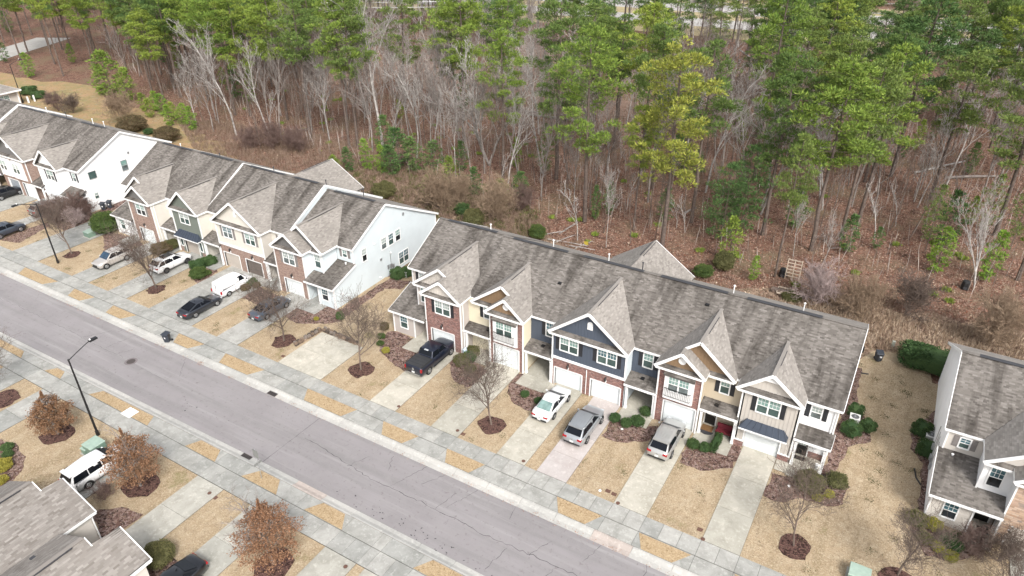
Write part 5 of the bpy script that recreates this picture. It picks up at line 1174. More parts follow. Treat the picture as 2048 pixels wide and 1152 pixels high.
def blades(rg, C, D, ln, wd, quad=True, spread=.8):
    """narrow leaf faces at points C pointing along D (random roll)"""
    n = len(C); D = D+rg.normal(0, spread, (n, 3)); D /= np.linalg.norm(D, axis=1)[:, None]+1e-9
    A = np.cross(D, rg.normal(0, 1, (n, 3))); A /= np.linalg.norm(A, axis=1)[:, None]+1e-9
    L = ln*rg.uniform(.6, 1.3, (n, 1)); W = wd*rg.uniform(.6, 1.3, (n, 1))/2
    if quad:
        V = np.stack([C, C+D*L*.45+A*W, C+D*L, C+D*L*.45-A*W], 1).reshape(-1, 3); F = np.arange(4*n).reshape(n, 4)
    else:
        V = np.stack([C-A*W, C+A*W, C+D*L], 1).reshape(-1, 3); F = np.arange(3*n).reshape(n, 3)
    return V, F
def clump(rg, c, r, n, flat=.6):
    d = rg.normal(0, 1, (n, 3)); d /= np.linalg.norm(d, axis=1)[:, None]
    d[:, 2] = np.abs(d[:, 2])*np.where(rg.random(n) < .78, 1, -.7)
    rad = rg.uniform(.45, 1, (n, 1))**.7
    P = c+d*rad*np.array([r, r, r*flat]); return P, d
class Tubes:
    def __init__(s): s.V = []; s.F = []; s.n = 0
    def add(s, pts, rad, k=5):
        pts = np.asarray(pts, float); m = len(pts); rad = np.asarray(rad, float)
        T = np.gradient(pts, axis=0); T /= np.linalg.norm(T, axis=1)[:, None]+1e-9
        ref = np.array([.3, .9, .25]); A = np.cross(T, ref); A /= np.linalg.norm(A, axis=1)[:, None]+1e-9; B = np.cross(T, A)
        t = np.arange(k)*2*np.pi/k
        R_ = pts[:, None]+(A[:, None]*np.cos(t)[None, :, None]+B[:, None]*np.sin(t)[None, :, None])*rad[:, None, None]
        s.V.append(R_.reshape(-1, 3)); i = np.arange(m-1)[:, None]*k; j = np.arange(k)[None]
        a = i+j; b = i+(j+1) % k
        s.F.append((np.stack([a, b, b+k, a+k], -1).reshape(-1, 4))+s.n); s.n += m*k
    def mesh(s, name, mt): return np_mesh(name, np.concatenate(s.V), [np.concatenate(s.F)], [mt], smooth=True)
def foliage(name, VF, mt):
    V = []; F = []; o = 0
    for v, f in VF: V.append(v); F.append(f+o); o += len(v)
    return np_mesh(name, np.concatenate(V), [np.concatenate(F)] if len({f.shape[1] for f in F}) == 1 else F, [mt])
GREENS = dict(
 pine=[(.075, .115, .030), (.125, .185, .042), (.09, .15, .038), (.19, .25, .06), (.05, .08, .026)],
 bright=[(.13, .20, .030), (.21, .29, .042), (.10, .16, .028), (.28, .34, .065), (.06, .10, .022)],
 yellow=[(.19, .225, .035), (.29, .31, .05), (.12, .155, .03), (.36, .36, .07), (.07, .10, .025)],
 deep=[(.052, .10, .032), (.09, .16, .046), (.068, .125, .038), (.14, .22, .062), (.035, .062, .024)],
 lime=[(.14, .24, .03), (.22, .34, .045), (.09, .17, .025), (.28, .38, .06)],
 box=[(.05, .085, .022), (.085, .125, .03), (.035, .06, .018), (.12, .155, .04)],
 hedge=[(.04, .08, .026), (.068, .12, .036), (.028, .055, .02), (.095, .15, .048)],
 olive=[(.09, .095, .035), (.14, .135, .05), (.06, .062, .025), (.18, .165, .07)],
 gold=[(.24, .22, .03), (.34, .30, .05), (.14, .14, .025), (.40, .36, .08)],
 oak=[(.19, .095, .05), (.27, .15, .085), (.10, .052, .03), (.34, .205, .125), (.22, .11, .058)],
 litter=[(.30, .155, .105), (.40, .24, .175), (.20, .095, .065), (.48, .33, .26), (.26, .12, .08)],
 bronze=[(.10, .075, .04), (.16, .115, .06), (.065, .05, .028), (.13, .12, .05)],
 straw=[(.40, .295, .205), (.52, .405, .295), (.30, .205, .14), (.60, .49, .38), (.22, .145, .10)],
 stem=[(.26, .22, .19), (.38, .33, .29), (.16, .125, .10), (.46, .42, .38), (.20, .15, .12)],
 lawn=[(.36, .265, .165), (.48, .375, .24), (.26, .185, .11), (.56, .455, .31), (.19, .135, .08), (.42, .32, .205)],
 brush=[(.17, .115, .08), (.26, .185, .135), (.11, .072, .052), (.33, .25, .19), (.14, .10, .05)])
FM = {k: island_mat('foliage_'+k, v, .8, .05 if k in ('oak', 'litter', 'lawn', 'straw') else .16, spec=.25) for k, v in GREENS.items()}
BARK = mat('pine_bark', (.15, .115, .095), .95, .22, 3, c2=(.075, .056, .047), bmp=.4)
BARKL = mat('pale_bark', (.47, .44, .41), .95, .2, 2, c2=(.20, .18, .165), bmp=.3)
BARKG = mat('grey_bark', (.30, .265, .24), .95, .2, 2, c2=(.16, .135, .12), bmp=.3)
BARKS = mat('young_bark', (.165, .125, .10), .95, .2, 2, c2=(.095, .07, .058))
def proto(name, label, cat, group, meshes, loc=(0, 0, -60)):
    o = bpy.data.objects.new(name, None); o.location = loc; o['label'] = label; o['category'] = cat
    if group: o['group'] = group
    ks = []
    for nm, me, stuff in meshes:
        c = bpy.data.objects.new(nm, me); c.parent = o
        if stuff: c['kind'] = 'stuff'
        ks.append(c)
    return o, ks
def plant(P, x, y, s=1, rot=None, label=None, z=.08, group=None, sz=None, cat=None, name=None):
    o, ks = P; c = o.copy(); COL.objects.link(c)
    if name: c.name = name
    c.location = (x, y, z); c.rotation_euler.z = R.uniform(0, 6.28) if rot is None else rot; c.scale = (s, s, sz or s)
    if label: c['label'] = label
    if cat: c['category'] = cat
    if group: c['group'] = group
    elif label and 'group' in c: del c['group']
    for k in ks: d = k.copy(); d.parent = c; COL.objects.link(d)
    return c
def make_pine(seed, h=25, crown=.45, rad=3.6, fol='pine', dens=1.0, young=False, narrow=False):
    rg = np.random.default_rng(seed); T = Tubes(); VF = []
    lean = rg.normal(0, .35, 2)
    zt = np.linspace(0, h*.97, 9); px_ = lean[0]*(zt/h)**1.5+rg.normal(0, .06, 9); py_ = lean[1]*(zt/h)**1.5+rg.normal(0, .06, 9)
    r0 = (.26 if not young else .09)*h/25*(1 if not young else 2)
    T.add(np.stack([px_, py_, zt], 1), r0*(1-.82*(zt/h))+.015, 8)
    at = lambda z: np.array([np.interp(z, zt, px_), np.interp(z, zt, py_), z])
    z = h*(1-crown); nb = 0
    if not young:                       # dead stubs under the crown
        for _ in range(9):
            zz = rg.uniform(h*.3, h*(1-crown)); a = rg.uniform(0, 6.28); L = rg.uniform(.5, 2.2)
            T.add([at(zz), at(zz)+np.array([math.cos(a)*L, math.sin(a)*L, rg.uniform(-.1, .5)])], [.035, .012], 3)
    while z < h*.985:
        t = (z-h*(1-crown))/(h*crown)
        prof = (math.sin(min(1, t*1.25+.25)*math.pi*.5)*(1-t**2.6)+.10) if not narrow else (1-t)*.9+.12
        k = rg.integers(2, 5) if not young else rg.integers(4, 6)
        a0 = rg.uniform(0, 6.28)
        for j in range(k):
            if rg.random() < .08: continue
            a = a0+j*6.283/k+rg.normal(0, .35); L = rad*prof*rg.uniform(.55, 1.15)
            up = rg.uniform(.10, .45)*(1 if t > .3 else .4)
            b = at(z); m_ = b+np.array([math.cos(a)*L*.5, math.sin(a)*L*.5, up*L*.35]); e = b+np.array([math.cos(a)*L, math.sin(a)*L, up*L])
            T.add([b, m_, e], [.055*(1-t*.6)*h/25+.008, .035*(1-t*.5), .012], 4)
            spots = [(e, .95), (m_*.35+e*.65, .85)]
            if L > 1.6: spots += [(m_+rg.normal(0, .5, 3)*[1, 1, .4], .75), (e+rg.normal(0, .8, 3)*[1, 1, .3], .75)]
            if L > 2.8: spots += [(e+rg.normal(0, 1.0, 3)*[1, 1, .3], .7), (m_*.7+e*.3+rg.normal(0, .8, 3)*[1, 1, .3], .7)]
            for c, q in spots:
                if not young and rg.random() < .1: continue
                rr_ = q*rg.uniform(.6, 1.05)*(.95 if not young else .8*max(.35, rad/3.4)); rr_ *= 1.0 if young else 1.18; n = int((80 if young else 112)*dens*(rr_/.95)**2)
                P, d = clump(rg, c, rr_, max(14, n), .5); d[:, 2] += .45
                VF.append(blades(rg, P, d, .44*(.8 if young else 1), .105, spread=.42))
        z += h*crown/ (13 if not young else 11)*rg.uniform(.7, 1.2)
    P, d = clump(rg, at(h*.98), .8 if not young else .4, int(60*dens), .9); d[:, 2] += .5; VF.append(blades(rg, P, d, .4, .15, spread=.4))
    return [('trunk', T.mesh('pine_trunk', BARK if not young else BARKS), False), ('crown', foliage('pine_crown', VF, FM[fol]), True)]
def branch_tree(seed, h, r0, mt, levels=4, spread=.55, first=.35, kids=(6, 5, 4, 3), up=.25, lenf=.55, k0=7, twig=.006, vase=False, multi=1, tmul=1):
    rg = np.random.default_rng(seed); T = Tubes()
    def grow(p, d, L, r, lev):
        n = 5 if lev == 0 else (4 if lev == 1 else 3); pts = [p]; dd = d.copy()
        for i in range(n-1):
            dd = dd+rg.normal(0, .10+.05*lev, 3)+np.array([0, 0, up*.25]); dd /= np.linalg.norm(dd); pts.append(pts[-1]+dd*L/(n-1))
        pts = np.array(pts); rad = np.linspace(r, max(twig, r*(.35 if lev == 0 else .3)), n)
        T.add(pts, rad, (k0, 5, 4, 3, 3, 3)[lev])
        if lev >= levels: return
        nk = kids[lev] if lev < len(kids) else 3
        nk = max(2, int(nk*tmul*rg.uniform(.8, 1.25)))
        for j in range(nk):
            t = first+(1-first)*(j+rg.random())/nk if lev == 0 else .25+.75*(j+rg.random()*.8)/nk
            t = min(t, 1); i = t*(n-1); a = int(min(i, n-2)); q = pts[a]+(pts[a+1]-pts[a])*(i-a)
            rr_ = rad[a]+(rad[a+1]-rad[a])*(i-a)
            base = (pts[a+1]-pts[a]); base /= np.linalg.norm(base)
            s = rg.normal(0, 1, 3); s -= base*np.dot(s, base); s /= np.linalg.norm(s)+1e-9
            nd = base*(1-spread)+s*spread*rg.uniform(.8, 1.3)+np.array([0, 0, up]); nd /= np.linalg.norm(nd)
            grow(q, nd, L*lenf*rg.uniform(.7, 1.2)*(1.15-.45*t if lev == 0 else 1), max(twig, rr_*.62), lev+1)
    for m_ in range(multi):
        d = np.array([rg.normal(0, .06 if multi == 1 else .35), rg.normal(0, .06 if multi == 1 else .35), 1.0]); d /= np.linalg.norm(d)
        grow(np.array([0, 0, 0.]), d, h, r0, 0)
    return T
def tips(T, lev_start=0): return np.concatenate([v[-3:] for v in T.V[lev_start:]])
def leaf_shrub(seed, r, h, fol, n=900, ln=.11, wd=.07, box=False, stems=True, ragged=.12):
    rg = np.random.default_rng(seed); d = rg.normal(0, 1, (n, 3)); d /= np.linalg.norm(d, axis=1)[:, None]; d[:, 2] = np.where(d[:, 2] < -.55, -d[:, 2], d[:, 2])
    def warp(d):
        if not box: return d
        p = np.sign(d)*np.abs(d)**.5; return p/(np.abs(p)**4).sum(1)[:, None]**.25
    ph = rg.uniform(0, 6.28, 4)
    def lump(d): return (1+ragged*(np.sin(d[:, 0]*5+ph[0])*np.sin(d[:, 1]*5+ph[1])+.6*np.sin(d[:, 2]*8+ph[2]+d[:, 0]*6)))[:, None]
    sc_ = np.array([r, r, h/2]); ctr = np.array([0, 0, h/2])
    P = warp(d)*(lump(d) if not box else 1+(lump(d)-1)*.3)*rg.uniform(.86, 1.0, (n, 1))*sc_+ctr
    V, F = blades(rg, P, d+np.array([0, 0, .3]), ln, wd, spread=.6)
    core = MB().blob((0, 0, 0), 1, 16, 10); cd_ = np.array(core.v); cd_ /= np.linalg.norm(cd_, axis=1)[:, None]+1e-9
    core.v = [tuple(q) for q in warp(cd_)*(lump(cd_) if not box else 1+(lump(cd_)-1)*.3)*.88*sc_+ctr]
    ms = [('foliage', np_mesh('shrub_foliage', V, [F], [FM[fol]]), True)]
    cm = bpy.data.meshes.new('shrub_core'); cm.from_pydata(core.v, [], core.f); cm.materials.append(FM[fol]); ms.append(('leaf_core', cm, False))  # solid leaf-coloured core added behind the leaf faces
    return ms
# ------------------------------------------------------------------ plants in place
def to_px(x, y, z=0):
    d = Vector((x, y, z-CAM_H)); c = (d.dot(CR), d.dot(CU), d.dot(CF))
    return (1024+FPX*c[0]/c[2], 576-FPX*c[1]/c[2]) if c[2] > 1 else (-9999, 9999)
WG = 'pines standing in the wood behind the terraces'
def P_(nm, lab, cat, grp, ms): return proto(nm, lab, cat, grp, ms)
PINES = {}
k = 0
for fol in ('pine', 'bright', 'deep'):
    PINES[fol] = []
    for i, (h, cr, rad) in enumerate(((25, .52, 4.3), (24, .46, 3.9), (26, .60, 4.7))):
        PINES[fol].append(P_('pine_tree', 'tall pine in the thick of the wood behind the terraces', 'tree', WG, make_pine(11+k, h, cr, rad, fol))); k += 1
PINES['yellow'] = [P_('pine_tree', 'x', 'tree', None, make_pine(41, 26, .66, 4.4, 'yellow', 1.1))]
YP = {f: [P_('young_pine', 'bushy young pine among the undergrowth of the wood', 'tree', 'young pines in the undergrowth', make_pine(60+i+j*7, 6, .93, r_, f, 1.5, True)) for i, r_ in enumerate((1.5, 1.25))] for j, f in enumerate(('lime', 'bright', 'deep'))}
YB = P_('young_pine', 'x', 'tree', None, make_pine(77, 12, .93, 3.1, 'deep', 1.5, True)); YL = P_('young_pine', 'x', 'tree', None, make_pine(78, 12, .80, 2.2, 'pine', 1.3, True))
def BT(nm, ms_label, T, mt, grp, extra=None):
    return P_(nm, ms_label, 'tree', grp, [('trunk', T.mesh(nm+'_wood', mt), False)]+(extra or []))
BG = 'bare trees of the wood'
BARE = [BT('bare_tree', 'leafless grey tree of the wood behind the terraces', branch_tree(100+i, h, r_, None, 4, .42, .34, (12, 6, 4, 3), .20, .40, twig=.016), m_, BG)
        for i, (h, r_, m_) in enumerate(((15, .14, BARKG), (17, .17, BARKG), (13, .11, BARKL), (18, .18, BARKL), (14, .12, BARKS), (16, .14, BARKG)))]
SAP = [BT('sapling', 'thin leafless sapling between the pine trunks', branch_tree(130+i, h, .065, None, 3, .5, .3, (10, 4, 3), .25, .30, twig=.015, k0=5), m_, 'saplings of the wood')
       for i, (h, m_) in enumerate(((7, BARKG), (9, BARKS), (6, BARKL), (10, BARKS)))]
# foremost trees of the wood, one by one: (pixel of the foot), kind, height, label
def at(p, P, H0, h, label, rot=None, wide=1.0):
    g = gp(*p); s = h/H0; return plant(P, g.x, g.y, s*wide, rot, label, sz=s)
used = []
for p, P, H0, h, lab, wd in (
    ((1168, 443), PINES['bright'][2], 26, 26, 'tall bright green pine whose rounded crown tops the centre of the wood', 1.05),
    ((1325, 492), PINES['yellow'][0], 26, 26, 'tall yellowish green pine, the most golden crown in the wood', 1.08),
    ((1113, 358), PINES['pine'][2], 26, 27, 'dull green broad pine behind the bright centre pine', 1.1),
    ((1267, 460), PINES['bright'][1], 24, 17, 'lower bright pine between the golden and the centre pine', .8),
    ((1304, 377), PINES['pine'][0], 25, 24.5, 'green pine just behind and left of the golden pine', .9),
    ((1382, 445), PINES['pine'][1], 24, 24, 'green pine right behind the golden pine with dark leaning trunk', 1.0),
    ((1525, 470), PINES['pine'][2], 26, 24, 'green pine with bare brown trunk right of the dark young pines', 1.0),
    ((1620, 500), PINES['bright'][0], 25, 24, 'vivid green pine with long smooth leaning trunk right of the trellis', 1.15),
    ((1550, 553), PINES['pine'][1], 24, 17.5, 'pine with pale grey trunk standing beside the trellis', .72),
    ((1680, 480), PINES['pine'][0], 25, 23, 'slim pine with thin dark trunk beyond the trellis', .9),
    ((1716, 450), PINES['bright'][2], 26, 24, 'pine with scarred dark trunk and light green layered crown', 1.05),
    ((1782, 352), PINES['deep'][2], 26, 27, 'massive dark trunked pine under the deep green crown at upper right', 1.15),
    ((1860, 400), PINES['pine'][0], 25, 22, 'deep green pine right of the massive dark trunk', 1.1),
    ((1990, 470), PINES['pine'][2], 26, 25, 'broad green pine near the right edge', 1.1),
    ((2035, 560), PINES['deep'][1], 24, 22, 'deep green pine cut by the right edge above the tan scrub', 1.0),
    ((716, 297), PINES['pine'][0], 25, 26, 'straight pine with grey trunk, right one of a close pair behind the rear gable', .9),
    ((699, 296), PINES['bright'][1], 24, 25, 'straight pine with grey trunk, left one of a close pair behind the rear gable', .9),
    ((622, 280), PINES['pine'][1], 24, 26, 'tall pine with long clean leaning trunk left of the close pair', 1.0),
    ((575, 240), PINES['bright'][0], 25, 25, 'tall light green pine above the brown thicket', 1.0),
    ((500, 232), PINES['bright'][2], 26, 24, 'light green pine with smooth pale trunk, left of the thicket', 1.0),
    ((470, 230), PINES['bright'][0], 25, 25, 'tall lime tinted pine at the edge of the clearing', 1.1),
    ((402, 160), PINES['bright'][2], 26, 25, 'bright green pine behind the small white bare tree', 1.1),
    ((362, 195), PINES['pine'][0], 25, 26, 'tall pine with twin looking trunk right of the clearing', 1.0),
    ((348, 178), PINES['pine'][1], 24, 25, 'tall pine just behind the clearing edge', 1.0),
    ((262, 110), PINES['pine'][1], 24, 25, 'slim pine with tall bare trunk beyond the clearing', .9),
    ((222, 95), PINES['pine'][0], 25, 26, 'pale trunked pine beside the gap to the far road', .9),
    ((127, 152), PINES['bright'][1], 24, 25, 'slender pine rising from the shrubs by the pale road', .8),
    ((45, 130), PINES['pine'][1], 24, 26, 'slender bare trunked pine beside the pale road at upper left', .8),
    ((110, 128), PINES['deep'][0], 25, 24, 'thick dark trunked pine by the pale road', .9),
    ((1480, 465), YB, 12, 12, 'dense dark young pine with cone shaped crown', 1.0), ((1440, 482), YB, 12, 10.5, 'dense dark young pine left of the cone shaped one', .95),
    ((1850, 505), YL, 12, 9, 'round topped green young pine on thin stem near the right', .9), ((1960, 480), YL, 12, 9, 'loose green young pine right of the round topped one', .9), ((2020, 500), YL, 12, 9.5, 'bright young pine under the right edge pines', .8),
    ((1090, 362), YL, 12, 9, 'green young pine left of the bare centre trunks', .9), ((1868, 545), YP['lime'][0], 6, 5.6, 'small lime green pine on thin stem left of the compost bin', 1.0),
    ((1968, 562), YP['lime'][1], 6, 6.4, 'small lime green pine right of the compost bin', 1.0), ((1455, 525), YP['bright'][0], 6, 6, 'small bright pine in front of the dark young pines', 1.0),
    ((1190, 440), YP['deep'][1], 6, 5, 'narrow small dark pine beside the centre trunk', .7), ((1218, 432), YP['deep'][0], 6, 5, 'small dark pine right of the narrow one', .7), ((1328, 445), YP['deep'][0], 6, 4.8, 'small dark pine before the foot of the golden pine', 1.0),
    ((766, 348), YP['lime'][0], 6, 4.6, 'brightest small lime pine behind the blue ended terrace', 1.0), ((737, 342), YP['lime'][1], 6, 5.2, 'small lime pine left of the brightest one', 1.0), ((853, 395), YP['lime'][0], 6, 3.4, 'low lime green shrubby pine above the clipped round bush', 1.0),
    ((800, 335), YP['deep'][0], 6, 6.4, 'broad green young pine behind the lime ones', 1.5), ((830, 345), YP['deep'][1], 6, 5.6, 'green young pine right of the broad one', 1.4), ((700, 345), YP['deep'][1], 6, 4, 'low dark young pine left of the lime ones', 1.3), ((925, 345), YP['deep'][0], 6, 5, 'dusky young pine by the thin pale trunk', 1.0),
    ((785, 352), YP['deep'][1], 6, 5.0, 'green young pine just right of the brightest lime pine', 1.5), ((868, 350), YP['deep'][0], 6, 5.5, 'green young pine in the middle of the evergreen group', 1.4), ((895, 372), YP['bright'][1], 6, 4.4, 'yellowish young pine right in the evergreen group', 1.4), ((672, 350), YP['bright'][0], 6, 3.2, 'low bright young pine beside the rear gable', 1.3), ((950, 392), YP['deep'][1], 6, 4.2, 'dusky low pine among the grey twigs', 1.4),
    ((1010, 405), YP['bright'][1], 6, 3.6, 'olive young pine behind the orange shrub', 1.6), ((1040, 395), YP['deep'][0], 6, 3.8, 'dark low pine behind the orange shrub', 1.5),
    ((1504, 560), YP['lime'][1], 6, 3.0, 'small vivid green pine left of the trellis trunk', 1.1), ((228, 195), YP['bright'][0], 6, 9.5, 'large bushy pine at the edge of the clearing', 1.35), ((205, 190), YP['lime'][1], 6, 6, 'bushy pine left of the large one at the clearing', 1.2), ((255, 205), YP['bright'][1], 6, 7, 'bushy pine right of the large one at the clearing', 1.3),
    ((62, 155), YP['lime'][0], 6, 5.5, 'yellow green young pine by the lamp post of the clearing', 1.2), ((12, 125), YP['deep'][0], 6, 5.5, 'dark young pine at the upper left edge', 1.1)):
    o = at(p, P, H0, h, lab, wide=wd); used.append((o.location.x, o.location.y, 2.5))
for i, p in enumerate(((290, 222), (312, 222), (330, 232), (350, 240), (368, 250), (387, 262), (302, 235), (342, 252))):
    o = at(p, YP['lime' if i % 3 else 'bright'][i % 2], 6, 3.6+.4*(i % 3), ['first', 'second', 'third', 'fourth', 'fifth', 'sixth', 'seventh', 'eighth'][i]+' lime green shrubby pine along the clearing edge, counted from the left', wide=1.35)
    used.append((o.location.x, o.location.y, 1.5))
syc = BT('bare_tree', 'x', branch_tree(201, 21, .26, None, 5, .42, .38, (8, 5, 4, 3, 2), .22, .46, twig=.016, k0=8), BARKL, None)
mul = BT('bare_tree', 'x', branch_tree(207, 17, .20, None, 5, .40, .25, (8, 5, 4, 3, 2), .25, .46, twig=.016, multi=3), BARKL, None)
for p, P, H0, h, lab, wd in (((766, 292), syc, 20, 21, 'tall white barked leafless tree with high forking limbs', 1.0), ((978, 330), mul, 17, 17, 'pale leafless tree splitting low into three spreading stems', 1.0), ((911, 357), BARE[2], 13, 12.7, 'thin pale leafless tree before the dark young pine', .7),
    ((540, 272), BARE[3], 18, 15, 'crooked pale leafless tree above the thicket', .9), ((660, 285), BARE[2], 13, 13, 'pale leafless tree left of the close pine pair', .9), ((385, 218), BARE[2], 13, 8.6, 'small white leafless tree before the dark pines at left', 1.1), ((1892, 372), syc, 20, 13, 'white barked leaning leafless tree at right', .9),
    ((1948, 578), mul, 17, 10, 'pale leafless tree with several stems beside the compost bin', .7), ((1586, 512), BARE[2], 13, 7, 'small pale leafless tree behind the trellis', .8), ((1620, 545), BARE[4], 14, 6.5, 'small grey leafless tree right of the trellis', .9), ((1640, 540), BARE[2], 13, 6, 'small pink grey leafless tree right of the trellis', 1.0),
    ((1212, 495), BARE[2], 13, 9.5, 'slim pale leafless tree close behind the ridge', .6), ((1155, 480), SAP[2], 6, 8, 'slim curved pale sapling close behind the ridge', 1.0), ((1310, 480), BARE[4], 14, 8, 'small leafless tree left of the rear gable trunk', .7)):
    o = at(p, P, H0, h, lab, wide=wd); used.append((o.location.x, o.location.y, 2))
# the rest of the wood
rw = random.Random(21)
wood_front = lambda x: (78 if x < -95 else 86 if x < -60 else 80 if x < -35 else 77 if x < -15 else 82) if x > -150 else 100
def free(x, y, d):
    for a, b, c in used:
        if (a-x)**2+(b-y)**2 < (d+c*.4)**2: return False
    return True
hw_a, hw_n = A1, nn
def inside(x, y):
    u, v = to_px(x, y)
    if not (-120 < u < 2180 and -12 < v < 640): return None
    if y < wood_front(x)+2: return None
    if (Vector((x, y))-hw_a).dot(hw_n) > -16: return None
    p2 = Vector((x, y))
    for i in range(len(pts)-1):
        a, b = pts[i].xy, pts[i+1].xy; t = max(0, min(1, (p2-a).dot(b-a)/(b-a).length_squared))
        if (a+(b-a)*t-p2).length < 8: return None
    if 40 < u < 470 and v > 118+(u-60)*.42 and v < 400: return None      # clearing
    return u, v
def scatter(n, dens, prots, d, hs, v1=560, tries=90000):
    c = 0
    for _ in range(tries):
        if c >= n: break
        u, v = rw.uniform(-90, 2150), -8+(v1+8)*rw.random()
        if rw.random() > dens(u, v): continue
        g = gp(u, v, 0); x, y = g.x, g.y
        if not inside(x, y) or not free(x, y, d): continue
        P = rw.choice(prots(u, v)); h = rw.uniform(*hs); plant(P, x, y, h, rw.uniform(0, 6.28), sz=h*rw.uniform(.92, 1.08)); used.append((x, y, d)); c += 1
    return c
def pd(u, v):
    if u < 650: return 1 if v < 215 else .12
    if u < 1080: return 1 if v < 100 else .05
    if u < 1500: return .5 if v < 130 else .08
    return .10 if v < 80 else (.22 if v < 330 else .12)
nl = scatter(250, pd, lambda u, v: PINES['bright' if rw.random() < (.5 if u < 800 else .3) else 'deep' if rw.random() < .35 else 'pine'], 3.0, (.80, 1.05), 400)
nb = scatter(286, lambda u, v: 1 if 420 < u < 1080 else (.55 if u > 1080 else .15), lambda u, v: BARE, 1.6, (.62, 1.05), 430)
ns = scatter(290, lambda u, v: 1 if 100 < v < 480 else .2, lambda u, v: SAP, 1.0, (.8, 1.4), 520)
ny = scatter(60, lambda u, v: .8 if v > 120 else .2, lambda u, v: YP['deep' if rw.random() < .5 else 'bright'], 2.2, (.5, 1.3), 520)
print('wood', nl, nb, ns, ny)
# far tree belt beyond the highway
rg = np.random.default_rng(5); VF = []
for i in range(90):
    t = rg.uniform(-60, 240); q = A1+dv*float(t)+nn*float(rg.uniform(48, 64)); r_ = rg.uniform(2, 4.5); P, d = clump(rg, np.array([q.x, q.y, r_*.6]), r_, 160, .8); VF.append(blades(rg, P, d, 1.0, .5, spread=.5))
belt = bpy.data.objects.new('far_scrub', foliage('far_scrub', VF, FM['brush'])); COL.objects.link(belt); belt['kind'] = 'stuff'; belt['label'] = 'brown scrub along the far side of the highway'
# street trees
vase = [BT('street_tree', 'x', branch_tree(300+i, 4.8, .10, None, 4, .58, .27, (15, 7, 5, 3), .22, .60, twig=.0085, k0=8), m_, None) for i, m_ in enumerate((BARKS, BARKS, BARKS))]
GT = 'small leafless street trees in mulch rings'
for i, (p, h, lab) in enumerate((((144, 508), 7.0, 'leafless street tree by the lamp post of the far pavement'), ((313, 577), 7.6, 'leafless street tree before the white car with dark glass roof'), ((568, 682), 7.3, 'leafless street tree before the slate blue saloon'),
        ((722, 740), 7.1, 'leafless street tree beside the stone edged parking pad'), ((983, 850), 6.4, 'leafless street tree left of the white sedan'), ((1587, 1092), 6.7, 'leafless street tree before the right end of the brick terrace'), ((1795, 1150), 5.4, 'leafless tree at the bottom right between the terraces'), ((1985, 1225), 5.4, 'leafless twiggy tree at the bottom right corner'), ((-22, 790), 6.8, 'leafless tree cut by the left edge of the near pavement'))):
    g = gp(*p); plant(vase[i % 3], g.x, g.y, h/6.0*(.66 if i == 5 else .95 if i in (6, 7) else .82), 1.3*i, lab, group=GT, sz=h/6.0)
# oaks that keep their brown leaves
def oak(seed, h, cr):
    T = branch_tree(seed, h*.92, .11, None, 3, .60, .16, (20, 6, 4), .10, .34, twig=.008, k0=8); rg = np.random.default_rng(seed); VF = []
    n = 19000; z = rg.beta(1.5, 1.9, n)*(h*.84)+h*.16; t = (z-h*.16)/(h*.84)
    prof = np.sin(np.clip(t*1.05+.12, 0, 1)*np.pi)**.65*(1-t*.28); ang = rg.uniform(0, 6.28, n)
    rr_ = cr*prof*(rg.random(n)**.45)*(1+.22*np.sin(ang*5+z*3.1)+.14*np.sin(ang*11-z*5)); P = np.stack([np.cos(ang)*rr_, np.sin(ang)*rr_, z+rg.normal(0, .05, n)], 1)
    keep = (np.sin(P[:, 0]*4.2+seed)*np.sin(P[:, 1]*4.2+1)*np.sin(P[:, 2]*4.0)+rg.normal(0, .22, n)) > -.06
    P = P[keep]; d = P-np.array([0, 0, h*.35]); d /= np.linalg.norm(d, axis=1)[:, None]
    VF.append(blades(rg, P, d, .14, .08, spread=.8))
    return P_('oak_tree', 'x', 'tree', None, [('trunk', T.mesh('oak_wood', BARKG), False), ('crown', foliage('oak_leaves', VF, FM['oak']), True)])
for i, (p, h, cr, lab) in enumerate((((117, 868), 4.7, 1.75, 'small oak keeping its brown leaves, nearest the tall lamp post'), ((282, 972), 6.0, 2.05, 'brown leaved oak beside the white minivan'), ((548, 1128), 6.4, 2.3, 'largest brown leaved oak at the bottom, before the black sedan'))):
    g = gp(*p); plant(oak(400+i, h, cr), g.x, g.y, 1, 0, lab, group='street oaks with brown leaves')
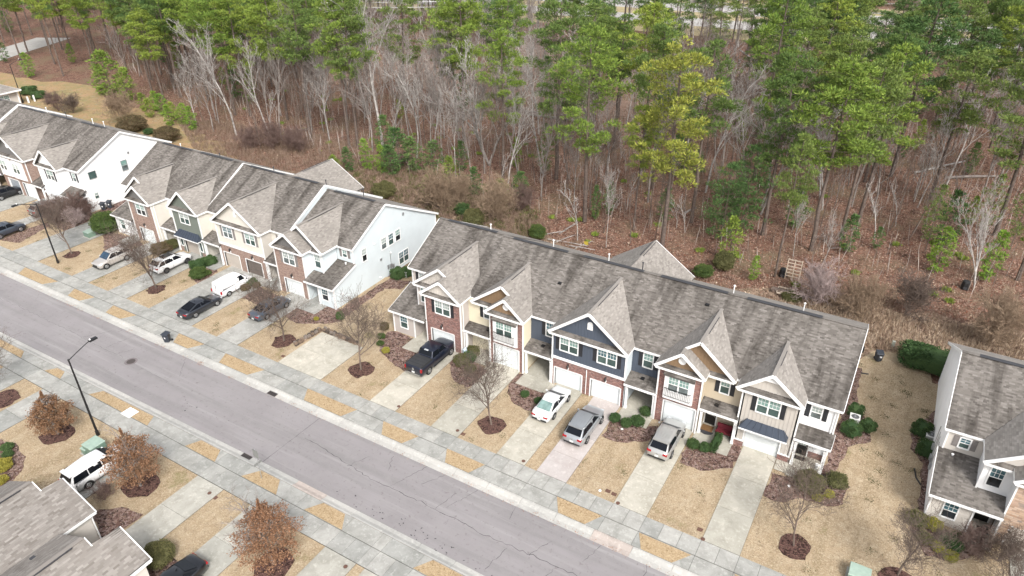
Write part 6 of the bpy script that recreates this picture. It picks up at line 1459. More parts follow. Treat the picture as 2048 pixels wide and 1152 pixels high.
# clipped and loose shrubs
SH = {}
def shrub(p, r_, h, fol, lab, box=False, kind='shrub', n=None, sx=1, rot=None, z=.1):
    key = (fol, box, r_ > .8); 
    if key not in SH: rr0 = 1.3 if r_ > .8 else .55; SH[key] = (P_('shrub', 'x', 'shrub', None, leaf_shrub(len(SH)+500, rr0, rr0*1.5, fol, 3800 if r_ > .8 else 1300, .12 if r_ > .8 else .085, .08 if r_ > .8 else .06, box)), rr0)
    P, rr0 = SH[key]; g = gp(*p); o = plant(P, g.x, g.y, r_/rr0, rot, lab, z=z, sz=h/(rr0*1.5), cat=kind); o.scale.x *= sx; return o
for a in (((215, 466), 1.75, 2.9, 'box', 'large round clipped shrub beside the left end of the tan brick terrace', False), ((399, 556), 1.05, 1.35, 'box', 'round clipped light green shrub in the bed left of the white van', False),
    ((396, 537), .9, 1.0, 'hedge', 'long low clipped hedge piece behind the round light green shrub', True), ((420, 528), .8, .95, 'hedge', 'dark clipped shrub at the porch behind the round light green one', True), ((416, 549), .45, .5, 'box', 'tiny green shrub right of the round light green one', False),
    ((503, 570), .75, .8, 'hedge', 'low green shrub at the nose of the white van', False), ((492, 580), .6, .7, 'bronze', 'bronze shrub below the nose of the white van', False), ((514, 575), .5, .6, 'bronze', 'small bronze shrub right of the white van', False),
    ((325, 505), 1.3, 1.3, 'bronze', 'broad dark shrub mass behind the white car with dark glass roof', False), ((345, 497), 1.0, 1.2, 'olive', 'olive shrub beside the porch of the tan brick terrace', False),
    ((924, 728), .8, 1.0, 'olive', 'grey green shrub right of the pickup truck', False), ((938, 722), .7, .95, 'hedge', 'clipped shrub by the cream porch, middle of three', False), ((946, 710), .7, .95, 'olive', 'clipped shrub nearest the cream porch wall', False), ((941, 742), .55, .6, 'olive', 'small round shrub below the cream porch group', False),
    ((1050, 792), .42, .5, 'hedge', 'small dark shrub in the bed left of the white sedan, upper one', False), ((1077, 806), .42, .5, 'hedge', 'small dark shrub in the bed left of the white sedan, lower one', False),
    ((1229, 842), .5, .75, 'hedge', 'left shrub of the row beside the pinkish driveway', False), ((1252, 852), .5, .75, 'hedge', 'middle shrub of the row beside the pinkish driveway', False), ((1274, 850), .6, .9, 'hedge', 'right shrub of the row beside the pinkish driveway', False), ((1291, 829), .55, .7, 'hedge', 'shrub at the porch post between navy and brick fronts', False),
    ((1385, 894), .52, .75, 'hedge', 'left shrub of the bed before the red bench', False), ((1409, 901), .50, .7, 'hedge', 'middle shrub of the bed before the red bench', False),
    ((1616, 975), 1.1, 1.35, 'olive', 'big round olive shrub at the front corner of the end house', False), ((1671, 970), .8, 1.0, 'olive', 'loose olive shrub right of the big round one', False), ((1657, 992), .42, .45, 'gold', 'small golden shrub in the corner bed, right one', False), ((1634, 998), .42, .45, 'gold', 'small golden shrub in the corner bed, left one', False),
    ((1710, 830), .62, 1.0, 'hedge', 'clipped cube shrub above the air conditioner of the brick terrace', True), ((1700, 868), .72, 1.1, 'hedge', 'largest clipped cube shrub below the air conditioner of the brick terrace', True), ((1734, 860), .58, .95, 'hedge', 'clipped cube shrub right of the air conditioner of the brick terrace', True),
    ((1841, 868), .75, 1.15, 'hedge', 'dark clipped shrub above the air conditioner of the right terrace', True), ((1852, 908), .8, 1.1, 'hedge', 'dark clipped shrub below the air conditioner of the right terrace', True),
    ((1833, 1045), .8, .8, 'olive', 'dull loose shrub left of the golden one by the right terrace', False), ((1864, 1056), .62, .75, 'gold', 'golden yellow shrub at the corner of the right terrace', False), ((1848, 1080), .58, .55, 'olive', 'olive shrub below the golden yellow one', False), ((1875, 1098), .5, .5, 'gold', 'low golden green shrub, left of the dark one', False), ((1899, 1095), .72, .95, 'hedge', 'dark green loose shrub before the pale siding', False), ((1913, 1080), .5, .6, 'box', 'small light green shrub against the pale siding', False), ((1899, 1116), .52, .5, 'gold', 'low golden green shrub below the dark one', False),
    ((797, 556), .8, 1.25, 'hedge', 'clipped cube shrub against the pale blue end wall', True), ((818, 552), .6, 1.2, 'hedge', 'clipped shrub in the gap behind the air conditioner', True), ((681, 640), .45, 1.0, 'hedge', 'upright loose shrub at the corner of the pale blue wall', False), ((633, 640), .3, .35, 'gold', 'tiny golden shrub in the bed of the pale blue house', False),
    ((763, 676), .42, .5, 'box', 'upper small green shrub in the bed left of the pickup', False), ((761, 690), .38, .45, 'box', 'middle small green shrub in the bed left of the pickup', False), ((772, 704), .42, .45, 'gold', 'lower small yellow green shrub in the bed left of the pickup', False), ((770, 660), .5, .9, 'bronze', 'twiggy bronze shrub at the corner of the lean-to', False),
    ((16, 898), .48, .5, 'hedge', 'upper dark green shrub in the near left bed', False), ((17, 912), .45, .45, 'hedge', 'lower dark green shrub in the near left bed', False), ((5, 938), .85, .8, 'gold', 'broad golden shrub in the near left bed', False), ((4, 965), .5, .5, 'gold', 'small golden shrub at the left edge', False),
    ((320, 1122), 1.1, 1.35, 'olive', 'large clipped shrub beside the bottom left roof', False), ((268, 262), 2.6, 2.9, 'bronze', 'largest dark round shrub behind the white gable', False), ((336, 282), 2.2, 2.6, 'bronze', 'second dark round shrub behind the white gable, at the right', False), ((299, 268), 1.0, 1.0, 'hedge', 'low green shrub between the two dark round ones', False),
    ((769, 396), 1.7, 2.5, 'olive', 'round clipped shrub behind the rear gable', False), ((948, 450), 1.5, 2.3, 'olive', 'mossy round shrub behind the red brick terrace', False), ((1075, 478), 1.15, 2.0, 'box', 'tall clipped globe shrub behind the ridge', False), ((925, 430), 1.1, 1.8, 'hedge', 'dark green shrub left of the mossy round one', False),
    ((60, 188), 1.6, 1.6, 'hedge', 'dark hedge left piece by the pool house', True), ((78, 196), 1.5, 1.4, 'hedge', 'dark hedge right piece by the pool house', True), ((1405, 553), 1.2, 1.5, 'box', 'light green shrub right behind the rear gable', False), ((1445, 540), 1.2, 2.4, 'olive', 'drooping olive evergreen behind the ridge', False), ((1582, 600), 1.1, .8, 'olive', 'low green shrub beside the old log wall', False)):
    shrub(a[0], a[1], a[2], a[3], a[4], a[5])
o = shrub((1870, 742), 1.5, 2.1, 'hedge', 'wide dark hedge at the back of the lawn between two terraces', True, kind='hedge', sx=2.3, rot=-.08)
o = shrub((1431, 892), .55, .8, 'hedge', 'long clipped rectangular hedge leading to the porch with the bench', True, kind='hedge', sx=.62, rot=0); o.scale.y *= 2.0
# leafless shrubs
twig = [BT('bare_shrub', 'x', branch_tree(600+i, 2.2, .03, None, 4, .5, .05, (7, 5, 4, 4), .15, .6, twig=.009, multi=7, k0=4), m_, None) for i, m_ in enumerate((BARKS, mat('pinkish_twigs', (.42, .33, .31), .9, .15), mat('tan_twigs', (.34, .245, .165), .9, .2), mat('brown_twigs', (.19, .125, .105), .9, .15)))]
for i, (p, s, k_, lab) in enumerate((((242, 248), 1.9, 2, 'vase shaped leafless shrub in the clearing'), ((118, 222), 1.3, 3, 'grey brown leafless shrub behind the far roof, left one'), ((147, 226), 1.2, 0, 'grey brown leafless shrub behind the far roof, right one'), ((112, 448), 1.25, 3, 'brown twiggy shrub mass beside the dark silver car'), ((136, 442), 1.25, 3, 'brown twiggy shrub before the white porch, left one'), ((158, 436), 1.1, 3, 'brown twiggy shrub before the white porch, right one'), ((150, 455), .9, 1, 'pale twiggy shrub before the white porch'), ((175, 436), .8, 3, 'low brown twiggy shrub at the corner of the white gable'),
    ((1640, 608), 1.6, 1, 'broad pale pinkish leafless shrub behind the terrace'), ((885, 425), 2.0, 2, 'fan shaped tan leafless shrub behind the gap between terraces'), ((925, 412), 1.5, 2, 'tan leafless shrub right of the fan shaped one'), ((995, 440), 1.9, 2, 'orange brown leafless shrub behind the ridge'), ((1040, 425), 1.3, 3, 'brown leafless shrub behind the ridge'), ((545, 300), 1.6, 3, 'russet leafless thicket shrub, centre one'), ((505, 300), 1.3, 3, 'russet leafless thicket shrub, left one'), ((600, 305), 1.5, 3, 'russet leafless thicket shrub, right one'), ((1720, 640), 1.6, 2, 'wide tan leafless shrub in the scrub at right'), ((1810, 630), 1.5, 0, 'brown leafless shrub in the scrub at right'), ((1975, 690), 1.9, 2, 'spreading tan leafless shrub above the right roof'), ((235, 432+12), .5, 3, 'tiny twiggy shrub by the end bed'), ((210, 1000), .5, 3, 'twiggy shrub in the bed by the bottom left roof'), ((1945, 1108), .75, 3, 'leafless twiggy shrub before the stone front'), ((1995, 1122), .95, 0, 'leafless shrub at the stone front garage'))):
    g = gp(*p); plant(twig[k_], g.x, g.y, s, i*.9, lab, cat='shrub')
# ---- cover nobody could count
def cover(name, label, poly, n, ln, wd, fol, up=1.6, z=.06, quad=True, flat=False, seed=1, clumps=0, ok=None):
    rg = np.random.default_rng(seed); xs = [p[0] for p in poly]; ys = [p[1] for p in poly]; Q = []
    A = np.array([(p[0], p[1]) for p in poly]); B = np.roll(A, -1, 0)
    while sum(len(q) for q in Q) < n:
        if clumps:
            c = np.stack([rg.uniform(min(xs), max(xs), n//clumps), rg.uniform(min(ys), max(ys), n//clumps)], 1); P = np.repeat(c, clumps, 0)+rg.normal(0, .22, (len(c)*clumps, 2))
        else: P = np.stack([rg.uniform(min(xs), max(xs), n), rg.uniform(min(ys), max(ys), n)], 1)
        c = np.zeros(len(P), bool)
        for (x0, y0), (x1, y1) in zip(A, B):
            m_ = ((y0 > P[:, 1]) != (y1 > P[:, 1])); xx = x0+(P[:, 1]-y0)*(x1-x0)/((y1-y0) or 1e-9); c ^= m_ & (P[:, 0] < xx)
        P = P[c]
        if ok is not None: P = P[ok(P)]
        Q.append(P)
    P = np.concatenate(Q)[:n]; P3 = np.concatenate([P, np.full((len(P), 1), z)], 1)
    D = np.tile([0, 0, up], (n, 1)) if not flat else rg.normal(0, 1, (n, 3))*[1, 1, .15]
    V, F = blades(rg, P3, D.astype(float), ln, wd, quad, spread=.6 if not flat else .12)
    if flat: V[:, 2] = np.abs(V[:, 2]-z)+z
    o = bpy.data.objects.new(name, np_mesh(name, V, [F], [FM[fol]])); COL.objects.link(o); o['kind'] = 'stuff'; o['label'] = label; return o
scr = [(-42, 67), (0, 67.2), (4, 70.5), (9, 69), (34, 68), (60, 70), (60, 92), (25, 83), (8, 79.5), (-6, 77.5), (-16, 73), (-30, 71.5), (-42, 75)]
cover('dry_scrub', 'pale dry grass and stalks between the terraces and the wood', [(-8, 67.5), (2, 69.5), (9, 70), (34, 68), (60, 70), (60, 90), (25, 82), (8, 78), (-4, 77), (-10, 73)], 80000, .62, .06, 'straw', seed=2, clumps=9)
cover('dry_scrub', 'brown dead stalks among the pale grass', [(-45, 67), (2, 69), (34, 69), (60, 72), (60, 90), (20, 83), (-4, 80), (-30, 74), (-45, 78)], 16000, .75, .05, 'brush', seed=3, clumps=7)
cover('thicket', 'brown undergrowth behind the two left terraces', [(-95, 67), (-60, 67), (-43, 67), (-40, 78), (-52, 84), (-70, 88), (-95, 92), (-130, 86), (-112, 76)], 52000, .85, .05, 'brush', seed=4, clumps=10)
cover('thicket', 'olive green undergrowth behind the blue ended terrace', [(-76, 72), (-50, 68), (-38, 70), (-44, 82), (-66, 90), (-80, 84)], 16000, .6, .09, 'olive', seed=6, clumps=30)
cover('fallen_leaves', 'loose brown leaves on the wood floor', [(-150, 84), (-95, 78), (-45, 74), (-15, 73), (10, 79), (40, 82), (50, 150), (-60, 175), (-190, 150)], 110000, .27, .18, 'litter', flat=True, z=.02, seed=7)
cover('fallen_leaves', 'loose pale leaves on the wood floor', [(-150, 84), (-95, 78), (-45, 74), (-15, 73), (10, 79), (40, 82), (50, 150), (-60, 175), (-190, 150)], 30000, .28, .18, 'straw', flat=True, z=.03, seed=8)
cover('undergrowth', 'thin dead stems and twigs on the wood floor', [(-190, 100), (-130, 88), (-95, 80), (-45, 76), (-15, 74), (10, 80), (50, 84), (50, 150), (-60, 180), (-200, 160)], 80000, .95, .04, 'brush', z=.02, seed=9)
def yard_ok(P):
    x, y = P[:, 0], P[:, 1]; m_ = np.ones(len(P), bool)
    for a, b in FAR_D: m_ &= ~((x > a-.1) & (x < b+.1) & (y > 36) & (y < 49))
    for a, b in NEAR_D: m_ &= ~((x > a-.1) & (x < b+.1) & (y < 23))
    m_ &= ~((x > -52.5) & (x < -36) & (y < 15.6) & (y > -10))
    return m_
cover('lawn_tufts', 'short dead grass blades of the far front lawns', [(-112, 37.05), (24, 37.05), (24, 47), (7.2, 47), (7.2, 66), (6, 68), (.6, 67), (.4, 47.2), (-43, 46.5), (-43.5, 58), (-50.5, 58), (-50.9, 47.2), (-112, 47)], 95000, .085, .035, 'lawn', up=.8, z=.10, seed=21, clumps=0, ok=yard_ok)
cover('lawn_tufts', 'short dead grass blades of the near front lawns', [(-80, 12), (-20, 12), (-20, 22.7), (-80, 22.7)], 32000, .085, .035, 'lawn', up=.8, z=.10, seed=22, ok=yard_ok)
cover('young_stems', 'countless thin young stems standing between the trees of the wood', [(-190, 108), (-130, 92), (-95, 84), (-45, 80), (-15, 80), (10, 85), (50, 88), (50, 160), (-60, 200), (-210, 170)], 9000, 3.4, .075, 'stem', up=5, z=0, seed=31)
cover('low_evergreens', 'patches of low green growth under the trees', [(-120, 90), (-80, 84), (-45, 78), (-20, 75), (10, 81), (40, 84), (40, 110), (-60, 120), (-130, 115)], 16000, .45, .10, 'bright', seed=32, clumps=160)
cover('gutter_leaves', 'dry leaves gathered in the far gutter', [(-100, 32.75), (10, 32.75), (10, 33.3), (-100, 33.3)], 1300, .09, .06, 'litter', flat=True, z=.05, seed=33, clumps=13)
cover('lawn_weeds', 'small greenish weeds in the dormant lawns', [(-100, 37.1), (14, 37.1), (14, 47), (7.2, 47), (7.2, 66), (.6, 66), (.4, 47.2), (-100, 47)], 7000, .10, .05, 'olive', up=.6, z=.10, seed=34, clumps=70, ok=yard_ok)
YD = [(-95, 48), (-95, 37.1), (0, 37.1), (12, 37.1), (12, 48)]
# ------------------------------------------------------------------ street furniture and small things
def lamp_post(x, y, sg, lab, h=8.0, arm=2.0):
    o = thing('street_lamp', lab, 'street lamp', (x, y, .1), 0, 'black street lamps')
    m = MB(); m.tube([(0, 0, 0), (0, 0, .5), (0, 0, .52), (0, 0, h)], [.15, .14, .105, .062], 10); part('post', m, M_black, o, local=True)
    a = MB(); a.tube([(0, 0, h-.02), (0, sg*arm*.45, h+.33), (0, sg*arm*.85, h+.62), (0, sg*(arm), h+.68)], [.045, .04, .035, .035], 8); part('arm', a, M_black, o, local=True)
    b = MB(); b.box(-.15, .15, min(sg*(arm-.05), sg*(arm+.62)), max(sg*(arm-.05), sg*(arm+.62)), h+.62, h+.76); hd = part('lamp_head', b, M_black, o, local=True)
    part('photocell', MB().blob((0, sg*(arm+.05), h+.80), .075, 8, 5), M_white, hd, local=True); part('cap', MB().blob((0, 0, h+.02), .09, 8, 5), M_black, o, local=True)
lamp_post(-54.66, 21.55, 1, 'tall black street lamp on the near lawn beside the green cabinet')
lamp_post(-89.02, 38.1, -1, 'black street lamp on the far lawn left of the silver crossover')
lamp_post(-168.5, 76.8, 1, 'black lamp post far off at the edge of the clearing')
# sign seen from behind
o = thing('street_sign', 'grey metal street sign seen from its back on a thin post in the near verge', 'sign', (-38.38, 25.1, .15))
part('post', MB().tube([(0, 0, 0), (0, 0, 3.15)], .028, 6), M_steel, o, local=True)
part('sign_plate', MB().box(-.27, .33, -.045, -.025, 2.3, 3.1), mat('sign_back', (.21, .215, .205), .55, .05), o, local=True)
part('sign_plate', MB().box(-.025, -.005, -.38, .38, 1.55, 1.78), mat('sign_back'  , (0, 0, 0)), o, local=True)
def wheelie(p, lab, rot=0, lid=M_dark, tip=False):
    g = gp(*p); o = thing('wheeled_bin', lab, 'bin', (g.x, g.y, .15), rot, 'wheeled rubbish bins')
    bm_ = mat('bin_plastic', (.035, .042, .055), .55, .1)
    m = MB(); m.tube([(0, 0, .06), (0, 0, .95)], [.33, .43], 4); part('body', m, bm_, o, local=True)
    m = MB(); m.add([(-.36, -.40, .96), (.36, -.40, .96), (.36, .36, 1.04), (-.36, .36, 1.04), (-.3, -.34, 1.06), (.3, -.34, 1.06), (.3, .3, 1.12), (-.3, .3, 1.12)], [(0, 3, 2, 1), (4, 5, 6, 7), (0, 1, 5, 4), (1, 2, 6, 5), (2, 3, 7, 6), (3, 0, 4, 7)]); part('lid', m, bm_, o, local=True)
    for s in (-1, 1): part('wheel', MB().tube([(s*.24, .34, .13), (s*.31, .34, .13)], .13, 10), M_tyre, o, local=True)
    part('handle', MB().tube([(-.28, .42, 1.0), (.28, .42, 1.0)], .02, 6), bm_, o, local=True); part('sticker', MB().box(.02, .2, -.325, -.315, .55, .72), M_white, o, local=True)
wheelie((336, 684), 'dark wheeled bin standing on the kerb before the double driveway', .1)
wheelie((208, 420), 'left wheeled bin beside the white gable wall', .5); wheelie((221, 416), 'right wheeled bin beside the white gable wall', .4); wheelie((1755, 722), 'dark wheeled bin at the back of the lawn between two terraces', .3)
def cabinet(p, lab, sx, sy, sz, z=.12):
    g = gp(*p); o = thing('utility_cabinet', lab, 'utility cabinet', (g.x, g.y, z), 0, 'green utility cabinets')
    part('plinth', MB().box(-sx/2-.12, sx/2+.12, -sy/2-.12, sy/2+.12, 0, .08), M_walk2, o, local=True)
    part('body', MB().box(-sx/2, sx/2, -sy/2, sy/2, .08, sz), M_green_box, o, local=True)
    m = MB(); m.add([(-sx/2-.04, -sy/2-.04, sz), (sx/2+.04, -sy/2-.04, sz), (sx/2+.04, sy/2+.04, sz), (-sx/2-.04, sy/2+.04, sz), (-sx/2, -sy/2, sz+.06), (sx/2, -sy/2, sz+.06), (sx/2, sy/2, sz+.1), (-sx/2, sy/2, sz+.1)], [(0, 3, 2, 1), (4, 5, 6, 7), (0, 1, 5, 4), (1, 2, 6, 5), (2, 3, 7, 6), (3, 0, 4, 7)]); part('lid', m, M_green_top, o, local=True)
    part('door', MB().box(-sx/2+.05, sx/2-.05, sy/2, sy/2+.03, .15, sz-.1), M_green_box, o, local=True)
cabinet((181, 473), 'green utility cabinet on the lawn between the left terraces', 1.15, 1.0, .75); cabinet((194, 905), 'large green utility cabinet at the foot of the tall lamp', 1.25, 1.25, 1.05); cabinet((176, 906), 'small green cabinet leaning on the left side of the large one', .6, .6, .6); cabinet((1715, 1158), 'pale green cabinet lid at the bottom edge of the lawn', 1.3, 1.1, .7)
def aircon(p, lab):
    g = gp(*p); o = thing('air_conditioner', lab, 'air conditioner', (g.x, g.y, .12), .06, 'air conditioning units')
    gm = mat('ac_grey', (.50, .50, .48), .5, .06)
    part('body', MB().box(-.38, .38, -.38, .38, .05, .78), gm, o, local=True); part('top', MB().box(-.42, .42, -.42, .42, .78, .84), mat('ac_top', (.62, .62, .60), .5, .05), o, local=True)
    f = part('fan_guard', MB().tube([(0, 0, .838), (0, 0, .85)], [.33, .32], 20), M_dark, o, local=True)
    r_ = MB()
    for q in (.12, .2, .28): 
        for i in range(20): a, b = 2*math.pi*i/20, 2*math.pi*(i+1)/20; r_.beam((q*math.cos(a), q*math.sin(a), .858), (q*math.cos(b), q*math.sin(b), .858), .018, .012)
    part('guard_ring', r_, M_steel, f, local=True, stuff=True); part('hub', MB().tube([(0, 0, .85), (0, 0, .87)], .08, 10), M_steel, f, local=True)
    l = MB()
    for k_ in range(6):
        z = .14+k_*.1; l.box(-.386, .386, -.386, .386, z, z+.02)
    part('louvre', l, M_dark, o, local=True, stuff=True)
aircon((1706, 848), 'air conditioner between clipped shrubs beside the brick terrace'); aircon((1858, 884), 'air conditioner beside the right terrace'); aircon((812, 553), 'air conditioner in the gap beside the pale blue end wall')
# covers in the ground
def disc(name, p, r_, lab, cat, mt, z, sides=18, grp=None, rot=0, sq=False):
    g = gp(*p, z); m = MB()
    if sq: m.box(g.x-r_, g.x+r_, g.y-r_*.8, g.y+r_*.8, z-.03, z+.012)
    else: m.cyl(g.x, g.y, z-.03, z+.012, r_, sides)
    return solo(name, m, mt, lab, cat, (g.x, g.y, z), grp)
M_iron = mat('cast_iron', (.085, .07, .065), .8, .2, 20, bmp=.3); M_rust = mat('rusty_lid', (.15, .075, .055), .85, .2, 15)
disc('manhole_cover', (262, 723), .42, 'round manhole cover in the asphalt right of the tall lamp', 'manhole cover', M_iron, .034); disc('manhole_collar', (262, 723), .62, 'pale patched ring round the manhole cover', 'road patch', mat('patch', (.19, .165, .165), .9, .1), .025)
for i, (p, lab) in enumerate((((797.5, 812.6), 'round drain cap at the street end of the pickup driveway'), ((915, 861), 'round drain cap at the street end of the empty driveway behind the bare tree'), ((1047, 922), 'round drain cap at the street end of the white sedan driveway'), ((1236, 1006), 'round drain cap on the silver crossover driveway'), ((1406, 1078), 'round drain cap on the rightmost empty driveway'), ((419, 986), 'round drain cap on the near driveway beside the minivan lawn'), ((691, 1133), 'round drain cap on the near driveway at the bottom'))):
    disc('cleanout_cover', p, .16, lab, 'drain cover', M_rust, .165, 14, 'round drain caps in the driveways')
for i, (p, lab) in enumerate((((1216, 982), 'left rusty meter lid in the lawn before the silver crossover'), ((1228, 988), 'right rusty meter lid in the lawn before the silver crossover'), ((1400, 1059), 'rusty meter lid beside the rightmost driveway'), ((566, 712), 'rusty meter lid in the lawn beside the stone edge'), ((430, 995), 'rusty meter lid on the near lawn'), ((926, 868), 'rusty meter lid in the lawn corner left of the street tree'))):
    disc('meter_lid', p, .2, lab, 'meter lid', M_rust, .115, grp='rusty meter lids', sq=True)
disc('vault_lid', (259.5, 825), .62, 'large white square utility lid in the near verge', 'utility lid', mat('white_lid', (.80, .80, .79), .6, .03), .195, sq=True)
for i, (p, lab) in enumerate((((1200, 981), 'white lawn cap left of the rusty lids'), ((1578, 972), 'white cap in the corner bed'), ((1244, 858), 'white cap in the bed beside the pinkish driveway'))): disc('white_ground_marker', p, .12, lab, 'drain cover', M_white, .13, 10)
for p, far, lab in (((548, 785), True, 'storm drain grate in the far kerb before the parking pad'), ((490.5, 915), False, 'storm drain grate in the near kerb beside the street sign')):
    g = gp(*p, .05); x = g.x; y = 33.35 if far else near_edge(x)-.35; o = thing('storm_drain', lab, 'storm drain', (x, y, .05), 0, 'storm drains')
    part('pit', MB().box(-.52, .52, -.32, .32, -.03, .012), M_black, o, local=True)
    for k_ in range(7): part('grate_bar', MB().box(-.46+k_*.15, -.41+k_*.15, -.30, .30, .012, .03), M_iron, o, local=True)
    for s in (-1, 1): part('grate_bar', MB().box(-.52, .52, s*.31-.03, s*.31+.03, .013, .032), M_iron, o, local=True)
# stone edging of the parking pad
o = thing('retaining_wall', 'low rough stone retaining wall along two sides of the parking pad', 'wall', (-49.3, 43.3, .1))
rs = random.Random(8); k_ = 0
def stones(a, b, dep=.45, h=.42):
    a, b = Vector(a), Vector(b); d = (b-a).normalized(); n = Vector((-d.y, d.x)); L = (b-a).length
    for row in range(2):
        for lay in range(2):
            u = rs.uniform(0, .2)
            while u < L:
                w_ = rs.uniform(.28, .55); c = a+d*(u+w_/2)+n*(row*dep*.5); hh = h/2*rs.uniform(.85, 1.25); z0 = .1+lay*h/2
                m = MB(); q = [(c.x+ex*w_/2*rs.uniform(.75, 1)*d.x+ey*dep*.24*n.x, c.y+ex*w_/2*d.y*rs.uniform(.75, 1)+ey*dep*.24*n.y) for ex, ey in ((-1, -1), (1, -1), (1, 1), (-1, 1))]
                t = [((p_[0]*.8+c.x*.2)+rs.uniform(-.03, .03), (p_[1]*.8+c.y*.2)+rs.uniform(-.03, .03)) for p_ in q]
                m.add([(*p_, z0) for p_ in q]+[(*p_, z0+hh) for p_ in t], [(3, 2, 1, 0), (4, 5, 6, 7), (0, 1, 5, 4), (1, 2, 6, 5), (2, 3, 7, 6), (3, 0, 4, 7)])
                part('stone', m, WST[rs.randrange(4)], o); u += w_+.03
WST = [mat('garden_stone_%s' % n_, c_, .95, .25, 4, bmp=.4) for n_, c_ in (('tan', (.34, .25, .18)), ('brown', (.21, .15, .11)), ('grey', (.25, .21, .18)), ('dark', (.11, .085, .07)))]
stones((-49.75, 39.8), (-49.45, 43.4)); stones((-49.4, 43.45), (-44.6, 43.2))
# mortared odds and ends on porches
o = thing('bench', 'dark red bench on the porch beside the black front door', 'bench', (-8.0, 48.75, .16)); rm = mat('red_cushion', (.14, .012, .022), .8, .1)
part('seat', MB().box(-.65, .65, -.28, .25, .36, .48), rm, o, local=True); part('backrest', MB().box(-.65, .65, .22, .34, .45, .98), rm, o, local=True)
for sx in (-.6, .6):
    for sy in (-.22, .26): part('leg', MB().box(sx-.03, sx+.03, sy-.03, sy+.03, 0, .36), M_black, o, local=True)
    part('armrest', MB().box(sx-.035, sx+.035, -.28, .3, .62, .67), M_black, o, local=True)
solo('doormat', MB().box(-9.95, -8.95, 48.55, 49.35, .165, .185), mat('coir', (.22, .12, .05), .95, .2, 20), 'brown doormat on the porch with the red bench', 'doormat', (-9.4, 48.9, .165))
m = MB(); m.prism([(-9.4+.62*math.cos(math.pi+math.pi*i/12), 48.62+.62*math.sin(math.pi+math.pi*i/12)*.9) for i in range(13)], .166, .178); solo('porch_rug', m, M_dark, 'half round dark rug before the brown doormat', 'rug', (-9.4, 48.4, .166))
solo('doormat', MB().box(-2.2, -1.35, 48.95, 49.4, .165, .185), M_black, 'black doormat at the door of the end house', 'doormat', (-1.8, 49.1, .165))
solo('doormat', MB().box(10.9, 11.8, 47.9, 48.4, .285, .3), M_black, 'black doormat at the door of the right terrace', 'doormat', (11.3, 48.1, .285))
solo('doormat', MB().box(-39.2, -38.5, 48.2, 48.7, .166, .18), M_rust, 'small rust coloured doormat in the recess left of the red brick garage', 'doormat', (-38.9, 48.5, .166))
for p, lab in (((1692, 940-7), 'small white pot by the end house porch column'),):
    m = MB().tube([(-.35, 48.75, .16), (-.35, 48.75, .5)], [.13, .19], 10); solo('plant_pot', m, M_white, lab, 'pot', (-.35, 48.75, .16))
m = MB(); m.tube([(-33.6, 47.25, .16), (-33.7, 47.3, .9), (-33.6, 47.3, 1.2)], [.2, .22, .05], 6); solo('sheet_bundle', m, mat('pale_plastic', (.60, .72, .80), .4, .1), 'pale blue plastic bundle at the corner of the red brick garage', 'bundle', (-33.6, 47.3, .16))
for a, lab in ((((1737, 748), (1722, 746)), 'black drain hose beside the rear of the brick terrace'), (((1829, 937), (1832, 955), (1842, 970)), 'curved black drain hose by the right terrace bed'), (((1640, 948), (1662, 960)), 'black drain pipe end at the front corner of the end house')):
    g = [gp(*p, .2) for p in a]; solo('drain_hose', MB().tube(g, .06, 6), M_black, lab, 'pipe', g[0])
# things at the back
def compost(p, lab):
    g = gp(*p); o = thing('compost_bin', lab, 'compost bin', (g.x, g.y, .08), 0, 'black compost bins')
    m = MB(); m.tube([(0, 0, 0), (0, 0, .8), (0, 0, .95)], [.55, .42, .36], 8); part('body', m, M_black, o, local=True); part('lid', MB().tube([(0, 0, .95), (0, 0, 1.02)], [.40, .2], 8), M_plast, o, local=True)
    part('hatch', MB().box(-.18, .18, -.55, -.47, .08, .35), M_dark, o, local=True)
compost((1565, 551), 'black compost bin beside the trellis'); compost((1929, 576), 'black compost bin at the edge of the tan scrub')
g = gp(1583, 560); o = thing('trellis', 'pale wooden trellis standing in the leaves behind the terrace', 'trellis', (g.x, g.y, .08)); tw = mat('weathered_lath', (.58, .48, .38), .9, .12)
for i in range(3): part('post', MB().box(-.78+i*.78-.055, -.78+i*.78+.055, -.04, .04, 0, 2.75), tw, o, local=True)
for i in range(6): part('lath', MB().box(-.78, .78, -.075, -.04, .45+i*.43, .55+i*.43), tw, o, local=True)
def logs(name, p, q, r_, lab, z=.2, mt=None):
    a, b = gp(*p, z), gp(*q, z); m = MB().tube([a, a.lerp(b, .5)+Vector((0, 0, .06)), b], [r_, r_*.9, r_*.7], 7); solo(name, m, mt or BARK, lab, 'log', a)
logs('log', (1543, 578), (1618, 596), .34, 'long dark log edging the plot behind the terrace', .3); logs('log', (1618, 596), (1655, 606), .25, 'short dark log right of the long one', .25)
logs('fallen_log', (1058, 228), (1180, 245), .30, 'long fallen grey trunk across the wood floor at centre', .4, BARKG); logs('fallen_log', (1050, 222), (1150, 232), .2, 'thinner fallen trunk beside the long grey one', .5, BARKG)
logs('fallen_log', (1370, 425), (1392, 416), .16, 'short fallen log by the leaning trunk', .2, BARKG); logs('fallen_log', (1155, 445), (1118, 468), .12, 'thin fallen branch by the centre trunk', .2, BARKG)
logs('fallen_log', (1480, 100), (1520, 130), .2, 'pale broken branch beside the far pine', 2, BARKL); logs('fallen_log', (620, 258), (585, 262), .25, 'dark fallen trunk in the left wood', .3)
logs('fallen_log', (1830, 345), (1930, 322), .18, 'pale fallen trunk at right', .3, BARKL); logs('fallen_log', (1890, 355), (1990, 352), .22, 'dark fallen trunk at right', .3, BARKG)
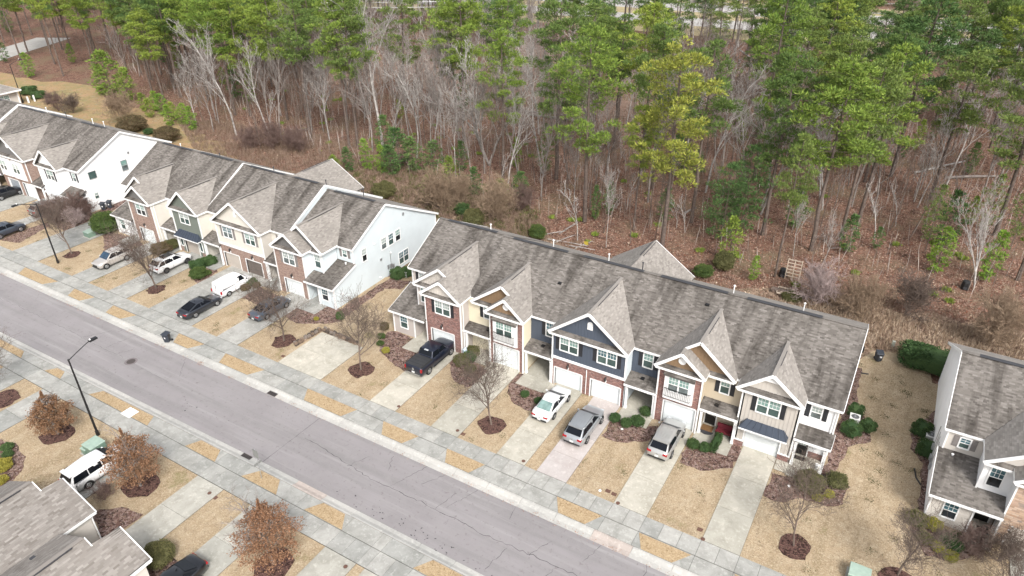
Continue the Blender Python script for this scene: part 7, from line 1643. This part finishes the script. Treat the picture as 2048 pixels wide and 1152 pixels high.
for i, (p, q) in enumerate((((1095, 478), (1175, 492)), ((1110, 485), (1150, 470)), ((1085, 470), (1130, 462)), ((1130, 490), (1190, 500)), ((1150, 497), (1185, 482)))):
    logs('cut_branch', p, q, .07, ['first', 'second', 'third', 'fourth', 'fifth'][i]+' pale cut branch of the brush pile behind the ridge', .25, BARKL)
for i, (p, q) in enumerate((((1720, 696), (1723, 700)), )): 
    g = gp(1722, 702); solo('ground_box', MB().box(g.x-.25, g.x+.25, g.y-.2, g.y+.2, .1, .6), M_black, 'small black box on the scrub edge left of the bin', 'box', g)
g = gp(1784, 697); solo('utility_pedestal', MB().box(g.x-.14, g.x+.14, g.y-.12, g.y+.12, .1, 1.0), mat('pedestal', (.40, .42, .36), .6, .1), 'pale green utility pedestal at the scrub edge', 'pedestal', g)
g = gp(1172, 492); solo('yard_sign', MB().box(g.x-.3, g.x+.3, g.y-.02, g.y+.02, .3, .75), mat('yellow_board', (.55, .42, .06), .6, .1), 'small yellow and red board in the brush pile', 'board', g)
# raised bed frame
g = gp(1552, 590); o = thing('garden_frame', 'low pale timber garden frame behind the ridge', 'garden frame', (g.x, g.y, .1))
for a, b in (((0, 0), (1.8, .1)), ((0, 0), (-.1, 1.6)), ((1.8, .1), (1.7, 1.7)), ((-.1, 1.6), (1.7, 1.7)), ((0, 0), (1.7, 1.7))): part('rail', MB().beam((*a, .3), (*b, .3), .08, .1), tw, o, local=True)
# poles and wires
def pole(x, y, h, r_, lab, mt, cross=True):
    o = thing('utility_pole', lab, 'utility pole', (x, y, 0), 0, 'utility poles'); part('post', MB().tube([(0, 0, 0), (0, 0, h)], [r_, r_*.75], 10), mt, o, local=True)
    if cross: part('crossarm', MB().box(-1.3, 1.3, -.06, .06, h-1.1, h-.95), mt, o, local=True)
    return o
pb = mat('creosote_pole', (.16, .075, .05), .9, .15)
b = gp(1903, 62, 0); pole(b.x, b.y, 9.0, .42, 'thick reddish brown utility pole beside the highway', pb, False)
pole(-102.5, 188, 14.5, .17, 'slim pale pole standing deep in the centre of the wood', BARKL, False)
for i, dz in enumerate((13.4, 12.0, 10.6)):
    a = Vector((-102.5, 188, dz)); c = Vector((b.x, b.y, dz-2)); w_ = []
    a0 = a+(a-c)*.9
    for k_ in range(25): t = k_/24; q = a0.lerp(c, t); q.z -= .8*math.sin(math.pi*((t*1.9) % 1)) ; w_.append(q)
    solo('power_line', MB().tube(w_, .035, 4), M_steel, ['highest', 'middle', 'lowest'][i]+' wire strung above the wood towards the highway', 'wire', a, 'wires over the wood')
# guard rail of the highway
gr = thing('guard_rail', 'grey guard rail along the far side of the highway', 'guard rail', (A1.x, A1.y, 0)); q0 = A1-dv*100+nn*38; q1 = A2+dv*120+nn*38
part('rail', MB().beam((q0.x, q0.y, .65), (q1.x, q1.y, .65), .12, .32), M_steel, gr)
for k_ in range(40): q = q0.lerp(q1, k_/39); part('post', MB().box(q.x-.08, q.x+.08, q.y-.08, q.y+.08, 0, .8), M_steel, gr)
# twigs, bark and gravel: little things round the beds
